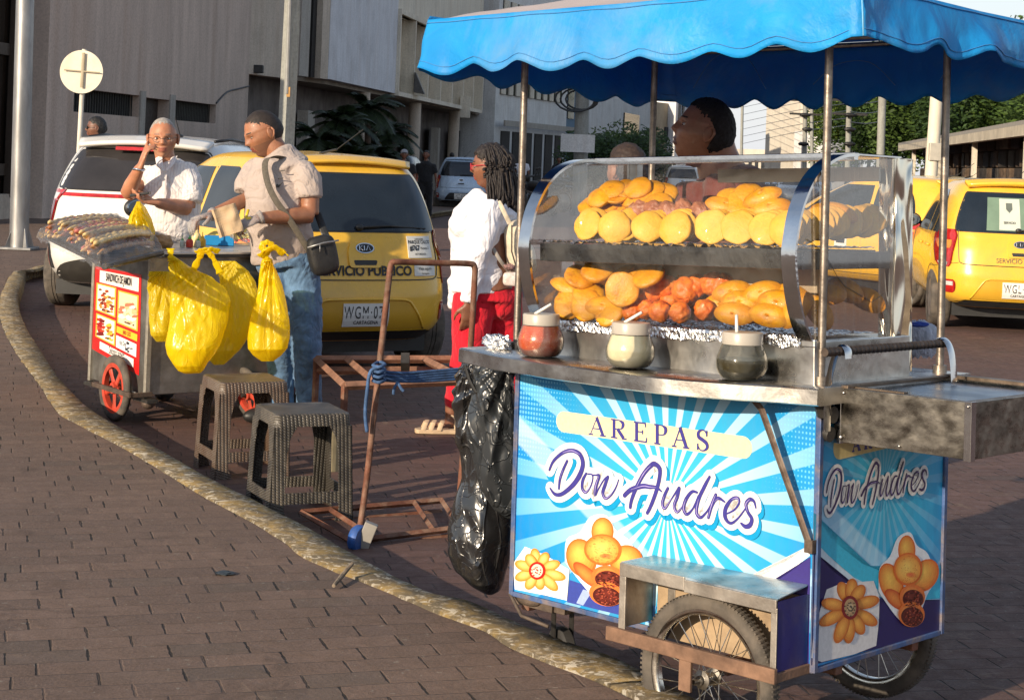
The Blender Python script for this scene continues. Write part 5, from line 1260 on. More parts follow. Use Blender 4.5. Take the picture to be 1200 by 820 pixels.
# bunch of yellow bags / glove standing on the cart
root = pbag('yellow_bag_bunch', [(236,160,163),(243,158,170),(255,152,176),(270,149,181),(282,151,180),(287,156,176)], 9.25, [(162,238)], YF, (.01,.06,.09,.09,.05), .035, 21, 110, 100, 7)
tag(root, 'puffed bunch of yellow plastic bags standing on the cart in front of the older man', 'bag bunch')
# things on the counter
def lay(px, py, z=.932): return LM @ ll_(px, py, 'z', z)
tub = empty('plastic_tub', 'cloudy green-tinted plastic tub of food on the steel cart', 'tub', loc=lay(204,284)+Vector((0,.15,0)))
b = MB(); b.lathe([(.06,0),(.072,.005),(.085,.115),(.088,.118)], 36, None, cap=False); b.build('tub_body', glass('cloudy tub', (.86,.93,.88), .8, .15, .45, (.50,.62,.52)), tub, smooth='auto')
b = MB(); b.ell((0,0,.035), (.066,.066,.035), None, 30, 14, lambda d: 1+.12*noise.noise(d*4)); b.build('food', mat('orange and green food', (.45,.35,.10), .5, 0, .5, 25), tub, smooth=True)
def bottle(px, c, cap, label, h=.085, r=.026, dy=0):
    p = lay(px, 290); p.y += dy; root = empty('sauce_bottle', label, 'sauce bottle', 'sauce bottles on the steel cart', loc=p)
    b = MB(); b.lathe(smooth2([(r*.9,0),(r,.006),(r,h*.55),(r*.75,h*.72),(r*.42,h*.8)], 3), 20); b.build('bottle_body', mat('bottle '+str(c), c, .35, 0, .05), root, smooth='auto')
    b = MB(); b.lathe(smooth2([(r*.5,h*.78),(r*.5,h*.9),(r*.18,h*.98),(r*.1,h*1.3)], 3), 16); b.build('nozzle', mat('cap '+str(cap), cap, .35, 0, .05), root, smooth='auto')
bottle(222, (.55,.05,.03), (.05,.35,.06), 'red squeeze bottle with green cap, leftmost on the cart edge', .06, .02)
bottle(232, (.60,.62,.52), (.05,.38,.08), 'pale squeeze bottle with green nozzle beside the blue box', .05, .014)
bottle(212, (.55,.60,.50), (.05,.38,.08), 'pale bottle with green nozzle behind the red bottle', .05, .014, .04)
bottle(225, (.78,.62,.30), (.78,.62,.30), 'tall cream mayonnaise bottle with pointed nozzle', .10, .026, .12)
bottle(235, (.75,.42,.03), (.80,.50,.05), 'orange mustard bottle next to the blue box', .065, .020, .05)
o = None
b = MB(); b.bb(-.085,.085,-.04,.04,0,.055); o = b.build('blue_box', mat('blue cardboard', C(20,130,190), .5, 0, .1), None, bevel=.004); o.location = lay(255,288)+Vector((0,.05,0)); o.rotation_euler.z = R(8); tag(o, 'small blue box on the steel cart below the gloved hands', 'box')
for i, (px, lab) in enumerate([(262,'yellow paper sheet folded up behind the blue box'),(300,'yellow paper wrapper lying near the counter corner')]):
    b = MB(); b.grid(lambda u, v: Vector(((u-.5)*.26, (v-.5)*.16, .03+.05*math.sin(u*3)*v + .02*noise.noise(Vector((u*4, v*4, i))))), 24, 16); o = b.build('yellow_paper', mat('yellow paper', (.85,.62,.10), .6, 0, .1), smooth=True); o.location = lay(px, 286)+Vector((0,.16,.0)); o.rotation_euler.z = R(20+i*30)
    m_ = o.modifiers.new('t', 'SOLIDIFY'); m_.thickness = .002; tag(o, lab, 'paper')
b = MB(); b.ell((0,0,.03), (.11,.07,.045), None, 50, 30, lambda d: 1+.3*noise.noise(d*3)+.15*noise.noise(d*8)); o = b.build('clear_bag', FILM, smooth=True); o.location = lay(300,288)+Vector((0,.12,.01)); tag(o, 'crumpled clear bag of food near the counter corner', 'plastic bag')
b = MB(); b.ell((0,0,.03), (.07,.05,.04), None, 30, 20, lambda d: 1+.3*noise.noise(d*3)); o = b.build('bread_roll', mat('bread crust', (.50,.30,.14), .6, 0, .3, 20), smooth=True); o.location = lay(183,291)+Vector((0,.1,.0)); tag(o, 'pale bread roll on the cart beside the yellow bag bunch', 'bread')
b = MB(); b.tube([lay(262,287)+Vector((0,.1,.02)), lay(312,262)+Vector((.05,.3,.08))], .008, 8)
tag(b.build('pen', mat('blue pen', C(40,60,120), .4), smooth=True), 'thin blue stick standing among the wrappers near the counter corner', 'stick')
# ------------------------------------------------------------------ cars: plan outlines stacked in height
def levels_fn(tab):
    T = smooth2(tab, 1)
    def f(z):
        if z <= tab[0][0]: return tab[0][1:]
        for i in range(len(tab)-1):
            a, b_ = tab[i], tab[i+1]
            if z <= b_[0]:
                t_ = (z-a[0])/(b_[0]-a[0]); out = []
                for d in range(1, 5):
                    m0 = (b_[d]-tab[max(i-1,0)][d])/(b_[0]-tab[max(i-1,0)][0])*(b_[0]-a[0]); 
                    nx = tab[min(i+2,len(tab)-1)]; m1 = (nx[d]-a[d])/(nx[0]-a[0])*(b_[0]-a[0])
                    dl = b_[d]-a[d]
                    if dl*m0 <= 0: m0 = 0
                    if dl*m1 <= 0: m1 = 0
                    if dl: m0 = math.copysign(min(abs(m0), 2.5*abs(dl)), dl) if m0 else 0; m1 = math.copysign(min(abs(m1), 2.5*abs(dl)), dl) if m1 else 0
                    h = t_; out.append((2*h**3-3*h*h+1)*a[d] + (h**3-2*h*h+h)*m0 + (-2*h**3+3*h*h)*b_[d] + (h**3-h*h)*m1)
                return tuple(out)
        return tab[-1][1:]
    return f
class Car:
    def __init__(s, tab, name, label, cat, loc, rz, group=None):
        s.f = levels_fn(tab); s.tab = tab; s.root = empty(name, label, cat, group, loc=loc, rz=rz)
    def rear(s, x, z, off=0):
        w_, yr, yf, n = s.f(z); l = (yf-yr)/2; q = min(1, abs(x)/w_)**n
        return Vector((x, (yr+yf)/2 - l*(1-q)**(1/n) - off, z))
    def side(s, y, z, sg, off=0):
        w_, yr, yf, n = s.f(z); l = (yf-yr)/2; q = min(1, abs(y-(yr+yf)/2)/l)**n
        return Vector((sg*(w_*(1-q)**(1/n)+off), y, z))
    def shell(s, m):
        zs = []; z0, z1 = s.tab[0][0], s.tab[-1][0]
        for i in range(len(s.tab)-1):
            k = 4
            for j in range(k): zs.append(lerp(s.tab[i][0], s.tab[i+1][0], j/k))
        zs.append(z1); N = 112; vs = []
        for z in zs:
            w_, yr, yf, n = s.f(z); l = (yf-yr)/2; yc = (yr+yf)/2
            for j in range(N):
                th = 2*math.pi*j/N; c_, s__ = math.cos(th), math.sin(th)
                vs.append((w_*math.copysign(abs(c_)**(2/n), c_), yc + l*math.copysign(abs(s__)**(2/n), s__), z))
        fs = [(i*N+j, i*N+(j+1) % N, (i+1)*N+(j+1) % N, (i+1)*N+j) for i in range(len(zs)-1) for j in range(N)]
        vs.append((0, (s.tab[-1][2]+s.tab[-1][3])/2, z1+.012)); top = len(vs)-1; base = (len(zs)-1)*N
        fs += [(base+j, base+(j+1) % N, top) for j in range(N)]; fs.append(tuple(range(N))[::-1])
        b = MB(); b.add(vs, fs); return b.build('body', m, s.root, smooth='auto', ang=48)
    def patch(s, name, m, rows, where='rear', off=.004, nc=20, sg=1, parent=None, nz=3, skirt=True, smooth=True):
        """rows: (z, a, b) strips on the body's surface, standing OFF proud of it with closed edges"""
        R_ = smooth2(rows, nz) if nz > 1 else [tuple(lerp(a_[d_], b_[d_], k_/4) for d_ in range(3)) for a_, b_ in zip(rows, rows[1:]) for k_ in range(4)] + [rows[-1]]
        P = (lambda a, z, o: s.rear(a, z, o)) if where == 'rear' else (lambda a, z, o: s.side(a, z, sg, o))
        vs = [P(lerp(a, b_, j/nc), z, off) for z, a, b_ in R_ for j in range(nc+1)]; n = nc+1; m_ = len(R_)
        fs = [(i*n+j, i*n+j+1, (i+1)*n+j+1, (i+1)*n+j) for i in range(m_-1) for j in range(nc)]
        if skirt:
            ring = [j for j in range(n)] + [i*n+nc for i in range(1, m_)] + [(m_-1)*n+j for j in range(nc-1, -1, -1)] + [i*n for i in range(m_-2, 0, -1)]
            b0 = len(vs); alls = [(z, a, b_, j) for z, a, b_ in R_ for j in range(nc+1)]
            for r_ in ring:
                z, a, b_, j = alls[r_]; vs.append(P(lerp(a, b_, j/nc), z, -.01))
            k = len(ring); fs += [(ring[i], ring[(i+1) % k], b0+(i+1) % k, b0+i) for i in range(k)]
        b = MB(); b.add(vs, fs); return b.build(name, m, parent or s.root, smooth='auto' if smooth else False, ang=60)
    def rtext(s, body, x, z, size, m, bold=0, sx=1.0, off=.006, nm='lettering', sp=1.0):
        b = MB(); b.text(body, size, lambda u, v, w_: s.rear(x+u, z+v, off+w_), bold, 'CENTER', sx, sp=sp); return b.build(nm, m, s.root)
    def stext(s, body, y, z, size, m, sg, bold=0, sx=1.0):
        b = MB(); b.text(body, size, lambda u, v, w_: s.side(y-sg*-u*1, z+v, sg, .006+w_), bold, 'CENTER', sx); return b.build('lettering', m, s.root)
    def wheel(s, y, sg, Rw, w_, rimc):
        rt = bpy.data.objects.new('wheel', None); col.objects.link(rt); rt.parent = s.root
        x = sg*(w_-.09); M = Matrix.Translation((x, y, Rw)) @ Matrix.Rotation(R(90), 4, 'Y')
        b = MB(M); b.lathe([(Rw-.09,-.09),(Rw-.03,-.10),(Rw-.006,-.085),(Rw,-.06),(Rw,-.02),(Rw-.006,-.015),(Rw,-.01),(Rw,.01),(Rw-.006,.015),(Rw,.02),(Rw,.06),(Rw-.006,.085),(Rw-.03,.10),(Rw-.09,.09)], 48, None, cap=False); b.build('tyre', RUBBER, rt, smooth='auto', ang=50)
        b = MB(M); b.lathe([(Rw-.09,-.088),(Rw-.10,-.088),(Rw-.115,-.05),(.02,-.05),(.02,.05),(Rw-.115,.05),(Rw-.10,.088),(Rw-.09,.088)], 40, None, cap=True)
        for k in range(7):
            th = 2*math.pi*k/7; d = Vector((math.cos(th), math.sin(th), 0))
            for q in (-.074, .074): b.tube([d*.03+Vector((0,0,q)), d*(Rw-.10)+Vector((0,0,q))], [(.018,.012),(.026,.012)], 6, side=(-d.y, d.x, 0))
        for q in (-.07, .07): b.lathe([(.001,q-.015),(.045,q-.015),(.045,q+.015),(.001,q+.015)], 16)
        b.build('rim', rimc, rt, smooth='auto', ang=50)
        b = MB(); n = 30; arc = []
        rows_ = []
        P = []
        for k in range(n+1):
            th = math.pi*k/n; P.append((y+math.cos(th)*(Rw+.05), Rw+math.sin(th)*(Rw+.055)))
        zlo = s.tab[0][0]
        vs = [s.side(a, max(zlo, z), sg, .003) for a, z in P] + [s.side(a, zlo, sg, .003) for a, z in P]
        b.add(vs, [(k, k+1, n+2+k, n+1+k) for k in range(n)]); b.build('wheel_arch', BLACK, s.root)
WIN = mat('dark car glass', (.012,.018,.026), .06, 0, .2, 3, spec=.6, rvar=.02)
WIN2 = mat('tinted window glass', (.02,.024,.028), .08, 0, .3, 3, spec=.5, rvar=.02)
TAXI = mat('taxi yellow paint', (.80,.46,.035), .28, 0, .07, 3, coat=.5, dirt=(.42,.27,.08), dscale=3.0, damt=.35)
WHT = mat('white car paint', (.72,.70,.66), .25, 0, .04, 3, coat=.5, dirt=(.45,.42,.36), dscale=3, damt=.25)
TRIM = mat('black trim', (.02,.02,.02), .5, 0, .2)
RED = mat('tail lamp red', (.42,.015,.012), .14, 0, .25, 25, coat=.6, rvar=.05)
AMB = mat('tail lamp amber', (.75,.25,.05), .14, 0, .2, 25, coat=.6, rvar=.05)
CLR = mat('lamp clear', (.75,.72,.68), .12, .2, .1, 25, coat=.6, rvar=.05)
CHR = mat('chrome', (.75,.75,.75), .08, 1, .05, rvar=.03)
INKM = mat('black ink', (.012,.012,.014), .5)
PLATE = mat('white number plate', (.72,.71,.67), .4, 0, .05)
RIMS = mat('alloy silver', (.45,.44,.42), .35, .8, .15)
HATCH = [(.24,.66,.12,3.46,5),(.32,.75,.035,3.54,5),(.42,.785,.0,3.58,5),(.55,.795,.0,3.59,5),(.68,.795,.03,3.57,5),(.80,.785,.055,3.50,5),(.90,.77,.085,3.32,4.6),(.95,.755,.105,2.95,4.6),(1.05,.72,.15,2.68,4.8),(1.18,.675,.215,2.42,5),(1.30,.63,.29,2.12,5),(1.385,.585,.355,1.92,4.6),(1.44,.54,.42,1.76,4.2),(1.47,.46,.55,1.58,3.4),(1.485,.30,.85,1.25,2.6)]
def mirror(c, y, z, sg, m):
    b = MB(); p = c.side(y, z, sg, 0); b.ell(p + Vector((sg*.11,-.01,.03)), (.105,.055,.078), None, 24, 14, lambda d: 1); b.tube([p, p+Vector((sg*.08,0,.01))], .02, 8)
    o = b.build('wing_mirror', m, c.root, smooth=True)
    b = MB(); n = 24; q = p + Vector((sg*.11,-.062,.03)); b.add([q+Vector((math.cos(2*math.pi*k/n)*.085, 0 , math.sin(2*math.pi*k/n)*.06)) for k in range(n)] + [q+Vector((math.cos(2*math.pi*k/n)*.09, .02 , math.sin(2*math.pi*k/n)*.065)) for k in range(n)], [tuple(range(n))] + [(k, (k+1) % n, n+(k+1) % n, n+k) for k in range(n)])
    b.build('mirror_glass', mat('mirror', (.35,.38,.40), .04, 1, .05, rvar=.02), o)
def taxi(label, loc, rz, plate, city=True, kia=True, stickers=0, spoiler=False, group='yellow taxis', paint=None, details=True, name='taxi'):
    paint = paint or TAXI
    c = Car(HATCH, name, label, 'taxi' if name == 'taxi' else 'car', loc, rz, group); c.shell(paint)
    # rear window, gasket first
    c.patch('window_gasket', TRIM, [(.965,-.55,.55),(.975,-.60,.60),(1.05,-.595,.595),(1.2,-.555,.555),(1.33,-.505,.505),(1.36,-.48,.48)], off=.003)
    c.patch('rear_window', WIN, [(.975,-.55,.55),(.985,-.588,.588),(1.05,-.583,.583),(1.2,-.543,.543),(1.325,-.49,.49),(1.35,-.46,.46)], off=.006)
    for sg in (-1, 1):
        o = c.patch('tail_light', RED, [(.62,sg*.66,sg*.735),(.66,sg*.64,sg*.755),(.76,sg*.625,sg*.765),(.86,sg*.60,sg*.758),(.93,sg*.585,sg*.745),(.985,sg*.60,sg*.725)], off=.014, nc=8)
        c.patch('lamp_lens', AMB, [(.80,sg*.65,sg*.74),(.84,sg*.635,sg*.745),(.88,sg*.63,sg*.74)], off=.017, nc=6, parent=o); c.patch('lamp_lens', CLR, [(.635,sg*.675,sg*.735),(.665,sg*.67,sg*.745)], off=.017, nc=6, nz=1, parent=o)
        o = c.patch('reflector', RED, [(.37,sg*.62,sg*.69),(.40,sg*.60,sg*.705),(.47,sg*.60,sg*.71),(.50,sg*.62,sg*.70)], off=.010, nc=6); c.patch('lamp_lens', CLR, [(.44,sg*.62,sg*.69),(.48,sg*.62,sg*.69)], off=.013, nc=5, nz=1, parent=o)
    # hatch shut lines and bumper step
    def line(pts, nm='shut_line', r=.0045):
        b = MB(); b.tube([c.rear(x, z, .001) for x, z in smooth2(pts, 6)], r, 5); b.build(nm, TRIM, c.root)
    line([(-.575,.98),(-.575,.80),(-.57,.70),(-.55,.665),(-.45,.655),(0,.652),(.45,.655),(.55,.665),(.57,.70),(.575,.80),(.575,.98)])
    line([(-.575,.665),(-.70,.64),(-.78,.60)], r=.003); line([(.575,.665),(.70,.64),(.78,.60)], r=.003)
    c.patch('plate_recess', mat('shaded taxi yellow', (.58,.32,.025), .4, 0, .1, 3) if paint == TAXI else TRIM, [(.325,-.43,.43),(.335,-.44,.44),(.45,-.36,.36),(.50,-.31,.31),(.512,-.28,.28)], off=.003)  # darker copy of the taxi yellow, shade of the recess painted in
    b = MB(); b.tube([c.rear(x, z, .002) for x, z in smooth2([(-.46,.325),(-.36,.47),(-.31,.515),(-.2,.525),(.2,.525),(.31,.515),(.36,.47),(.46,.325)], 6)], .009, 8); b.build('bumper_crease', paint, c.root, smooth=True)
    c.patch('bumper_insert', TRIM, [(.245,-.55,.55),(.27,-.62,.62),(.31,-.50,.50)], off=.012)
    p = c.patch('number_plate', PLATE, [(.345,-.167,.167),(.50,-.167,.167)], off=.012, nc=6, nz=1, smooth=False)
    c.rtext(plate, 0, .400, .118, INKM, .0, .56, .0135, sp=1.2)
    if city: c.rtext('CARTAGENA', 0, .362, .034, INKM, .0004, .9, .0135)
    # handle pod and badge
    c.patch('tailgate_handle', paint, [(.735,-.09,.09),(.75,-.115,.115),(.84,-.12,.12),(.90,-.10,.10)], off=.016); c.patch('handle_slot', TRIM, [(.752,-.075,.075),(.775,-.085,.085),(.785,-.08,.08)], off=.0175)
    b = MB(); n = 32; b.prism([(math.cos(2*math.pi*k/n)*.068, .865+math.sin(2*math.pi*k/n)*.034) for k in range(n)], .012, .021, lambda u, v, w_: c.rear(u, v, w_)); o = b.build('badge', CHR, c.root)
    b = MB(); b.prism([(math.cos(2*math.pi*k/n)*.060, .865+math.sin(2*math.pi*k/n)*.028) for k in range(n)], .020, .0225, lambda u, v, w_: c.rear(u, v, w_)); b.build('badge_field', INKM, o)
    b = MB(); fm = lambda u, v: c.rear(u, .865+v, .0235)
    for pts in ([(-.042,-.016),(-.042,.016)], [(-.020,.016),(-.040,.0),(-.018,-.016)], [(-.006,-.016),(-.006,.016)], [(.008,-.016),(.022,.016),(.036,-.016)]):
        b.tube([fm(*q) for q in pts], .0035, 5)
    b.build('badge_letters', CHR, o)
    # wiper, antenna, spoiler lip, stop lamp
    b = MB(); b.ell(c.rear(-.02,1.0,.02), (.03,.02,.022)); b.tube([c.rear(-.02,1.0,.026), c.rear(.2,1.012,.02), c.rear(.46,.998,.014)], [(.010,.008),(.010,.008),(.005,.005)], 6); b.tube([c.rear(.0,.995,.015), c.rear(.5,.995,.012)], .006, 5); b.build('rear_wiper', TRIM, c.root, smooth=True)
    b = MB(); b.grid(lambda u, v: Vector((lerp(-.50,.50,u)*(1-.06*v), .44 + .02*abs(2*u-1)**3 - .10*v*(1-.35*abs(2*u-1)**2.5), 1.462 - .04*v - .03*abs(2*u-1)**2 )), 24, 6); o = b.build('roof_spoiler', paint, c.root, smooth=True)
    mm = o.modifiers.new('t', 'SOLIDIFY'); mm.thickness = .02 if not spoiler else .045; mm.offset = -1
    b = MB(); b.tube([(-.05,.75,1.482),(.02,.62,1.515)], .009, 6); b.tube([(.02,.62,1.515),(.16,.50,1.66)], .0035, 5); b.build('antenna', TRIM, c.root)
    # side windows, pillars, door lines, handles
    for sg in (-1, 1):
        c.patch('side_window', WIN2, [(.945,.62,1.22),(.96,.56,1.235),(1.15,.60,1.235),(1.30,.70,1.235),(1.37,.86,1.22)], 'side', .004, 12, sg)
        c.patch('side_window', WIN2, [(.935,1.30,2.42),(.96,1.295,2.50),(1.10,1.295,2.28),(1.25,1.295,2.04),(1.36,1.31,1.80)], 'side', .004, 14, sg)
        for pts in ([(1.265,.32),(1.265,1.36)], [(2.40,.34),(2.46,.7),(2.44,.9)], [(.48,.66),(.62,.84),(.60,.95)], [(.62,.33),(1.6,.32),(2.4,.34)]):
            b = MB(); b.tube([c.side(y, z, sg, .001) for y, z in smooth2([tuple(map(float, q)) for q in pts], 8)], .004, 5); b.build('door_line', TRIM, c.root)
        for y in (.86, 1.5):
            b = MB(); b.tube([c.side(y, .80, sg, .012), c.side(y+.16, .80, sg, .022), c.side(y+.18, .80, sg, .0)], [(.012,.012),(.013,.012),(.008,.008)], 8); b.build('door_handle', paint, c.root, smooth=True)
        c.wheel(.62, sg, .285, .785, RIMS); c.wheel(3.0, sg, .285, .785, RIMS)
        mirror(c, 2.38, .98, sg, TRIM if paint == TAXI else paint)
    c.patch('rear_quarter_trim', TRIM, [(.97,-.60,-.585)], off=.004) if False else None
    # windscreen on the front slope
    rows = []
    for z in (.97, 1.05, 1.15, 1.25, 1.36):
        rows.append(z)
    vs = []; nn = 12
    for z in rows:
        w_, yr, yf, n = c.f(z); l = (yf-yr)/2; yc = (yf+yr)/2
        for j in range(nn+1):
            x = lerp(-w_*.86, w_*.86, j/nn); q = (abs(x)/w_)**n; vs.append((x, yc+l*(1-q)**(1/n)+.005, z))
    b = MB(); b.add(vs, [(i*(nn+1)+j, (i+1)*(nn+1)+j, (i+1)*(nn+1)+j+1, i*(nn+1)+j+1) for i in range(len(rows)-1) for j in range(nn)]); b.build('windscreen', WIN, c.root, smooth=True)
    b = MB(); b.bb(-.6,.6,.3,3.2,.14,.26); b.build('underbody', TRIM, c.root)
    return c
t1 = taxi('yellow taxi numbered 767, rear view behind the man in the grey shirt', Vector((-.93, 11.35, 0)), R(30), 'WGM·079')
t1.rtext('SERVICIO PUBLICO', -.0, .685, .088, INKM, .003, .93)
for i, (z0, z1, x0, x1) in enumerate([(.80,.945,.33,.53),(.68,.775,.37,.55)]):
    o = t1.patch('sticker', mat('pale sticker', (.66,.65,.60), .5, 0, .05), [(z0,x0,x1),(z1,x0,x1)], off=.007, nc=6, nz=1)
    if i == 0:
        for body, x, z, sz, bo in (('PARQUE CALCO',.43,.895,.032,.0006),('#767',.385,.85,.048,.0018),('Numero 2',.47,.858,.022,.0003),('CARTAGENA',.43,.92,.016,.0002),('AUTORIZADO',.43,.82,.018,.0003)): t1.rtext(body, x, z, sz, INKM, bo, .8, .0085)
    else:
        for body, x, z, sz in (('SERVICIO DE TAXI',.46,.755,.016),('Viaje seguro',.46,.72,.028),('Tel 664 0000'[:0]+'Cartagena',.46,.69,.02)): t1.rtext(body, x, z, sz, INKM, .0002, .8, .0085)
t2 = taxi('yellow taxi parked on the right, rear window stickers and red boomerang tail light', Vector((4.93, 16.4, 0)), R(-8), 'WGL·495', True, spoiler=True)
t2.rtext('SERVICIO PUBLICO', .02, .685, .062, mat('grey lettering', (.10,.09,.07), .5), .0, .95)
o = t2.patch('window_sticker', mat('window sticker', (.55,.58,.50), .4, 0, .05), [(1.0,-.20,.0),(1.30,-.19,.0)], off=.009, nc=4, nz=1)
t2.rtext('SERVICIO', -.1, 1.06, .03, INKM, .001, .9, .0105); b = MB()
b.prism([(-.13,1.26),(-.07,1.26),(-.07,1.20),(-.10,1.165),(-.13,1.20)], .0095, .0105, lambda u, v, w_: t2.rear(u, v, w_)); b.build('sticker_shield', mat('shield grey', (.12,.14,.12), .5), o)
o = t2.patch('window_sticker', mat('green sticker', (.16,.24,.17), .4, 0, .1), [(.99,-.32,.42),(1.31,-.30,.40)], off=.0075, nc=8, nz=1)
t3 = taxi('yellow taxi angled behind the right-hand one, its left side and open road beyond', Vector((5.50, 19.3, 0)), R(33), 'WGK·318', spoiler=False)
b = MB(); 
o = t3.patch('door_sticker', PLATE, [(.60,1.55,1.75),(.86,1.55,1.75)], 'side', .006, 4, -1, nz=1)
o2 = t3.patch('door_number', INKM, [(.66,1.58,1.72),(.78,1.58,1.72)], 'side', .008, 4, -1, nz=1, parent=o)
t4 = taxi('yellow taxi farthest back on the right, mostly hidden behind the other two', Vector((7.7, 27.5, 0)), R(12), 'WGJ·202')
# white crossover
SUVT = [(.26,.78,.16,4.2,5),(.36,.86,.06,4.27,5),(.50,.885,.0,4.3,5),(.70,.89,.01,4.3,5),(.86,.885,.04,4.27,5),(.98,.87,.06,4.1,4.8),(1.03,.855,.075,3.7,4.6),(1.10,.83,.12,3.4,4.8),(1.25,.775,.24,3.0,5),(1.40,.71,.38,2.6,5),(1.48,.66,.46,2.4,4.6),(1.53,.60,.56,2.2,4),(1.565,.46,.8,1.9,3.2),(1.58,.3,1.1,1.6,2.6)]
sv = Car(SUVT, 'crossover_car', 'white crossover car with red light bar parked at the kerb behind the older man', 'car', Vector((-3.30, 14.75, 0)), R(-3)); sv.shell(WHT)
sv.patch('window_gasket', TRIM, [(1.075,-.70,.70),(1.10,-.725,.725),(1.25,-.68,.68),(1.42,-.60,.60),(1.45,-.56,.56)], off=.003)
sv.patch('rear_window', mat('brown tinted glass', (.035,.032,.032), .1, 0, .2, 3, rvar=.02), [(1.085,-.68,.68),(1.11,-.712,.712),(1.25,-.667,.667),(1.41,-.588,.588),(1.435,-.55,.55)], off=.006)
for sg in (-1, 1):
    o = sv.patch('tail_light', RED, [(.70,sg*.74,sg*.80),(.74,sg*.73,sg*.845),(.88,sg*.70,sg*.86),(.98,sg*.68,sg*.855),(1.05,sg*.62,sg*.83),(1.075,sg*.60,sg*.80)], off=.016, nc=8); sv.patch('lamp_lens', CLR, [(.99,sg*.70,sg*.82),(1.045,sg*.66,sg*.82)], off=.019, nc=6, nz=1, parent=o)
    sv.patch('lamp_smoke', mat('dark red lens', (.10,.008,.008), .12, rvar=.03), [(.71,sg*.745,sg*.79),(.90,sg*.72,sg*.79),(.98,sg*.71,sg*.78)], off=.020, nc=4, nz=1, parent=o)
    o = sv.patch('reflector', TRIM, [(.38,sg*.70,sg*.82),(.40,sg*.69,sg*.84),(.58,sg*.74,sg*.85),(.60,sg*.75,sg*.84)], off=.012, nc=6); sv.patch('reflector_lens', RED, [(.40,sg*.74,sg*.80),(.56,sg*.77,sg*.82)], off=.016, nc=5, nz=1, parent=o)
    sv.patch('side_window', WIN2, [(1.06,.8,3.0),(1.10,.7,2.98),(1.25,.8,2.75),(1.40,.95,2.4),(1.45,1.1,2.2)], 'side', .004, 14, sg)
    sv.wheel(.82, sg, .33, .88, RIMS); sv.wheel(3.4, sg, .33, .88, RIMS); mirror(sv, 2.9, 1.08, sg, WHT)
sv.patch('light_bar', RED, [(1.022,-.70,.70),(1.026,-.70,.70),(1.048,-.64,.64),(1.052,-.62,.62)], off=.012)
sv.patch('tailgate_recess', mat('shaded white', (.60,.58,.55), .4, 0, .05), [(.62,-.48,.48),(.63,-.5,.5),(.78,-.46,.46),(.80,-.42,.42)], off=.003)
sv.patch('diffuser', mat('grey bumper plastic', (.035,.032,.028), .6, 0, .2), [(.27,-.66,.66),(.30,-.70,.70),(.42,-.60,.60),(.47,-.45,.45),(.485,-.35,.35)], off=.014)
sv.patch('number_plate', mat('yellow number plate', (.70,.45,.04), .4, 0, .05), [(.645,-.167,.167),(.80,-.167,.167)], off=.012, nc=6, nz=1); sv.rtext('KPX·418', 0, .69, .105, INKM, .002, .8, .0135)
b = MB(); b.grid(lambda u, v: Vector((lerp(-.60,.60,u)*(1-.05*v), .54 + .02*abs(2*u-1)**3 - .22*v*(1-.3*abs(2*u-1)**2.5), 1.545 - .06*v - .04*abs(2*u-1)**2)), 24, 6); o = b.build('roof_spoiler', WHT, sv.root, smooth=True)
mm = o.modifiers.new('t', 'SOLIDIFY'); mm.thickness = .035; mm.offset = -1
b = MB(); b.grid(lambda u, v: Vector((lerp(-.22,.22,u), .345-.01*v + .0*u, 1.462 - .03*v)), 6, 3); o = b.build('stop_lamp', RED, sv.root); mm = o.modifiers.new('t', 'SOLIDIFY'); mm.thickness = .02
b = MB(); b.ell((.22,.85,1.585), (.03,.05,.015)); b.tube([(.22,.85,1.59),(.20,.72,1.75)], .005, 5); b.build('antenna', TRIM, sv.root)
for sg in (-1, 1):
    b = MB(); b.tube([(sg*.58,.7,1.545),(sg*.60,1.3,1.57),(sg*.57,2.1,1.55)], .014, 8); b.build('roof_rail', TRIM, sv.root, smooth=True)
b = MB(); b.bb(-.7,.7,.3,3.9,.15,.28); b.build('underbody', TRIM, sv.root)
# distant cars down the street, same bodies in other colours
P2 = mat('pale blue paint', C(175,195,215), .3, .2, .05, 3, coat=.4); P3 = mat('graphite paint', (.03,.032,.036), .3, .2, .1, 3, coat=.4); P4 = mat('silver paint', (.4,.4,.4), .3, .4, .1, 3, coat=.4)
fc_ = taxi('pale blue hatchback driving away down the street between the taxi and the woman', Vector((-1.35, 46.0, 0)), R(-6), 'HJT·603', group=None, paint=P2, name='hatchback_car')
fd_ = taxi('dark hatchback parked by the shop front, left of the pale blue one', Vector((-3.6, 50.0, 0)), R(-7), 'FTR·217', group=None, paint=P3, name='hatchback_car')
def far_car(label, px, D, paint, rz): 
    p = PX(px, 200, D); src = fc_.root; c = copy_tree(src)
    c.location = (p.x, D, 0); c.rotation_euler.z = R(rz); c['label'] = label; c['group'] = 'cars far down the street'
    for ch in [x for x in col.objects if x.parent == c]:
        if ch.name.startswith(('body','roof_spoiler')): ch.data = ch.data.copy(); ch.data.materials.clear(); ch.data.materials.append(paint)
bpy.context.view_layer.update()
for i, (px, D, pt, rz, lab) in enumerate([(934, 62, P4, 172, 'silver car seen through the display case, nearest of the far row'), (900, 84, P3, -6, 'dark car seen through the display case left of the silver one'), (882, 104, P4, -6, 'small silver car at the far end of the street seen through the case'), (800, 70, WHT, -6, 'white car seen through the left half of the display case'), (955, 90, P2, 172, 'pale blue car behind the silver one seen through the case')]):
    far_car(lab, px, D, pt, rz)
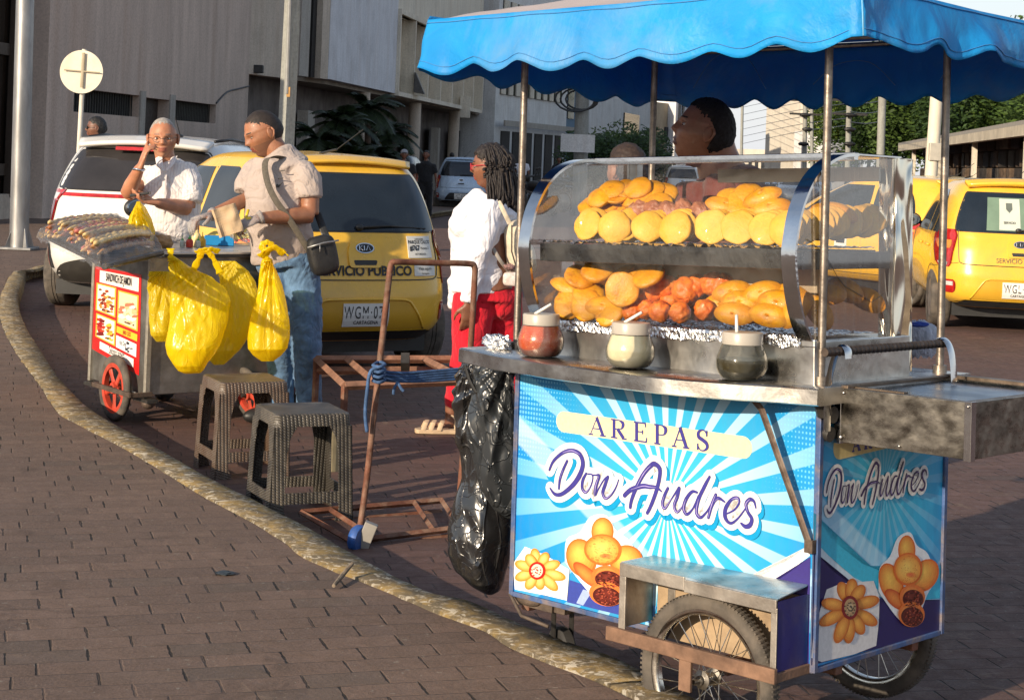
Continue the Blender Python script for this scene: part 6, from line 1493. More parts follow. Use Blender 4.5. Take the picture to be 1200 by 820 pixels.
# ------------------------------------------------------------------ people
def remesh(parts, voxel, name, mats, parent=None, smooth_it=4, fold=0.0, fscale=9, fstretch=1.0, extra=None, seed=0, keep=None):
    """unite overlapping tubes/ellipsoids into one skin, then fold it a little"""
    b = MB()
    for p in parts: p(b)
    o = b.build('tmp', mats[0]); m = o.modifiers.new('r', 'REMESH'); m.mode = 'VOXEL'; m.voxel_size = voxel; m.use_smooth_shade = True
    m2 = o.modifiers.new('s', 'SMOOTH'); m2.iterations = smooth_it; m2.factor = .5
    dg = bpy.context.evaluated_depsgraph_get(); dg.update(); me = bpy.data.meshes.new_from_object(o.evaluated_get(dg))
    out = MB(); no = [v.normal.copy() for v in me.vertices]
    vs = []
    for v, n in zip(me.vertices, no):
        p = v.co.copy()
        if fold:
            q = Vector((p.x*fscale, p.y*fscale, p.z*fscale*fstretch + seed)); k = noise.noise(q)
            ridge = (1-abs(noise.noise(Vector((p.x*fscale*.6+3, p.y*fscale*.6, p.z*fscale*1.3*fstretch+seed*2))))*2.4)
            p += n*(fold*(k*.8 + max(0, ridge)*.7))
        vs.append(p)
    out.add(vs, [tuple(f.vertices) for f in me.polygons]); bpy.data.objects.remove(o); bpy.data.meshes.remove(me)
    if extra: extra(out)
    return out.build(name, mats, parent, smooth=True)
def T_(pts, r, n=14, side=None): return lambda b: b.tube([tuple(p) for p in smooth2([tuple(p) for p in pts], 4)], [interp_r(r, i/((len(pts)-1)*4 if len(pts) > 2 else len(pts)-1)) for i in range(((len(pts)-1)*4+1) if len(pts) > 2 else len(pts))], n, side)
def interp_r(r, t_):
    k = t_*(len(r)-1); i = min(int(k), len(r)-2); q = k-i; a, c_ = r[i], r[i+1]
    if isinstance(a, tuple): return tuple(lerp(x, y, q) for x, y in zip(a, c_))
    return lerp(a, c_, q)
def E_(c, rad, rot=None): return lambda b: b.ell(c, rad, rot, 24, 16)
def g_(x, w_): return math.exp(-(x/w_)**2)
def head_surface(d):
    """unit direction (x right, y face, z up) -> point of a head about .235 tall, origin mid-head"""
    x, y, z = d
    px_, py_, pz = x*.076, y*.098, z*.118
    if y > 0: py_ *= 1 - .06*g_(z-.1, .5)
    dn = max(0, -z-.12)
    jaw = 1 - .30*min(1, dn/.75)
    px_ *= jaw
    if y < 0 and z < -.1: py_ *= 1-.42*min(1, (-z-.1)/.6)
    if z > .2: px_ *= 1+.03
    if y > .1:
        fx = px_; f = y
        py_ += f*( .007*g_(pz-.026, .011)*g_(abs(fx)-.024, .026) + .0195*g_(fx, .0135)*(max(0, min(1, (.030-pz)/.046)) if pz > -.017 else g_(pz+.017, .0085)) + .006*g_(abs(fx)-.012, .007)*g_(pz+.018, .009)
            - .0105*g_(abs(fx)-.030, .014)*g_(pz-.008, .011) + .005*g_(abs(fx)-.044, .018)*g_(pz+.022, .022)
            + .0075*g_(fx, .023)*g_(pz+.046, .0065) + .0085*g_(fx, .020)*g_(pz+.060, .0075) - .0035*g_(fx, .026)*g_(pz+.0525, .0026) + .011*g_(fx, .022)*g_(pz+.091, .017) - .004*g_(fx, .03)*g_(pz+.074, .007))
    return Vector((px_, py_, pz))
def make_head(b, c, yaw, pitch=0, roll=0, s_=1.0, skin=0, eye=1, lip=2, white_=3, brow=4, beard=None, glasses=None, ears=True, closed=False):
    """adds the head to mesh builder b; yaw 0 looks away from the camera (+y); returns its frame"""
    M = Matrix.Translation(c) @ Matrix.Rotation(yaw, 4, 'Z') @ Matrix.Rotation(pitch, 4, 'X') @ Matrix.Rotation(roll, 4, 'Y') @ Matrix.Scale(s_, 4)
    old = b.M; b.M = M; nu, nv = 88, 64; vs = []; fs = []; ms = []
    for i in range(nv+1):
        ph = math.pi*i/nv
        for j in range(nu):
            th = 2*math.pi*j/nu; d = (math.sin(ph)*math.cos(th), math.sin(ph)*math.sin(th), math.cos(ph)); vs.append(head_surface(d))
    b.mi = skin; base = len(b.v)
    quads = [(i*nu+j, (i+1)*nu+j, (i+1)*nu+(j+1) % nu, i*nu+(j+1) % nu) for i in range(nv) for j in range(nu)]
    b0 = len(b.f); b.add(vs, quads)
    for k, q in enumerate(quads):
        m_ = sum((vs[i] for i in q), Vector())/4
        if m_.y > .05 and g_(m_.x, .024)*1 > .42 and (-.067 < m_.z < -.040): b.m[b0+k] = lip
        if m_.y > .06 and .030 < m_.z < .037 and .014 < abs(m_.x) < .046: b.m[b0+k] = brow
        if beard is not None and m_.y > -.01 and m_.z < -.036 and not (abs(m_.x) < .026 and -.068 < m_.z < -.040): b.m[b0+k] = beard
    for sx in (-1, 1):
        e = head_surface(Vector((sx*.37, .9, .07)).normalized()); e = Vector((sx*.0305, .0725, .0075))
        b.mi = white_; b.ell(e, (.0115,.0105,.0058 if not closed else .002), None, 14, 10); b.mi = eye; b.ell(e+Vector((0,.0052,0)), (.0060,.0062,.0060 if not closed else .002), None, 12, 8)
        b.mi = skin; b.tube([e+Vector((-.014*1,.001,.0075)), e+Vector((0,.0085,.0088)), e+Vector((.014,.001,.0065))], .0026, 6); b.tube([e+Vector((-.013,.001,-.0070)), e+Vector((0,.0075,-.0082)), e+Vector((.013,.001,-.0065))], .0024, 6)
        if ears:
            rot = Matrix.Rotation(sx*R(-22), 3, 'Z')
            b.ell((sx*.0795,-.008,-.004), (.009,.021,.033), rot, 20, 14, lambda d: 1-.15*max(0, -d.z)); b.tube([Vector((sx*.086,-.016,.022)), Vector((sx*.090,-.024,.006)), Vector((sx*.087,-.018,-.014)), Vector((sx*.082,-.004,-.030))], .0045, 6)
            b.tube([Vector((sx*.086,-.016,.022)), Vector((sx*.084,.004,.022))], .0042, 6)
    b.M = old
    return M
def hair(M, mask, m, parent, thick=.008, rough=.004, fs_=60, name='hair'):
    b = MB(M); nu, nv = 110, 80; vs = []; keep = []
    for i in range(nv+1):
        ph = math.pi*i/nv
        for j in range(nu):
            th = 2*math.pi*j/nu; d = Vector((math.sin(ph)*math.cos(th), math.sin(ph)*math.sin(th), math.cos(ph))); p = head_surface(d); k = mask(p) + .16*noise.noise(p*260) + .10*noise.noise(p*90)
            n = Vector((d.x/.076, d.y/.098, d.z/.118)).normalized(); h = min(1, max(0, k*5))
            vs.append(p + n*(thick*h - .003 + rough*noise.noise(p*fs_)*h)); keep.append(k)
    q = [(i*nu+j, (i+1)*nu+j, (i+1)*nu+(j+1) % nu, i*nu+(j+1) % nu) for i in range(nv) for j in range(nu)]
    q = [f for f in q if max(keep[i] for i in f) > -.12]
    b.add(vs, q); o = b.build(name, m, parent, smooth=True); return o
def short_mask(p, line=.070, side=-.02, front=.05):
    # hairline: above the brow in front, above and behind the ear at the side, nape low
    if p.y > .02: return (p.z - (line - max(0, abs(p.x)-.04)*.9))*12
    if p.y > -.02: return (p.z - lerp(.03, line-.01, (p.y+.02)/.04) + .01)*12
    return (p.z + .055 - 0*p.x)*12
def hand(b, wrist, direction, palm_n, s_=1.0, curl=(.3,.3,.3,.3), thumb=1, spread=.10, point=None):
    """palm plus four unequal fingers and a side thumb; direction = towards the fingertips, palm_n = out of the palm"""
    d = Vector(direction).normalized(); n = Vector(palm_n); n = (n - d*n.dot(d)).normalized(); a = d.cross(n)*thumb      # a: towards the thumb side
    w_ = Vector(wrist); L = .09*s_
    b.tube([w_ - d*.01, w_ + d*.02*s_, w_ + d*.055*s_, w_ + d*L], [(.026*s_,.020*s_),(.031*s_,.016*s_),(.040*s_,.014*s_),(.038*s_,.011*s_)], 12, side=a)
    for k, (off, ln) in enumerate(((.029,.072),(.010,.080),(-.009,.075),(-.028,.058))):
        c_ = curl[k]; dd = (d + a*(off*spread*12)).normalized(); p = w_ + d*(L-.012)*1.0 + a*off*s_; pts = [p.copy()]; ang = 0
        for seg, q in enumerate((.45, .32, .23)):
            ang += c_*(.6, 1.0, .8)[seg]*1.2
            p = p + (dd*math.cos(ang) + n*math.sin(ang))*ln*q*s_*1.15; pts.append(p.copy())
        b.tube(pts, [.0092*s_,.0086*s_,.0078*s_,.0062*s_], 8); b.ell(pts[-1], (.0062*s_,)*3, None, 8, 6)
    p = w_ + d*.025*s_ + a*.024*s_; q1 = p + (a*.7+d*.6+n*.25).normalized()*.038*s_; q2 = q1 + (a*.35+d*.85+n*.35).normalized()*.030*s_; q3 = q2 + (d*.9+n*.35).normalized()*.024*s_
    b.tube([p, q1, q2, q3], [.013*s_,.0115*s_,.0095*s_,.0072*s_], 8); b.ell(q3, (.0072*s_,)*3, None, 8, 6)
def skin_mat(name, c, rough=.5):
    t = NT(name); co = t.coord(); cc = t.mix(t.ramp(t.noise(co, 16, 4), .3, .7), tuple(x*.74 for x in c), tuple(min(1, x*1.18) for x in c)); cc = t.mix(t.ramp(t.noise(co, 45, 5, .6), .45, .7, 0, .35), cc, (c[0]*.95, c[1]*.62, c[2]*.55)); cc = t.mix(t.ramp(t.noise(co, 160, 3, .6), .55, .7, 0, .25), cc, tuple(x*.5 for x in c))
    return t.done(t.pbr(cc, rough, 0, t.bump(t.noise(co, 180, 4), .35, .0015), .5, .12, sss=.08))
EYEW = mat('eye white', (.62,.58,.54), .25); EYED = mat('dark iris', (.015,.010,.008), .12)
def fabric(name, c, var=.12, sc=9, rough=.85, stripes=None, weave=300, b_=.25):
    t = NT(name); co = t.coord(); cc = t.mix(t.ramp(t.noise(co, sc, 5, .6), .3, .7), tuple(x*(1-var) for x in c), tuple(min(1, x*(1+var)) for x in c))
    if stripes:
        x, y, z = t.sep(co); f = t.math('FRACT', t.math('MULTIPLY', t.math('ADD', x, t.math('MULTIPLY', t.noise(co, 3, 2), .03)), stripes[1])); cc = t.mix(t.math('MULTIPLY', t.math('LESS_THAN', f, stripes[2]), stripes[3]), cc, stripes[0])
    nr = t.bump(t.noise(co, weave, 2), b_, .001, t.bump(t.math('ADD', t.math('MULTIPLY', t.math('ABSOLUTE', t.math('SUBTRACT', t.noise(t.coord('Object', 0, (1,1,.8)), 5.5, 2.5, .5, 1.6), .5)), 2.2), t.math('MULTIPLY', t.noise(co, 14, 4, .6, 1.5), .35)), .62, .03))
    return t.done(t.pbr(cc, rough, 0, nr, .25, sheen=.15))
DENIM = fabric('worn denim', C(88,118,150), .35, 14)
LIPB = mat('brown lips', (.22,.07,.05), .4); HAIRB = mat('black hair', (.012,.010,.009), .55, 0, .3, 40, .9, 400, .002)
BROWM = mat('dark brow', (.02,.013,.01), .7)

# --- the man in the grey T-shirt (faces left, looking down at his hands)
D = 9.35
P = lambda x, y, dz=0.0: PX(x, y, D+dz)
man = empty('person', 'man in a grey T-shirt and jeans with black crossbody bag preparing food', 'person', loc=G(350,488))
SK1 = skin_mat('brown skin', (.33,.145,.075)); STUB = mat('stubble', (.22,.10,.055), .7)
def man_body():
    sh_r, el_r, wr_r = P(298,198,.12), P(294,232,-.02), P(246,252,-.22); sh_l, el_l, wr_l = P(362,202,-.06), P(364,252,-.10), P(302,256,-.30)
    parts = [T_([P(316,163,.02), P(323,175,.02), P(330,188,.03), P(334,198,.03)], [.058,.062,.068,.085]),
      T_([P(333,195,.03), P(330,230), P(331,270), P(336,300)], [(.16,.10),(.165,.115),(.15,.12),(.16,.115)], 20, (1,.25,0)),
      T_([sh_r, el_r], [.052,.040]), T_([el_r, el_r.lerp(wr_r,.35), wr_r], [.040,.040,.026]), T_([sh_l, el_l], [.060,.046]), T_([el_l, el_l.lerp(wr_l,.35), wr_l], [.047,.046,.029]),
      T_([P(325,300,.03), P(326,390,.02), P(329,470,.03)], [.085,.055,.042]), T_([P(352,300), P(359,390,-.04), P(362,472)], [.085,.055,.042])]
    return parts
def man_hands(b):
    hand(b, P(247,252,-.22), (P(228,257,-.30)-P(247,252,-.22)), (0,-.2,-1), 1.05, (.5,.6,.6,.7), 1)
    hand(b, P(303,256,-.30), (P(272,268,-.36)-P(303,256,-.30)), (-.3,.2,-1), 1.05, (.6,.7,.7,.8), -1)
HM = {}
def man_head(b):
    HM['m'] = make_head(b, P(310,157,.02), R(116), R(-24), R(4), 1.13, 0, 1, 2, 3, 4, beard=5, closed=True)
remesh(man_body() + [man_hands], .0085, 'body', [SK1, EYED, LIPB, EYEW, BROWM, STUB], man, 3, extra=man_head)
HAIRS = mat('cropped black hair', (.020,.013,.010), .7, 0, .3, 40, .6, 500, .001)
hair(HM['m'], lambda p: short_mask(p, .066), HAIRS, man, .004, .001)
adopts = []
def fixparent(root):
    bpy.context.view_layer.update()
    for o in col.objects:
        if o.parent == root and o.type == 'MESH' and 'fx' not in o: o.matrix_parent_inverse = root.matrix_world.inverted(); o['fx'] = 1
fixparent(man)
TEE = fabric('grey cotton', C(172,158,150), .07)
sh = [T_([P(324,178,.03), P(330,187,.03), P(335,198,.03)], [.078,.098,.14], 18), T_([P(334,194,.02), P(329,215,.0), P(326,240,-.03), P(328,270,-.02), P(333,303)], [(.175,.10),(.190,.120),(.182,.132),(.172,.132),(.178,.130)], 24, (1,.25,0)),
      T_([P(305,196,.10), P(292,212,.05), P(288,226,.02)], [.070,.066,.064]), T_([P(352,200,-.02), P(361,213,-.07), P(363,232,-.09)], [.078,.072,.070])]
remesh(sh, .010, 'grey_t_shirt', [TEE], man, 4, .010, 11, .6, seed=2)
jn = [T_([P(334,293,.0), P(337,312)], [(.165,.125),(.170,.135)], 22, (1,.2,0)), T_([P(325,305,.03), P(325,350,.0), P(327,400,-.02), P(329,440,.02), P(331,488,.05)], [.098,.092,.078,.070,.066]), T_([P(350,305), P(357,350,-.03), P(360,400,-.05), P(361,440,-.02), P(363,490,.02)], [.102,.094,.080,.072,.068])]
remesh(jn, .010, 'jeans', [DENIM], man, 3, .006, 12, 1.8, seed=5)
b = MB()
for x, dz in ((328,.02),(362,-.02)): b.ell(G(x-4, 494) + Vector((-.05,-.07,.045)), (.14,.055,.05), Matrix.Rotation(R(35), 3, 'Z'))
b.build('shoes', BLACK, man, smooth=True)
def strap(pts, w_, m, nm, root, t_=.004):
    b = MB(); Q = smooth2([tuple(p) for p in pts], 8); b.tube(Q, [(w_, t_)]*len(Q), 8, side=(1,0,.4)); return b.build(nm, m, root, smooth='auto')
STR = mat('khaki webbing', (.10,.085,.065), .8, 0, .2, 60, .5, 300)
bag = empty('crossbody_bag', 'black crossbody bag with khaki strap at the hip of the grey-shirted man', 'bag', loc=P(378,300,-.2)); 
Zf = -.20
strap([P(338,187,-.03), P(322,184,-.12), P(311,190,-.16), P(313,212,-.21), P(322,233,-.235), P(334,250,-.23), P(346,268,-.21), P(357,286,-.19), P(366,298,-.17)], .017, STR, 'shoulder_strap', bag)
b = MB()
def bagp(u, v): 
    return None
b.M = Matrix.Translation(P(378,299,-.16)) @ Matrix.Rotation(R(22), 4, 'Z') @ Matrix.Rotation(R(-14), 4, 'Y'); b.ell((0,0,0), (.085,.055,.115), None, 30, 20, lambda d: (1/max(abs(d.x)**4+abs(d.y)**4+abs(d.z)**4, .2))**.25*.93)
b.build('bag_body', mat('black nylon', (.014,.014,.015), .6, 0, .2, 20, .4, 60), bag, smooth=True)
b = MB(b.M); b.tube([(-.088,-.058,.065),(0,-.070,.072),(.088,-.058,.065)], .005, 6); b.tube([(-.02,-.068,.068),(-.03,-.075,.03)], .003, 6); b.build('zip', mat('zip', (.3,.3,.3), .4, .6), bag, smooth=True)
b = MB(); b.tube([P(372,250,-.02), P(380,272,-.08), P(388,290,-.12)], [(.02,.004)]*3, 8); b.build('rear_strap', BLACK, bag)
fixparent(bag)
GLV = film('milky glove film', (.62,.60,.58), .25, .35, .6, 60, .4, alpha=.45)
for w0, d0, n0, th in ((P(247,252,-.22), P(228,257,-.30)-P(247,252,-.22), (0,-.2,-1), 1), (P(303,256,-.30), P(272,268,-.36)-P(303,256,-.30), (-.3,.2,-1), -1)):
    b = MB(); hand(b, w0, d0, n0, 1.18, (.5,.6,.6,.7), th); b.tube([w0 - Vector(d0).normalized()*.02, w0], [.040,.033], 14)
    b.build('disposable_glove', GLV, man, smooth=True)
fixparent(man)
b = MB(); b.tube([P(291,246,-.26), P(288,256,-.29), P(291,264,-.27)], .008, 8); b.ell(P(292,258,-.32), (.018,.010,.018)); b.build('yellow_wrist_band', mat('yellow band', (.8,.55,.03), .5), man, smooth=True)
fixparent(man)
# prints on the shirt
b = MB()
for k, (x, y, w_) in enumerate([(331,200,.035),(329,209,.045),(328,216,.04)]): b.tube([P(x-3,y+.8,-.135), P(x+3,y-.3,-.15)], [(w_*.05,.003)]*2, 6) if k < 2 else b.tube(smooth2([tuple(P(324.5,216,-.15)), tuple(P(326,218.5,-.155)), tuple(P(331,214,-.15))], 4), [(.004,.0045),(.006,.005),(.008,.006),(.008,.006),(.007,.005),(.006,.005),(.004,.004),(.002,.003),(.001,.002)], 6)
b.build('shirt_print', mat('charcoal print', (.06,.055,.05), .8), man); fixparent(man)
# kraft paper bag held in the gloved hand
b = MB(); b.M = Matrix.Translation(P(268,258,-.42)) @ Matrix.Rotation(R(-20), 4, 'Y') @ Matrix.Rotation(R(20), 4, 'Z'); b.grid(lambda u, v: Vector(((u-.5)*.12, .01*math.sin(u*6)+.012*noise.noise(Vector((u*3,v*3,0))), (v-.5)*.15)), 14, 14)
o = b.build('paper_bag', mat('kraft paper', (.50,.36,.22), .8, 0, .1, 20)); mm = o.modifiers.new('t','SOLIDIFY'); mm.thickness = .018; tag(o, 'small brown kraft paper bag held in the gloved hand', 'paper bag')

# --- the older man in the white shirt, hand raised to his ear
D = 10.1
old = empty('person', 'older grey-haired man in a white striped shirt and glasses, hand at his ear', 'person', loc=Vector((P(198,300).x, D, 0)))
SK2 = skin_mat('tanned skin', (.46,.20,.105)); LIP2 = mat('pale lips', (.36,.13,.09), .45); GREY = mat('grey stubble', (.44,.22,.13), .6)
BR2 = mat('grey brow', (.16,.12,.10), .8)
sh_r, el_r, wr_r = P(176,206,.05), P(149,228,-.16), P(164,196,-.26); sh_l, el_l, wr_l = P(222,206,.0), P(220,244,-.10), P(184,238,-.30)
def old_hands(b):
    hand(b, P(164,197,-.26), (P(174,166,-.24)-P(164,197,-.26)), (1,.5,0), 1.12, (.05,.45,.55,.6), 1)
    hand(b, P(185,238,-.30), (P(162,234,-.36)-P(185,238,-.30)), (.1,-.3,1), 1.1, (.35,.4,.45,.5), 1)
op = [T_([P(191,170,.01), P(193,182,.01), P(195,192,.02), P(198,202,.04)], [.060,.058,.060,.08]), T_([P(198,200,.04), P(200,240), P(200,275)], [(.16,.10),(.17,.12),(.17,.12)], 20, (1,0,0)),
      T_([sh_r, el_r], [.052,.044]), T_([el_r, el_r.lerp(wr_r,.35), wr_r], [.044,.046,.028]), T_([sh_l, el_l], [.052,.045]), T_([el_l, el_l.lerp(wr_l,.4), wr_l], [.046,.044,.028]), old_hands,
      T_([P(188,280,.02), Vector((P(186,0).x, D, .5)), Vector((P(186,0).x, D, .1))], [.08,.055,.045]), T_([P(212,280,.02), Vector((P(214,0).x, D, .5)), Vector((P(214,0).x, D, .1))], [.08,.055,.045])]
def old_head(b): HM['o'] = make_head(b, P(191,163,.0), R(190), R(-4), R(2), 1.06, 0, 1, 2, 3, 4, beard=5)
remesh(op, .0085, 'body', [SK2, EYED, LIP2, EYEW, BR2, GREY], old, 3, extra=old_head)
hair(HM['o'], lambda p: short_mask(p, .080 - max(0, abs(p.x)-.03)*.2), mat('cropped grey hair', (.33,.30,.27), .8, 0, .3, 60, .7, 500, .001), old, .005, .0015)
b = MB(HM['o'])
for sx in (-1, 1): b.tube([Vector((sx*.031+math.cos(k*.3927)*.021, .098-abs(math.cos(k*.3927))*.002, .004+math.sin(k*.3927)*.015)) for k in range(16)], .0013, 5, closed=True); b.tube([Vector((sx*.052,.094,.009)), Vector((sx*.078,.03,.012)), Vector((sx*.084,-.01,.004))], .0013, 5)
b.tube([Vector((-.010,.1,.008)), Vector((0,.105,.010)), Vector((.010,.1,.008))], .0013, 5); b.build('glasses', mat('thin metal frame', (.12,.10,.08), .4, .6), old)
WSH = fabric('white striped shirt', (.74,.69,.66), .04, 9, .85, ((.50,.44,.46), 55, .22, .55))
ws = [T_([P(195,190,.03), P(198,200,.03)], [.078,.13], 18), T_([P(198,197,.03), P(199,215), P(200,240,-.02), P(199,262,-.02), P(198,285)], [(.165,.10),(.182,.12),(.176,.125),(.168,.13),(.175,.13)], 24, (1,0,0)), T_([P(180,203,.05), P(170,214,.0), P(165,220,-.04)], [.074,.072,.070]), T_([P(216,204,.02), P(222,220,-.03), P(223,238,-.06)], [.080,.080,.078])]
remesh(ws, .010, 'white_shirt', [WSH], old, 4, .011, 10, .7, seed=9)
b = MB()
for sx in (-1, 1): b.tube([P(195+sx*9,184,-.04), P(194+sx*7,193,-.12), P(193.5+sx*1,201,-.155)], [(.022,.004),(.020,.004),(.004,.003)], 8, side=(1,0,.5))
b.tube([P(193.5,200,-.15), P(192,225,-.165), P(191,258,-.155)], [(.012,.003)]*3, 6, side=(1,0,0)); b.build('shirt_collar', WSH, old, smooth='auto')
b = MB(); b.M = Matrix.Translation(P(196,225,-.155)) 
remesh([T_([P(187,272,.0), Vector((P(186,0).x, D, .9)), Vector((P(186,0).x, D, .12))], [.10,.095,.07]), T_([P(213,272,.0), Vector((P(214,0).x, D, .9)), Vector((P(214,0).x, D, .12))], [.10,.095,.07]), E_(P(199,278), (.17,.13,.1))], .012, 'trousers', [fabric('grey blue trousers', C(95,110,130), .2)], old, 3, .008, 10, 1.3)
b = MB()
for x in (186, 214): b.ell((P(x,0).x, D-.06, .05), (.055,.14,.05))
b.build('shoes', BLACK, old, smooth=True)
b = MB(); w0 = P(163,199,-.26); b.tube([w0+Vector((math.cos(k*.5236)*.032, math.sin(k*.5236)*.03, .004*math.sin(k))) for k in range(12)], .0065, 6, closed=True); b.build('wrist_watch', CHR, old, smooth=True)
fixparent(old)
b = MB(); b.M = Matrix.Translation(P(166,229,-.36)) @ Matrix.Rotation(R(-10), 4, 'Y'); b.bb(-.06,.05,-.035,.035,0,.016); o = b.build('wallet', BLACK, bevel=.004); tag(o, 'dark wallet held in the older man\'s lower hand', 'wallet')

# --- the man in sunglasses beyond the white car
def simple_person(loc, yaw, h, top, bottom, skin, label, hairm=HAIRS, group=None, arms=.0, glasses=False, cap=None, lean=0, voxel=.014, hw=1.0, bagc=None, long_sleeve=False, stride=.0):
    """a standing figure at its real size: continuous body, separate top, trousers, hair"""
    root = empty('person', label, 'person', group, loc=loc, rz=yaw); k = h/1.72
    V = lambda x, y, z: Vector((x*k*hw, y*k, z*k))
    hnd = lambda b: [hand(b, V(sx*.30, .02, .83), Vector((0,.05,-1)), Vector((-sx,0,0)), 1.0, (.35,.4,.45,.5), sx) for sx in (-1, 1)]
    pr = [T_([V(0,0,1.40), V(0,.01,1.52)], [.07,.055]), T_([V(0,0,1.40), V(0,.0,1.2), V(0,0,.95)], [(.15,.09),(.145,.10),(.155,.10)], 18, (1,0,0)), hnd]
    for sx in (-1, 1):
        pr += [T_([V(sx*.19,0,1.38), V(sx*.25,-.02,1.12)], [.052,.040]), T_([V(sx*.25,-.02,1.12), V(sx*.30,.02,.84)], [.040,.026]), T_([V(sx*.09,0,.92), V(sx*.10,.02*sx+stride*sx*.5,.48), V(sx*.10,stride*sx,.08)], [.085,.055,.040]), T_([V(sx*.10,stride*sx-.03,.045), V(sx*.11,stride*sx+.15,.035)], [.04,.035])]
    st = {}
    remesh(pr, voxel, 'body', [skin, EYED, LIPB, EYEW, BROWM, skin], root, 2, extra=lambda b: st.__setitem__('m', make_head(b, V(0,.025,1.605), 0, 0, 0, k, 0, 1, 2, 3, 4)))
    hair(st['m'], lambda p: short_mask(p, .066), hairm, root, .010, .004)
    tp = [T_([V(0,0,1.47), V(0,0,1.38)], [.08,.14], 16), T_([V(0,0,1.40), V(0,0,1.2), V(0,0,.90)], [(.175,.11),(.17,.125),(.18,.13)], 18, (1,0,0))]
    for sx in (-1, 1): tp.append(T_([V(sx*.17,0,1.38), V(sx*.245,-.02,1.16)] + ([V(sx*.30,.02,.86)] if long_sleeve else []), [.078,.070]+([.045] if long_sleeve else [])))
    remesh(tp, voxel, 'shirt', [top], root, 2, .008, 9, .7, seed=len(label))
    bt = [E_(V(0,0,.92), (.165*k,.12*k,.10*k))]
    for sx in (-1, 1): bt.append(T_([V(sx*.09,0,.90), V(sx*.10,.02*sx+stride*sx*.5,.48), V(sx*.10,stride*sx,.07)], [.10,.075,.065]))
    remesh(bt, voxel, 'trousers', [bottom], root, 2, .006, 9, 1.2)
    if glasses:
        b = MB(st['m'])
        for sx in (-1, 1): b.ell((sx*.031,.090,.006), (.025,.010,.018), None, 16, 10); b.tube([Vector((sx*.05,.09,.010)), Vector((sx*.082,.0,.010))], .003, 6)
        b.tube([Vector((-.01,.1,.008)), Vector((.01,.1,.008))], .003, 6); b.build('sunglasses', BLACK, root, smooth=True)
    if cap:
        b = MB(st['m']); b.ell((0,-.005,.055), (.088,.105,.075), None, 24, 16); b.ell((0,.11,.052), (.07,.06,.008)); b.build('cap', cap, root, smooth=True)
    return root
D = 17.5
pp_ = PX(116,155,D)
simple_person(Vector((pp_.x, D, -.02)), R(100), 1.775, fabric('white cotton', (.72,.70,.66), .05), DENIM, skin_mat('dark brown skin', (.17,.075,.045)), 'young man in sunglasses and white top standing beyond the white car', HAIRB, glasses=True)

# --- the woman in red trousers
D = 9.35
wo_ = empty('person', 'woman with long braids in a white long-sleeved top and red trousers', 'person', loc=G(535,508))
SK3 = skin_mat('deep brown skin', (.21,.088,.048))
sh_n, el_n, wr_n = P(572,240,-.10), P(561,298,-.14), P(550,352,-.16)
def w_hand(b): hand(b, P(550,354,-.16), (P(547,392,-.15)-P(550,354,-.16)), (-.3,1,0), 1.08, (.3,.35,.4,.5), -1)
wp = [T_([P(576,205,.03), P(580,220,.03), P(582,232,.03), P(583,242,.04)], [.052,.052,.058,.08]), T_([P(580,240,.05), P(568,270,.03), P(568,310,.02), P(570,340,.02)], [(.13,.12),(.15,.14),(.14,.14),(.16,.15)], 20, (1,0,0)),
      T_([sh_n, el_n], [.055,.045]), T_([el_n, el_n.lerp(wr_n,.4), wr_n], [.045,.042,.026]), w_hand, T_([P(588,240,.28), P(575,298,.34), P(560,345,.30)], [.055,.042,.026]),
      T_([P(556,345,.0), P(549,410,-.02), P(535,455,.0), P(529,490,.0)], [.10,.075,.055,.036]), T_([P(580,345,.12), P(590,420,.14), P(600,470,.16), P(606,495,.18)], [.10,.075,.055,.036]),
      T_([P(531,492,.0), P(520,500,-.02), P(503,503,-.05)], [.034,.036,.028]), T_([P(606,496,.18), P(590,502,.17)], [.034,.030])]
def w_toes(b):
    for k in range(5): b.ell(P(499.5+k*.9, 502.2-k*.4, -.09+k*.022), (.013,.011,.010), None, 10, 8)
def w_head(b): HM['w'] = make_head(b, P(575,196,.03), R(82), R(-4), 0, 1.04, 0, 1, 2, 3, 4); w_toes(b)
remesh(wp, .0085, 'body', [SK3, EYED, mat('rose lips', (.28,.06,.05), .4), EYEW, BROWM, SK3], wo_, 3, extra=w_head)
BRD = mat('braided hair', (.016,.011,.010), .6, 0, .4, 90, .9, 260, .003)
hair(HM['w'], lambda p: short_mask(p, .062), BRD, wo_, .016, .006, 90, 'hair_crown')
rb = random.Random(8); b = MB()
for k in range(130):
    th = rb.uniform(-.15, 1.12)*math.pi; zz = rb.uniform(-.35, .95); q = math.sqrt(1-zz*zz); d = Vector((math.cos(th)*q*1.0, -abs(math.sin(th))*q if k % 4 else math.sin(th)*q*-.6, zz))
    d = Vector((rb.choice([-1,1])*abs(math.cos(th))*q, -abs(math.sin(th))*q + .25*q, zz)).normalized()
    s0 = head_surface(d)*1.13; a = HM['w'] @ s0
    o1 = HM['w'] @ (head_surface(Vector((d.x*1.2, d.y-.15, min(d.z, .0)-.05)).normalized())*1.24)
    end = o1 + Vector((rb.uniform(-.012,.02)+.02, rb.uniform(-.02,.02), -rb.uniform(.11,.21) - max(0,.05-(o1.z-1.38)*.2)))
    mid = o1.lerp(end, .5) + Vector((rb.uniform(-.008,.012), rb.uniform(-.01,.01), 0))
    Q = smooth2([tuple(a), tuple(a.lerp(o1,.5)+(a-HM['w'].translation).normalized()*.022), tuple(o1), tuple(mid), tuple(end)], 6); b.tube(Q, [.0062+.0016*math.sin(i*1.9+k) for i in range(len(Q)-1)]+[.002], 6)
b.build('braids', BRD, wo_, smooth=True)
b = MB(HM['w'])
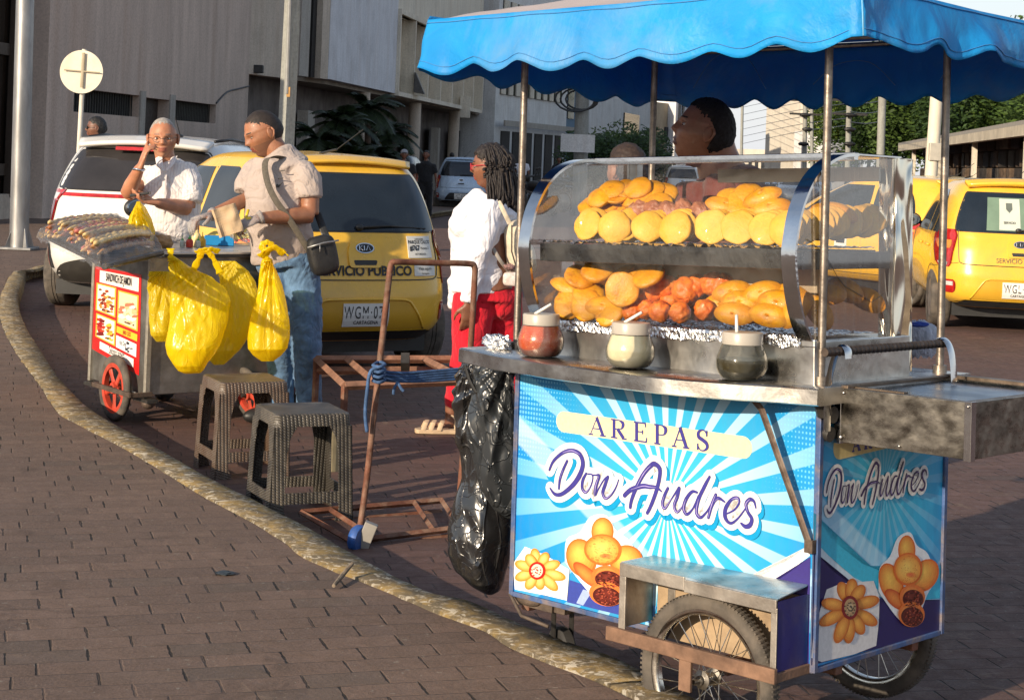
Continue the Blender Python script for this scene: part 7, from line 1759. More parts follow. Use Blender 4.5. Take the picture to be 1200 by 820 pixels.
for sx in (-1, 1): b.tube([Vector((sx*.031+math.cos(k*.3927)*.023, .100-abs(math.cos(k*.3927))*.003, .004+math.sin(k*.3927)*.019)) for k in range(16)], .003, 5, closed=True); b.tube([Vector((sx*.054,.094,.009)), Vector((sx*.080,.03,.012)), Vector((sx*.086,-.01,.004))], .003, 5)
b.build('red_glasses', mat('red frame', (.45,.03,.04), .3), wo_)
WTOP = fabric('white jersey', (.78,.76,.80), .03)
wt_ = [T_([P(581,228,.04), P(583,238,.04)], [.062,.10]), T_([P(582,236,.06), P(572,252,.05), P(561,268,.03), P(560,290,.02), P(563,320,.02), P(562,342,.02)], [(.14,.13),(.165,.16),(.165,.165),(.150,.155),(.152,.158),(.168,.165)], 24, (1,0,0)), E_(P(543,264,-.06), (.075,.08,.075)), E_(P(546,264,.12), (.07,.08,.075)),
       T_([P(575,240,-.07), P(566,272,-.13), P(560,300,-.15), P(553,330,-.165), P(549,354,-.165)], [.082,.072,.062,.050,.042]), T_([P(590,242,.25), P(576,300,.33), P(561,342,.31)], [.075,.060,.045]), T_([P(540,330,.0), P(533,362,.02)], [.07,.035])]
remesh(wt_, .010, 'long_sleeved_top', [WTOP], wo_, 4, .010, 10, 1.1, seed=4)
REDT = fabric('red cotton twill', (.60,.012,.028), .15)
rt_ = [T_([P(570,325,.04), P(568,350,.04)], [(.165,.15),(.185,.17)], 22, (1,0,0)), E_(P(588,348,.06), (.11,.14,.13)), T_([P(556,345,-.01), P(552,385,-.02), P(547,420,-.02), P(538,455,.0), P(533,478,.0)], [.125,.108,.088,.070,.058]), T_([P(584,348,.12), P(590,395,.14), P(596,440,.15), P(602,478,.17)], [.130,.108,.082,.062])]
remesh(rt_, .011, 'red_trousers', [REDT], wo_, 3, .006, 9, 1.3, seed=7)
b = MB(); sole = [(-.135,-.03),(-.12,-.045),(-.04,-.045),(.05,-.032),(.10,-.03),(.115,0),(.10,.03),(.05,.032),(-.04,.042),(-.12,.04),(-.14,.01)]
SAN = mat('beige sandal', (.52,.38,.24), .6)
f0 = G(516,508); b.M = Matrix.Translation(f0+Vector((0,0,0))) @ Matrix.Rotation(R(4), 4, 'Z'); b.prism(sole, .003, .026); b.build('sandal_sole', SAN, wo_, bevel=.004)
b = MB(b.M)
for x in (-.085, -.045, .0): b.tube([(x-.01,-.045,.024),(x+.004,-.03,.062),(x+.012,0,.072),(x+.004,.03,.060),(x-.01,.042,.024)], [(.012,.003)]*5, 6, side=(1,0,0))
b.tube([(.08,-.035,.03),(.085,-.03,.08),(.06,.0,.10),(.085,.03,.08),(.08,.035,.03)], [(.008,.003)]*5, 6, side=(1,0,0)); b.build('sandal_straps', SAN, wo_, smooth='auto')
fixparent(wo_)
bp = empty('backpack', 'cream backpack with dangling pouch on the back of the woman', 'backpack', loc=P(604,300,.05)); CRM = fabric('cream canvas', (.58,.50,.38), .1, 9, .7)
b = MB(); b.M = Matrix.Translation(P(606,292,.0)) @ Matrix.Rotation(R(-10), 4, 'Y'); b.ell((0,0,0), (.075,.13,.175), None, 36, 26, lambda d: (1/max(abs(d.x)**3+abs(d.y)**3+abs(d.z)**3, .2))**.33*(.93+.04*noise.noise(d*2.5))); b.build('bag_body', CRM, bp, smooth=True)
Mb = b.M
b = MB(Mb); b.ell((.045,0,-.06), (.055,.105,.09), None, 30, 20, lambda d: (1/max(abs(d.x)**3+abs(d.y)**3+abs(d.z)**3, .2))**.33*.93); b.build('front_pocket', CRM, bp, smooth=True)
b = MB(Mb); b.tube([(.05,-.128,.10),(.02,-.142,.0),(.04,-.128,-.12)], .004, 6); b.tube([(-.01,-.136,.14),(-.03,-.146,.0),(-.01,-.136,-.14)], .004, 6); b.build('piping', mat('dark piping', (.05,.04,.035), .6), bp)
strap([P(584,236,-.13), P(577,231,.0), P(590,240,-.15), P(600,262,-.14)][0:1] + [P(588,243,-.14), P(597,262,-.13)], .012, CRM, 'shoulder_strap', bp); strap([P(578,291,-.14), P(586,305,-.15), P(596,318,-.10)], .010, mat('grey strap', (.3,.27,.24), .7), 'lower_strap', bp)
b = MB(); b.M = Matrix.Translation(P(600,327,-.14)); b.ell((0,0,0), (.052,.022,.040), None, 24, 16, lambda d: (1/max(abs(d.x)**4+abs(d.y)**4+abs(d.z)**4, .2))**.25*.95); b.build('pouch', mat('printed pouch', (.62,.54,.50), .5, 0, .3, 50), bp, smooth=True)
b = MB(); b.ell(P(597,313,-.15), (.03,.015,.018), None, 24, 16, lambda d: 1+.5*noise.noise(d*5)); b.build('scarf_knot', mat('patterned scarf', (.25,.14,.13), .8, 0, .8, 60), bp, smooth=True)
fixparent(bp)

# --- the vendor behind the case, profile to the left, and the head beside him
D = 5.62
ve = empty('person', 'vendor with short black hair in profile, standing behind the glass display case', 'person', loc=Vector((P(840,200).x, D, 0)))
SKV = skin_mat('warm brown skin', (.42,.19,.105))
sx0 = P(848,210).x
vb = [T_([P(834,158,.0), P(839,180,.01), P(846,202,.02), P(853,216,.03)], [(.068,.056),(.070,.060),(.080,.070),(.1,.1)]), T_([Vector((sx0,D+.03,1.38)), Vector((sx0,D+.02,1.15)), Vector((sx0,D+.02,.9))], [(.12,.17),(.13,.16),(.14,.16)], 20, (1,0,0)),
      T_([P(858,222,-.18), P(835,300,-.22)], [.060,.048]), T_([P(835,300,-.22), P(770,300,-.24)], [.048,.032]), T_([P(858,222,.22), P(830,310,.25)], [.060,.048]), T_([P(830,310,.25), P(760,305,.22)], [.048,.032]),
      lambda b: hand(b, P(770,300,-.24), (-1,0,0), (0,.3,-1), 1.0, (.4,.5,.5,.6), 1), lambda b: hand(b, P(760,305,.22), (-1,0,0), (0,.3,-1), 1.0, (.4,.5,.5,.6), -1),
      T_([Vector((sx0,D-.09,.9)), Vector((sx0,D-.09,.08))], [.09,.045]), T_([Vector((sx0,D+.11,.9)), Vector((sx0,D+.11,.08))], [.09,.045])]
def v_head(b): HM['v'] = make_head(b, P(825,157,.0), R(90), R(17), 0, .98, 0, 1, 2, 3, 4)
remesh(vb, .0075, 'body', [SKV, EYED, mat('dark lips', (.15,.05,.04), .4), EYEW, BROWM, SKV], ve, 3, extra=v_head)
hair(HM['v'], lambda p: short_mask(p, .072), mat('short curly black hair', (.014,.010,.009), .75, 0, .4, 60, 1.0, 260, .004), ve, .010, .0035, 130)
hair(HM['v'], lambda p: (short_mask(p, .055)+.12 if p.z > -.05 else -1), mat('faded sideburn', (.10,.045,.028), .8, 0, .3, 80), ve, .0012, .0, 60, 'hair_fade')
SHV = fabric('maroon cotton', (.13,.035,.03), .2)
remesh([T_([Vector((sx0,D+.03,1.44)), Vector((sx0,D+.02,1.2)), Vector((sx0,D+.02,.85))], [(.15,.20),(.16,.20),(.17,.20)], 22, (1,0,0)), T_([P(858,215,-.16), P(845,262,-.2)], [.085,.075]), T_([P(858,215,.2), P(842,265,.24)], [.085,.075]), T_([P(852,200,.02), P(855,212,.02)], [.08,.13])], .011, 't_shirt', [SHV], ve, 4, .010, 9, .8)
remesh([T_([Vector((sx0,D-.09,.92)), Vector((sx0,D-.09,.08))], [.11,.065]), T_([Vector((sx0,D+.11,.92)), Vector((sx0,D+.11,.08))], [.11,.065]), E_((sx0,D,.92),(.15,.18,.1))], .012, 'trousers', [DENIM], ve, 2)
fixparent(ve)
p2 = PX(740,188,6.9); rt2 = simple_person(Vector((p2.x, 6.9, -.04)), R(40), 1.615, SHV, DENIM, SK1, 'person with cropped brown hair showing above the case, left of the vendor', mat('brown hair', (.028,.015,.010), .7, 0, .3, 60, .6, 400, .001), lean=0)
# --- passers-by down the street
DK = fabric('black cotton', (.02,.02,.022), .2); TE2 = fabric('teal cotton', (.05,.12,.12), .2); GY = fabric('grey cotton far', (.2,.2,.2), .2)
for i, (px, hy, D, yaw, top, lab, cp) in enumerate([(474,174,37,185,DK,'man in dark clothes and grey cap, left of the distant pale blue car',mat('grey cap', (.3,.3,.32), .8)),(500,176,40,170,DK,'person in black standing beside the man with the grey cap',None),(530,178,56,20,TE2,'person in dark teal beyond the pale blue car roof',None),(655,187,64,190,DK,'person in black by the white columns beside the parked motorcycles',None),(612,188,60,190,WTOP,'person in white near the columns left of the pole',None)]):
    p = PX(px, hy, D)
    simple_person(Vector((p.x, D, 0)), R(yaw), 1.60+.01*i if D > 30 else 1.60, top, DENIM if i in (3,5) else DK, SK3, lab, HAIRB, None, cap=cp, voxel=.03, stride=.12)
# ------------------------------------------------------------------ the street: buildings, poles, trees, wires
def wallmat(name, c, streak=.35, sc=1.2, rough=.85, dirt=(.06,.055,.05), vs_=(1,1,.12), cracks=False):
    t = NT(name); co = t.coord(); st = t.coord('Object', 0, vs_)
    a = t.noise(st, sc*6, 6, .65, .3); b_ = t.noise(co, sc*.8, 6, .6); g2 = t.noise(co, 25, 4, .6)
    cc = t.mix(t.ramp(a, .3, .7, 0, streak*2), c, tuple(x*.55 for x in c)); cc = t.mix(t.ramp(b_, .5, .75, 0, .5), cc, tuple(x*.5+y*.5 for x, y in zip(c, dirt))); cc = t.mix(t.ramp(t.noise(st, sc*1.7, 5, .6, .6), .48, .70, 0, streak*1.1), cc, (c[0]*.62, c[1]*.48, c[2]*.38)); cc = t.mix(t.ramp(g2, .4, .7, 0, .25), cc, dirt)
    return t.done(t.pbr(cc, rough, 0, t.bump(t.math('ADD', a, g2), .25, .01), .3))
CONC = wallmat('weathered board-marked concrete', (.66,.53,.44), .34, .42); CONC2 = wallmat('pale aged render', (.46,.43,.38), .3); BEIGE = wallmat('beige render', (.62,.53,.43), .25)
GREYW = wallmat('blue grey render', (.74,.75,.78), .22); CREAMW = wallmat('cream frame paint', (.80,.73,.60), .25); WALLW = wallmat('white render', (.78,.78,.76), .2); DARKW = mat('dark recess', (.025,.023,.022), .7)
BLUEW = wallmat('blue render', (.16,.26,.36), .2); TANW = wallmat('tan render', (.46,.38,.27), .25); REDW = wallmat('red render', (.36,.13,.09), .25); DARKG = mat('dark window panes', (.02,.022,.026), .12, 0, .4, 2, rvar=.05)
SD = Vector((.13, .99, 0)).normalized()
def wall_seg(mb, A, B, z0, z1, th=.3, back=None):
    """vertical slab from A to B (xy), thickness away from the street"""
    A, B = Vector((A[0], A[1], 0)), Vector((B[0], B[1], 0)); d = (B-A).normalized(); n = Vector((-d.y, d.x, 0))*th
    if back is not None: n = Vector(back).normalized()*th
    p = [A, B, B+n, A+n]; mb.hexa([Vector((q.x, q.y, z0)) for q in p] + [Vector((q.x, q.y, z1)) for q in p])
def on_wall(px, A, B):     # where the pixel column meets the line A-B
    r_ = ray(px, 180); A, B = Vector(A), Vector(B); d = B-A
    # solve A + d t = r*s  in xy
    det = d.x*(-r_.y) + r_.x*d.y
    t_ = (-A.x*(-r_.y) - r_.x*A.y)/det
    return A + d*t_
A0 = Vector((-8.9, 24.0)); A1 = A0 + Vector((SD.x, SD.y))*60      # base facade line
def zat(p, py, px):        # height of the pixel at the plan point p
    return (CAM + ray(px, py)*p.y).z
def wp(px): return on_wall(px, A0, A1)
def slab(mb, pa, pb, ya, yb, dn, th):
    """slab on the facade between pixel columns, heights from photo rows, standing dn proud"""
    a, c_ = wp(pa), wp(pb); n = Vector((SD.y, -SD.x)); a2, c2 = a+n*dn, c_+n*dn
    z0 = zat(a, ya, pa); z1 = zat(a, yb, pa); wall_seg(mb, (a2.x, a2.y), (c2.x, c2.y), min(z0, z1), max(z0, z1), th, (-n.x, -n.y, 0))
ob = empty('office_building', 'brown weathered concrete office building with slot windows on the left', 'building', loc=(wp(150).x, wp(150).y, 0)); bpy.context.view_layer.update()
def part(nm, mb, m, root, **kw):
    bpy.context.view_layer.update(); o = mb.build(nm, m, root, **kw); o.matrix_parent_inverse = root.matrix_world.inverted(); return o
b = MB(); n_ = Vector((SD.y, -SD.x)); E0, E1 = wp(52), wp(288)
# wall with real openings: piers and bands around the two slots and the door
ZTOP = 11
zs0, zs1 = zat(wp(85), 131, 85), zat(wp(85), 103, 85); 
segs = [(52, 84, 0, ZTOP), (84, 161, 0, zs0), (84, 161, zs1, ZTOP), (161, 167, 0, ZTOP), (167, 196, zs1-.02, ZTOP), (196, 202, 0, ZTOP), (202, 251, 0, zs0), (202, 251, zs1, ZTOP), (251, 288, 0, ZTOP)]
for pa, pb, z0, z1 in segs:
    a, c_ = wp(pa), wp(pb); wall_seg(b, (a.x, a.y), (c_.x, c_.y), z0, z1, .35)
part('wall', b, CONC, ob)
for pa, pb, z0, z1 in ((84,161,zs0,zs1),(202,251,zs0,zs1)):
    a, c_ = wp(pa)-n_*.2, wp(pb)-n_*.2; b = MB(); wall_seg(b, (a.x, a.y), (c_.x, c_.y), z0, z1, .05); w_o = part('window', b, DARKG, ob)
    b = MB(); k = 26
    for i in range(k+1):
        q = a.lerp(c_, i/k)+n_*.04; b.bb(q.x-.012, q.x+.012, q.y-.012, q.y+.012, z0, z1)
    b.build('window_bars', mat('dark louvre', (.04,.04,.035), .6), w_o).matrix_parent_inverse = w_o.matrix_world.inverted()
a, c_ = wp(167)-n_*.25, wp(196)-n_*.25; b = MB(); wall_seg(b, (a.x,a.y), (c_.x,c_.y), 0, zs1-.02, .06); part('door', b, mat('dark brown door', (.035,.025,.02), .5), ob)
for pa in (161, 196):
    a = wp(pa); c_ = wp(pa+6); b = MB(); a2, c2 = a+n_*.03, c_+n_*.03; wall_seg(b, (a2.x,a2.y), (c2.x,c2.y), 0, zs1+.1, .03); part('door_jamb', b, CONC2, ob)
# glazed dark front at the far left
ln = Vector((A0.x, A0.y))
gl0, gl1 = on_wall(-60, A0, A1), wp(52)
gb_ = empty('glazed_front', 'dark glazed shopfront with bronze mullions at the far left edge', 'shop front', loc=(gl1.x, gl1.y, 0))
b = MB(); a, c_ = gl0-n_*.5, gl1-n_*.5; wall_seg(b, (a.x,a.y), (c_.x,c_.y), .5, ZTOP, .05); part('glazing', b, mat('brown glass', (.022,.016,.012), .12, 0, .4, .6, rvar=.05), gb_)
b = MB(); a, c_ = gl0-n_*.35, gl1-n_*.35; wall_seg(b, (a.x,a.y), (c_.x,c_.y), 0, .55, .3); part('base_wall', b, BEIGE, gb_)
for px in (-20, 12, 38, 51):
    q = on_wall(px, A0, A1)-n_*.4; b = MB(); b.bb(q.x-.06, q.x+.06, q.y-.08, q.y+.08, .5, ZTOP); part('mullion', b, mat('bronze mullion', (.05,.035,.025), .5, .3), gb_)
for py in (62, 200):
    a, c_ = gl0-n_*.42, gl1-n_*.42; z = zat(wp(52), py, 52); b = MB(); wall_seg(b, (a.x,a.y), (c_.x,c_.y), z-.1, z+.1, .06); part('transom', b, mat('bronze mullion', (.05,.035,.025), .5, .3), gb_)
# upper projecting block
ub = empty('projecting_building', 'grey and beige building projecting over a shaded arcade', 'building', loc=(E1.x, E1.y, 0))
P0 = E1.copy(); P1 = Vector((PX(384,100,46).x, 46)); ZS = 3.45
def fl(px, A, B): return on_wall(px, A, B)
P2_ = P1 + Vector((SD.x, SD.y))*34
b = MB()
dv = (P1-P0).normalized()
q1, q2, q3 = P0.lerp(P1, .52), P0.lerp(P1, .56), P0.lerp(P1, .72)
wall_seg(b, P0, q1, ZS-.13, ZTOP, .3); part('wall', b, BEIGE, ub)
b = MB(); wall_seg(b, q1, P0.lerp(P1,.62), ZS, ZTOP, .3); part('wall', b, mat('rose render', (.36,.28,.24), .8, 0, .2, 3), ub)
b = MB(); wall_seg(b, P0.lerp(P1,.62)+Vector((0,-.12)), P0.lerp(P1,.74)+Vector((0,-.12)), ZS-.02, ZTOP, .5); part('pilaster', b, CONC2, ub)
b = MB(); wall_seg(b, P0.lerp(P1,.74)+Vector((0,.4)), P0.lerp(P1,.90)+Vector((0,.4)), ZS, ZTOP, .1); part('slit_window', b, DARKW, ub)
b = MB(); wall_seg(b, P0.lerp(P1,.90)+Vector((0,-.10)), P1+Vector((0,-.10)), ZS-.02, ZTOP, .5); part('pilaster', b, BEIGE, ub)
b = MB(); wS = fl(460, P1, P2_); wE = fl(640, P1, P2_)
wall_seg(b, P1, wS, ZS, ZTOP, .3); part('wall', b, GREYW, ub)
# street face with tall framed windows: cream frame, fins, dark glass
zt0 = (CAM + ray(460, 107)*wS.y).z; zt1 = (CAM + ray(463, 16)*wS.y).z
b = MB(); e0, e1_ = wS, fl(560, P1, P2_); wall_seg(b, e0, e1_, ZS, zt0, .3); wall_seg(b, e0, e1_, zt1, ZTOP, .3); part('wall', b, CREAMW, ub)
L_ = (e1_-e0).length; nf = 7
b = MB(); c0_, c1_ = e0-n_*.35, e1_-n_*.35; wall_seg(b, c0_, c1_, zt0, zt1, .05); part('glazing', b, mat('ochre blinds', (.62,.53,.40), .6, 0, .3, 1), ub)
for i in range(nf+1):
    q = e0.lerp(e1_, i/nf); b = MB(); s_ = q+n_*.10; wall_seg(b, s_, s_+(e1_-e0).normalized()*.16, zt0, zt1, .5); part('window_fin', b, CREAMW, ub)
b = MB(); f0_, f1_ = e0+n_*.12, e1_+n_*.12; wall_seg(b, f0_, f1_, zt0-.14, zt0, .3); wall_seg(b, f0_, f1_, zt1, zt1+.16, .3); part('window_frame', b, CREAMW, ub)
b = MB(); qq = e0.lerp(e1_, .13)+n_*.15; b.hexa([Vector((qq.x-.0, qq.y, zt0+.1)), Vector((qq.x+.35, qq.y+.1, zt0+.05)), Vector((qq.x+.35, qq.y+1.0, zt0+.05)), Vector((qq.x, qq.y+1.0, zt0+.1))] + [Vector((qq.x+.0, qq.y, zt0+.75)), Vector((qq.x+.04, qq.y+.1, zt0+.75)), Vector((qq.x+.04, qq.y+1.0, zt0+.75)), Vector((qq.x, qq.y+1.0, zt0+.75))]); part('open_vent', b, DARKST, ub)
# soffit and the shaded arcade below
def deck(mb, pts, z0, z1):
    mb.hexa([Vector((p[0], p[1], z0)) for p in pts] + [Vector((p[0], p[1], z1)) for p in pts])
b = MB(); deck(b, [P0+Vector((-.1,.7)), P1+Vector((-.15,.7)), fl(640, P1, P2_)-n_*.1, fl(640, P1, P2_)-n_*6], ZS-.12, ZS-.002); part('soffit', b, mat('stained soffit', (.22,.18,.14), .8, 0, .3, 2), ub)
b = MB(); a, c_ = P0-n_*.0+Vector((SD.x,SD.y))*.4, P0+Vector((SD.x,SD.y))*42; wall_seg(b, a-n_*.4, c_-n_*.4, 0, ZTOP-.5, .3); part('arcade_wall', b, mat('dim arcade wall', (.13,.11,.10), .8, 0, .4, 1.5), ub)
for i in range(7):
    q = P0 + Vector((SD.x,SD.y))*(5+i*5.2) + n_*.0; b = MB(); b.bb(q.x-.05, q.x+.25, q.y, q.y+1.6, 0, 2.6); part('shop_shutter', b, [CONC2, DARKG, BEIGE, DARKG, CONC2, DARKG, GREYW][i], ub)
for i in range(4):
    q = P1 + Vector((SD.x,SD.y))*(6+i*8.5) - n_*.35; b = MB(); b.lathe([(.22,0),(.22,ZS-.12)], 20, Matrix.Translation((q.x, q.y, 0))); part('column', b, BEIGE, ub, smooth='auto')
b = MB(); q = fl(537, P1, P2_)+n_*.15; b.bb(q.x-.15, q.x+.25, q.y-.2, q.y+.3, ZS-.4, zt0+.4); part('bracket', b, CREAMW, ub)

b = MB(); cp = [wp(250)+n_*.03, wp(262)+n_*.03, wp(275)+n_*.03, wp(287)+n_*.03]; zc = [zat(wp(250),121,250), zat(wp(262),108,262), zat(wp(275),104,275), zat(wp(287),101,287)]
b.tube(smooth2([(p.x, p.y, z) for p, z in zip(cp, zc)], 6), .02, 5); part('wall_cable', b, BLACK, ob)
b = MB(); q = P0.lerp(P1, .1)+Vector((0,-.08)); z = zat(q, 81, 296); b.bb(q.x-.12, q.x+.16, q.y-.12, q.y+.06, z-.10, z+.10); part('wall_lamp', b, TRIM, ub, bevel=.02)
# next buildings down the street; each a thing with its own windows
def block(label, px0, D0, px1, D1, z0, z1, m, rows, wm=DARKG, th=6.0, name='town_building', frame=None, cols=None, ground=None):
    a, c_ = PX(px0, 180, D0), PX(px1, 180, D1); A, B = Vector((a.x, D0)), Vector((c_.x, D1)); rt = empty(name, label, 'building', loc=(A.x, A.y, 0))
    b = MB(); wall_seg(b, A, B, z0, z1, th, (-.3,1,0) if abs(B.y-A.y) < abs(B.x-A.x) else None); part('wall', b, m, rt, bevel=0)
    d = (B-A).normalized(); n = Vector((d.y, -d.x))
    for (u0, u1, za, zb, k, mm, proud, gap) in rows:
        for i in range(k):
            q0 = lerp(u0, u1, i/k); q1 = lerp(u0, u1, (i+1-gap)/k); p, q = A.lerp(B, q0)+n*proud, A.lerp(B, q1)+n*proud
            b = MB(); wall_seg(b, p, q, za, zb, .08, (-n.x, -n.y, 0)); part('window' if mm in (DARKG, DARKW) else 'column', b, mm, rt)
    return rt
block('pale building with a striped upper window band over white ground-floor columns', 578, 74, 662, 84, 0, 9.5, WALLW, [(.05,.9,4.3,8.4,9,CREAMW,.10,.45),(.05,.9,4.3,8.4,9,DARKG,.05,0),(.08,.98,0.1,2.7,6,DARKW,.06,.30),(0,1,2.9,3.15,1,CONC2,.5,0)])
block('narrow blue-rendered building next to the striped one', 660, 84, 672, 86, 0, 7.2, BLUEW, [(.2,.8,3.6,5.2,1,DARKG,.05,0)])
block('long white-walled building with sloping top above the dark trees', 672, 86, 766, 108, 0, 6.4, WALLW, [(.55,.75,2.4,4.4,1,DARKG,.08,.0),(.1,.5,0.2,2.2,3,DARKW,.08,.3)])
block('tan building block behind the vendor\'s pole', 762, 120, 792, 124, 0, 5.9, TANW, [(.1,.9,1.5,2.4,2,DARKG,.08,.5),(.1,.9,3.2,4.2,2,DARKG,.08,.5)])
block('slim blue-grey tower between the tan and the red building', 790, 122, 804, 123, 0, 7.5, GREYW, [(.2,.8,2.5,6.8,2,DARKG,.08,.5)])
block('red-rendered narrow building at the far end of the street', 803, 126, 812, 127, 0, 7.8, REDW, [(.2,.9,3.0,6.5,1,DARKG,.08,.4)])
block('tall white building with paired window bays beyond the right side of the case', 936, 130, 974, 128, 0, 9.5, wallmat('sunlit cream', (.62,.57,.48), .15), [(.35,.75,5.3,7.0,2,DARKG,.08,.35),(.35,.75,3.0,4.6,2,DARKG,.08,.35)])
block('lower white building beside the tall one', 974, 122, 1012, 124, 0, 4.4, WALLW, [(.2,.9,1.6,2.8,4,DARKG,.08,.5)])
block('hazy cream buildings low at the end of the street', 872, 190, 934, 185, 0, 3.6, wallmat('hazy cream', (.60,.55,.46), .15), [(.1,.95,1.2,2.2,7,DARKG,.08,.5)])
block('low white block at the street end left of the cream buildings', 812, 170, 872, 175, 0, 2.6, WALLW, [(.1,.95,.6,1.8,6,DARKG,.08,.5)])
# little shop awning in the shade
# --- trees
LEAF = {}
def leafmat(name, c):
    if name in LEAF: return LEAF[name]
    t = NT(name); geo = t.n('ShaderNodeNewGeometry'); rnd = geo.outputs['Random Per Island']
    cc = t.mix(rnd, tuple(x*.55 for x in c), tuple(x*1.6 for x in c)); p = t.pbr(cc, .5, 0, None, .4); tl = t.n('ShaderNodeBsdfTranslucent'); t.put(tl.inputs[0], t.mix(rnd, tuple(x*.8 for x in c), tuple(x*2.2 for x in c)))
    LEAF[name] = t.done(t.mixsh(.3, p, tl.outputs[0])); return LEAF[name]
BARK = mat('bark', (.10,.07,.05), .9, 0, .3, 12, .8, 30, .02)
def tree(label, x, y, h, cw, ch, m, n=9000, leaf=.16, group=None, seed=0, name='street_tree', trunk=.16):
    rt = empty(name, label, 'tree', group, loc=(x, y, 0)); r_ = random.Random(seed)
    b = MB(); top = h-ch*.55; P = [(0,0,0),(r_.uniform(-.1,.1),0,top*.5),(r_.uniform(-.2,.2),0,top)]; b.tube(smooth2(P, 4), [trunk*(1-.5*i/8) for i in range(9)], 10)
    cl_ = []
    for k in range(26):
        th, ph = r_.uniform(0, 6.28), r_.uniform(-.8, 1); q = r_.uniform(.35, 1)**.6; s_ = math.sqrt(max(0, 1-ph*ph*.8)); c = Vector((math.cos(th)*cw/2*q*s_, math.sin(th)*cw/2*q*s_, h-ch*.5+ph*ch*.42*q)); cl_.append((c, r_.uniform(.16,.30)*cw))
        if k < 9: b.tube([(P[2][0], 0, top*.9), tuple((Vector((P[2][0],0,top))+c)*.5+Vector((0,0,.1))), tuple(c)], [trunk*.45, trunk*.28, trunk*.1], 6)
    b.build('trunk', BARK, rt, smooth=True)
    b = MB()
    for i in range(n):
        c, R__ = cl_[r_.randrange(len(cl_))]; v = Vector((r_.gauss(0,1), r_.gauss(0,1), r_.gauss(0,1))).normalized()*R__*r_.uniform(.45,1.05)**.5; v.z *= .75; p = c+v
        a = Vector((r_.gauss(0,1), r_.gauss(0,1), r_.gauss(0,.6))).normalized(); bb_ = a.orthogonal().normalized(); l = leaf*r_.uniform(.6,1.3)
        b.add([p-a*l, p+bb_*l*.45, p+a*l, p-bb_*l*.45], [(0,1,2,3)])
    b.build('crown', m, rt); return rt
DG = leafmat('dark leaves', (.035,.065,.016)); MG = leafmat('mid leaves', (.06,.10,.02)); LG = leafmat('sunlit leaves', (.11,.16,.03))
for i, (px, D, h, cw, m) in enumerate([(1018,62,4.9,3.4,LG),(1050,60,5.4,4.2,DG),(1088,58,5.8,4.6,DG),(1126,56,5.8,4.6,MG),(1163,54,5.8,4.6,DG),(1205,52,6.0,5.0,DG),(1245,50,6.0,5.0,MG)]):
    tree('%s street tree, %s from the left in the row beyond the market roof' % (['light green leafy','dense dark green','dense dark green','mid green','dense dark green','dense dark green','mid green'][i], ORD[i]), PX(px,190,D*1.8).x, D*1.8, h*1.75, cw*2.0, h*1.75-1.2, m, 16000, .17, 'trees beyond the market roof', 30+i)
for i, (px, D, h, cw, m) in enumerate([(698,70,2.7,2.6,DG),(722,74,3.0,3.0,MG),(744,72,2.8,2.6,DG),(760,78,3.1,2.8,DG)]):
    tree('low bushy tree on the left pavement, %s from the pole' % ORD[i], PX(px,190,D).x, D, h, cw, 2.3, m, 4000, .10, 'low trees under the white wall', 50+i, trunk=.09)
def palm(label, x, y, h, n, fr, m, seed, group):
    rt = empty('palm_tree', label, 'palm', group, loc=(x, y, 0)); r_ = random.Random(seed)
    b = MB(); b.tube(smooth2([(0,0,0),(.05,.0,h*.5),(.0,.0,h)], 4), [.09-.003*i for i in range(9)], 10); b.build('trunk', BARK, rt, smooth=True)
    b = MB()
    for k in range(n):
        th = k*2.4+r_.uniform(-.3,.3); el = r_.uniform(.1, 1.35); L = fr*r_.uniform(.8,1.15); d = Vector((math.cos(th), math.sin(th), 0)); P = []
        for i in range(9):
            q = i/8; P.append(Vector((0,0,h)) + d*(L*q*math.cos(el*.7)) + Vector((0,0, L*(math.sin(el)*q - .85*q*q*(1.1-el*.35)))))
        b.tube(P, [.012*(1-.8*i/8) for i in range(9)], 4)
        for i in range(1, 44):
            q = i/44*8; a = P[min(int(q),7)].lerp(P[min(int(q)+1,8)], q-int(q)); t_ = (P[min(int(q)+1,8)]-P[min(int(q),7)]).normalized(); s_ = t_.cross(Vector((0,0,1))).normalized()
            for sg in (-1, 1):
                ll = fr*.34*math.sin(.25+2.6*i/44)*r_.uniform(.85,1.1); e = a + s_*sg*ll*.75 + t_*ll*.5 - Vector((0,0,ll*.28)); b.add([a, a+t_*.03, e, a-t_*.02], [(0,1,2,3)])
    b.build('fronds', m, rt)
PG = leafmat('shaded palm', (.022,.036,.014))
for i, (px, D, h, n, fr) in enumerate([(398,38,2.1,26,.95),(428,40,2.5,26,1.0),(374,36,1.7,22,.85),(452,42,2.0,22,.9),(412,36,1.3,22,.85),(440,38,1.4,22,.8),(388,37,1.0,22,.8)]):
    palm('small shaded palm in the planting by the arcade, %s of the clump' % ORD[i], PX(px,190,D).x, D, h, n, fr, PG, 70+i, 'palms in front of the arcade')
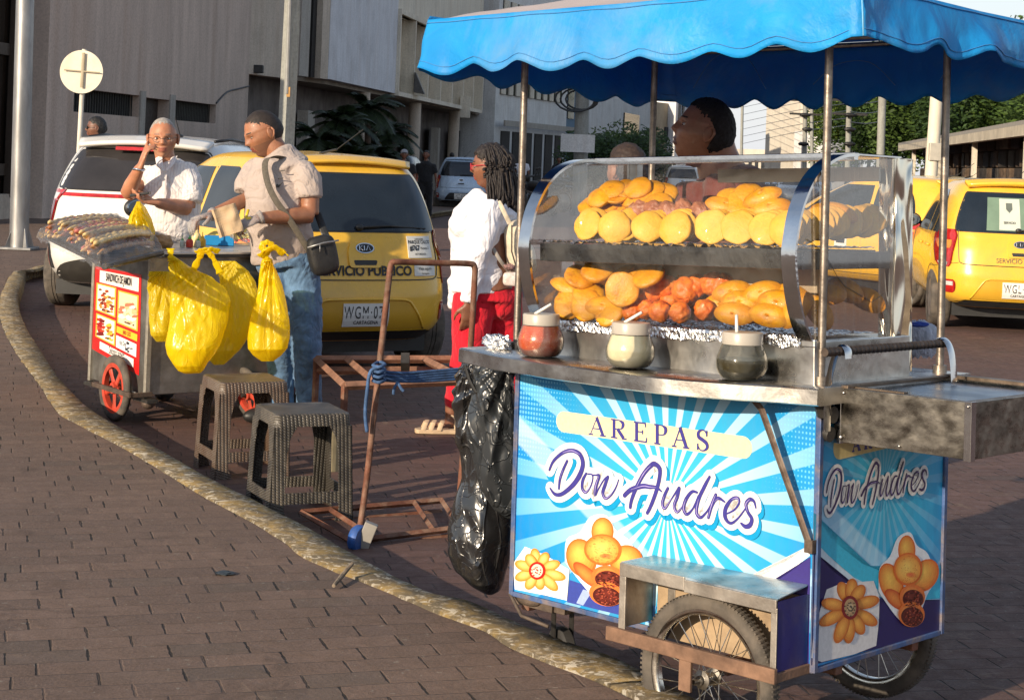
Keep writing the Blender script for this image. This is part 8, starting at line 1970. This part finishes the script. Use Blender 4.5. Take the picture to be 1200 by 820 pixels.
# --- poles, signs, wires
GALVP = mat('galvanised lamp post', (.34,.34,.34), .42, .7, .3, 3, .2, 40, stretch=(1,1,.3), dirt=(.1,.09,.08), dscale=3, damt=.6)
base = G(22, 292, KZ); rt = empty('lamp_post', 'thick galvanised lamp post on the sidewalk at the far left', 'lamp post', loc=base)
b = MB(); tp = PX(31, -60, base.y); b.tube([(0,0,0),(tp.x-base.x, 0, tp.z-base.z)], [.118,.108], 28); b.build('post', GALVP, rt, smooth='auto')
b = MB(); b.bb(-.2,.2,-.2,.2,0,.03); b.build('base_plate', GALVP, rt, bevel=.004)
b = MB()
for k in range(4):
    b = MB(); d = Vector((math.cos(k*1.57+.78), math.sin(k*1.57+.78), 0)); b.hexa([d*.11+Vector((0,0,.03))+Vector((-.008,-.008,0)), d*.19+Vector((0,0,.03)), d*.19+Vector((.012,.012,.03)), d*.11+Vector((.012,.012,.03)), d*.105+Vector((0,0,.26)), d*.11+Vector((.01,0,.26)), d*.11+Vector((.012,.012,.26)), d*.105+Vector((.012,.012,.26))]); b.build('base_gusset', GALVP, rt)

sg_ = PX(90, 300, 19.5); rt = empty('road_sign', 'round road sign seen from its pale back on a thin white post', 'road sign', loc=(sg_.x, 19.5, .1)); bpy.context.view_layer.update()
b = MB(); b.tube([PX(84,330,19.5), PX(99,58,19.5)], .028, 12); part('post', b, mat('white post', (.62,.58,.50), .5, 0, .1), rt, smooth='auto')
cS = PX(95.5, 84.5, 19.44); b = MB(); b.lathe([(.001,-.004),(.245,-.004),(.247,.0),(.245,.004),(.001,.004)], 64, Matrix.Translation(cS) @ Matrix.Rotation(R(90), 4, 'X')); part('sign_disc', b, mat('pale sign back', (.72,.66,.52), .5, 0, .08, 4, dirt=(.5,.42,.3), dscale=6, damt=.5), rt, smooth='auto')
b = MB(); b.tube([PX(98,62,19.41), PX(95.5,103,19.41)], [(.018,.006)]*2, 8, side=(1,0,0)); b.tube([PX(75,82,19.41), PX(117,85.5,19.41)], [(.008,.005)]*2, 8, side=(0,0,1)); part('bracket', b, mat('tan bracket', (.40,.33,.22), .6), rt)
def pole(label, pxb, pyb, pxt, pyt, D, r, m, name='utility_pole', cat='pole', group=None, sq=False):
    a, c_ = PX(pxb, pyb, D), PX(pxt, pyt, D); a.z = 0; rt = empty(name, label, cat, group, loc=a); b = MB()
    b.tube([(0,0,0), (c_.x-a.x, 0, c_.z)], [r*1.1, r], 4 if sq else 16); b.build('shaft', m, rt, smooth='auto'); return rt
CP = wallmat('pale concrete pole', (.36,.37,.34), .3, 3)
rt = pole('tall grey-green concrete pole behind the man in the grey shirt', 331, 235, 345, -40, 24.5, .115, CP, sq=True)
b = MB(); b.tube([PX(336,110,24.3)-rt.location, PX(341,-40,24.3)-rt.location], .03, 8); b.build('conduit', mat('grey conduit', (.25,.25,.24), .6), rt)
b = MB(); b.box(PX(338,108,24.3)-rt.location, (.05,.03,.14)); b.build('tag', mat('rust tag', (.45,.25,.08), .7), rt)
rt = pole('concrete utility pole with coiled cable left of the vendor\'s head', 680, 215, 684, 60, 48, .19, CP)
for k in range(3):
    b = MB(); c_ = PX(682,117,47.7)-rt.location; b.tube([c_+Vector((math.cos(j*.3927)*(.45+.05*k)-.1*k, -.02*k, math.sin(j*.3927)*(.28+.03*k))) for j in range(16)], .03, 5, closed=True); b.build('cable_coil', BLACK, rt)
b = MB(); c_ = PX(677,168,47.6)-rt.location; b.box(c_, (.95,.05,.5)); bx = b.build('shop_sign', WALLW, rt)
for i, (pb, pt, D, r, lab) in enumerate([(943,944,70,.09,'slim pole before the tall white building, leftmost of the far right poles'),(993,996,64,.10,'dark utility pole hung with cable bundles right of the white building'),(1031,1035,44,.10,'grey concrete pole in front of the light green tree'),(952,951,100,.10,'distant pole in front of the tall white building'),(868,870,120,.10,'distant thin pole at the street end right of the vendor\'s head'),(918,917,140,.12,'farthest pole at the street end')]):
    rt = pole(lab, pb, 225, pt, 80 if i < 4 else (120 if i == 4 else 150), D, r, CP, group='poles along the street')
    if i in (0, 1):
        for k in range(3):
            b = MB(); c_ = PX(pt-1+random.uniform(-4,4), 135+k*17, D-.3)-rt.location; b.ell(c_, (.22,.1,.08), None, 14, 8, lambda d: 1+.6*noise.noise(d*3+Vector((k,0,0)))); b.build('cable_bundle', BLACK, rt, smooth=True)
        for k in range(2):
            b = MB(); c_ = PX(pt, 118+k*16, D-.2)-rt.location; b.box(c_, (1.3,.08,.08)); b.build('crossarm', DARKST, rt)
D = 27; a = PX(1087, 215, D); rt = empty('white_post', 'thick sunlit white post with a metal collar behind the right canopy pole', 'post', loc=(a.x, D, 0))
b = MB(); b.tube([(0,0,0),(.10,0,3.1)], [.10,.10], 24); b.build('shaft', mat('sunlit white post', (.66,.60,.48), .6, 0, .1, 4), rt, smooth='auto')
b = MB(); z = PX(1088,172,D).z; b.bb(-.02,.20,-.13,.13,z-.22,z+.06); b.build('collar', mat('collar zinc', (.5,.46,.38), .5, .3), rt, bevel=.01)
b = MB(); b.ell((.03,-.2,PX(1088,213,D).z), (.13,.1,.09)); b.build('lamp_ball', GALVP, rt, smooth=True)
# wires as one bundle per span
for k in range(7):
    b = MB(); y0 = 96+k*8.5; P = [PX(995, y0, 64), PX(970, y0+3, 80), PX(940, y0+7, 100), PX(905, y0+14, 125), PX(868, y0+22, 160)]; b.tube(smooth2([tuple(p) for p in P], 5), .018, 4)
    o = b.build('overhead_wire', BLACK); tag(o, 'thin black overhead wire across the pale sky, %s from the top' % ORD[k], 'wire', 'overhead wires across the street end')
for k in range(3):
    b = MB(); P = [PX(1035, 118+k*12, 44), PX(1015, 121+k*12, 54), PX(996, 119+k*12, 64)]; b.tube(smooth2([tuple(p) for p in P], 5), .015, 4); o = b.build('overhead_wire', BLACK); tag(o, 'short wire between the grey pole and the dark pole, %s from the top' % ORD[k], 'wire', 'wires between the right poles')
# --- market roof on the right with dark stacked goods below
M0 = Vector((PX(1052,185,88).x, 88)); M1 = Vector((PX(1215,160,44).x, 44)); dM = (M1-M0).normalized()
rt = empty('market_shed', 'low market shed with pale roof edge over dark stacked goods on the right', 'shed', loc=(M1.x, M1.y, 0)); M1e = M1 + dM*14
def zr(px, py): q = on_wall(px, M0, M1); return (CAM + ray(px, py)*q.y).z
b = MB(); n3 = Vector((dM.y, -dM.x)); n3 = n3 if n3.x > 0 else -n3
wall_seg(b, M0, M1e, zr(1150,165)-.0, zr(1150,165)+.30, .25, (n3.x, n3.y, 0)); part('roof_edge', b, mat('pale roof edge', (.50,.44,.34), .6, 0, .2, 2), rt)
b = MB(); zz = zr(1150,165)+.302; b.hexa([Vector((p.x, p.y, zz)) for p in (M0, M1e, M1e+n3*12, M0+n3*12)] + [Vector((p.x, p.y, zz+.12)) for p in (M0, M1e, M1e+n3*12, M0+n3*12)]); part('roof', b, mat('grey roof sheet', (.3,.28,.25), .7), rt)
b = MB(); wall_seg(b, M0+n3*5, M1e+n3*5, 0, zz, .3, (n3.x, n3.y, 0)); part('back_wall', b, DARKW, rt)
for i in range(5):
    q = M0.lerp(M1e, (i+.5)/5)+n3*.3; b = MB(); b.bb(q.x-.08, q.x+.08, q.y-.08, q.y+.08, 0, zz); part('post', b, CREAMW, rt)
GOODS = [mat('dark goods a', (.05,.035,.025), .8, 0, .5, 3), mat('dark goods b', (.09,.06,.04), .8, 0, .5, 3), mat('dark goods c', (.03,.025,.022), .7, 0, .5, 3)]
rg = random.Random(4); gi = 0
for c in range(34):
    for r_ in range(5):
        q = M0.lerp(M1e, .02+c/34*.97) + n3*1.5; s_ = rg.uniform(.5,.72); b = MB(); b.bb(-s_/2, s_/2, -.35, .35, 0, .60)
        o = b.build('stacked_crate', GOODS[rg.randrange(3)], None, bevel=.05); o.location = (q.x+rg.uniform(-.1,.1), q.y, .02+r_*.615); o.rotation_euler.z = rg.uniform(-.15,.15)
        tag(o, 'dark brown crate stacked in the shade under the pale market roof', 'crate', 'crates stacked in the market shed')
# parked motorcycles by the arcade
def moto(label, px, D, rz):
    p = PX(px, 200, D); rt = empty('motorcycle', label, 'motorcycle', 'motorcycles parked on the left pavement', loc=(p.x, D, 0), rz=R(rz))
    for y in (-.62, .66):
        rw = bpy.data.objects.new('wheel', None); col.objects.link(rw); rw.parent = rt; M = Matrix.Translation((0, y, .3)) @ Matrix.Rotation(R(90), 4, 'Y')
        b = MB(M); b.lathe([(.24,-.05),(.29,-.05),(.30,0),(.29,.05),(.24,.05)], 28, None, cap=False); b.build('tyre', RUBBER, rw, smooth='auto'); b = MB(M); b.lathe([(.03,-.04),(.245,-.02),(.245,.02),(.03,.04)], 24); b.build('rim', RIMS, rw)
    b = MB(); b.ell((0,.12,.80), (.13,.28,.13)); b.tube([(0,-.62,.3),(0,-.35,.62),(0,.3,.72),(0,.55,.85),(0,.66,.3)], [.03,.06,.08,.05,.03], 8); b.bb(-.13,.13,-.2,.2,.28,.55); b.build('frame', DARKST, rt, smooth='auto')
    b = MB(); b.ell((0,-.30,.80), (.14,.38,.07)); b.build('seat', BLACK, rt, smooth=True)
    b = MB(); b.tube([(-.36,.40,1.06),(-.15,.52,1.02),(.15,.52,1.02),(.36,.40,1.06)], .02, 6); b.ell((0,.62,.95), (.10,.08,.11)); b.tube([(.3,.42,1.05),(.33,.40,1.22)], .012, 5); b.ell((.33,.40,1.25), (.07,.02,.045)); b.build('handlebar', DARKST, rt, smooth=True)
for i, (px, D, rz) in enumerate([(630,46,40),(640,50,60),(655,58,30),(668,62,50)]): moto('dark motorcycle parked by the columns, %s in the row from the left' % ORD[i], px, D, rz)
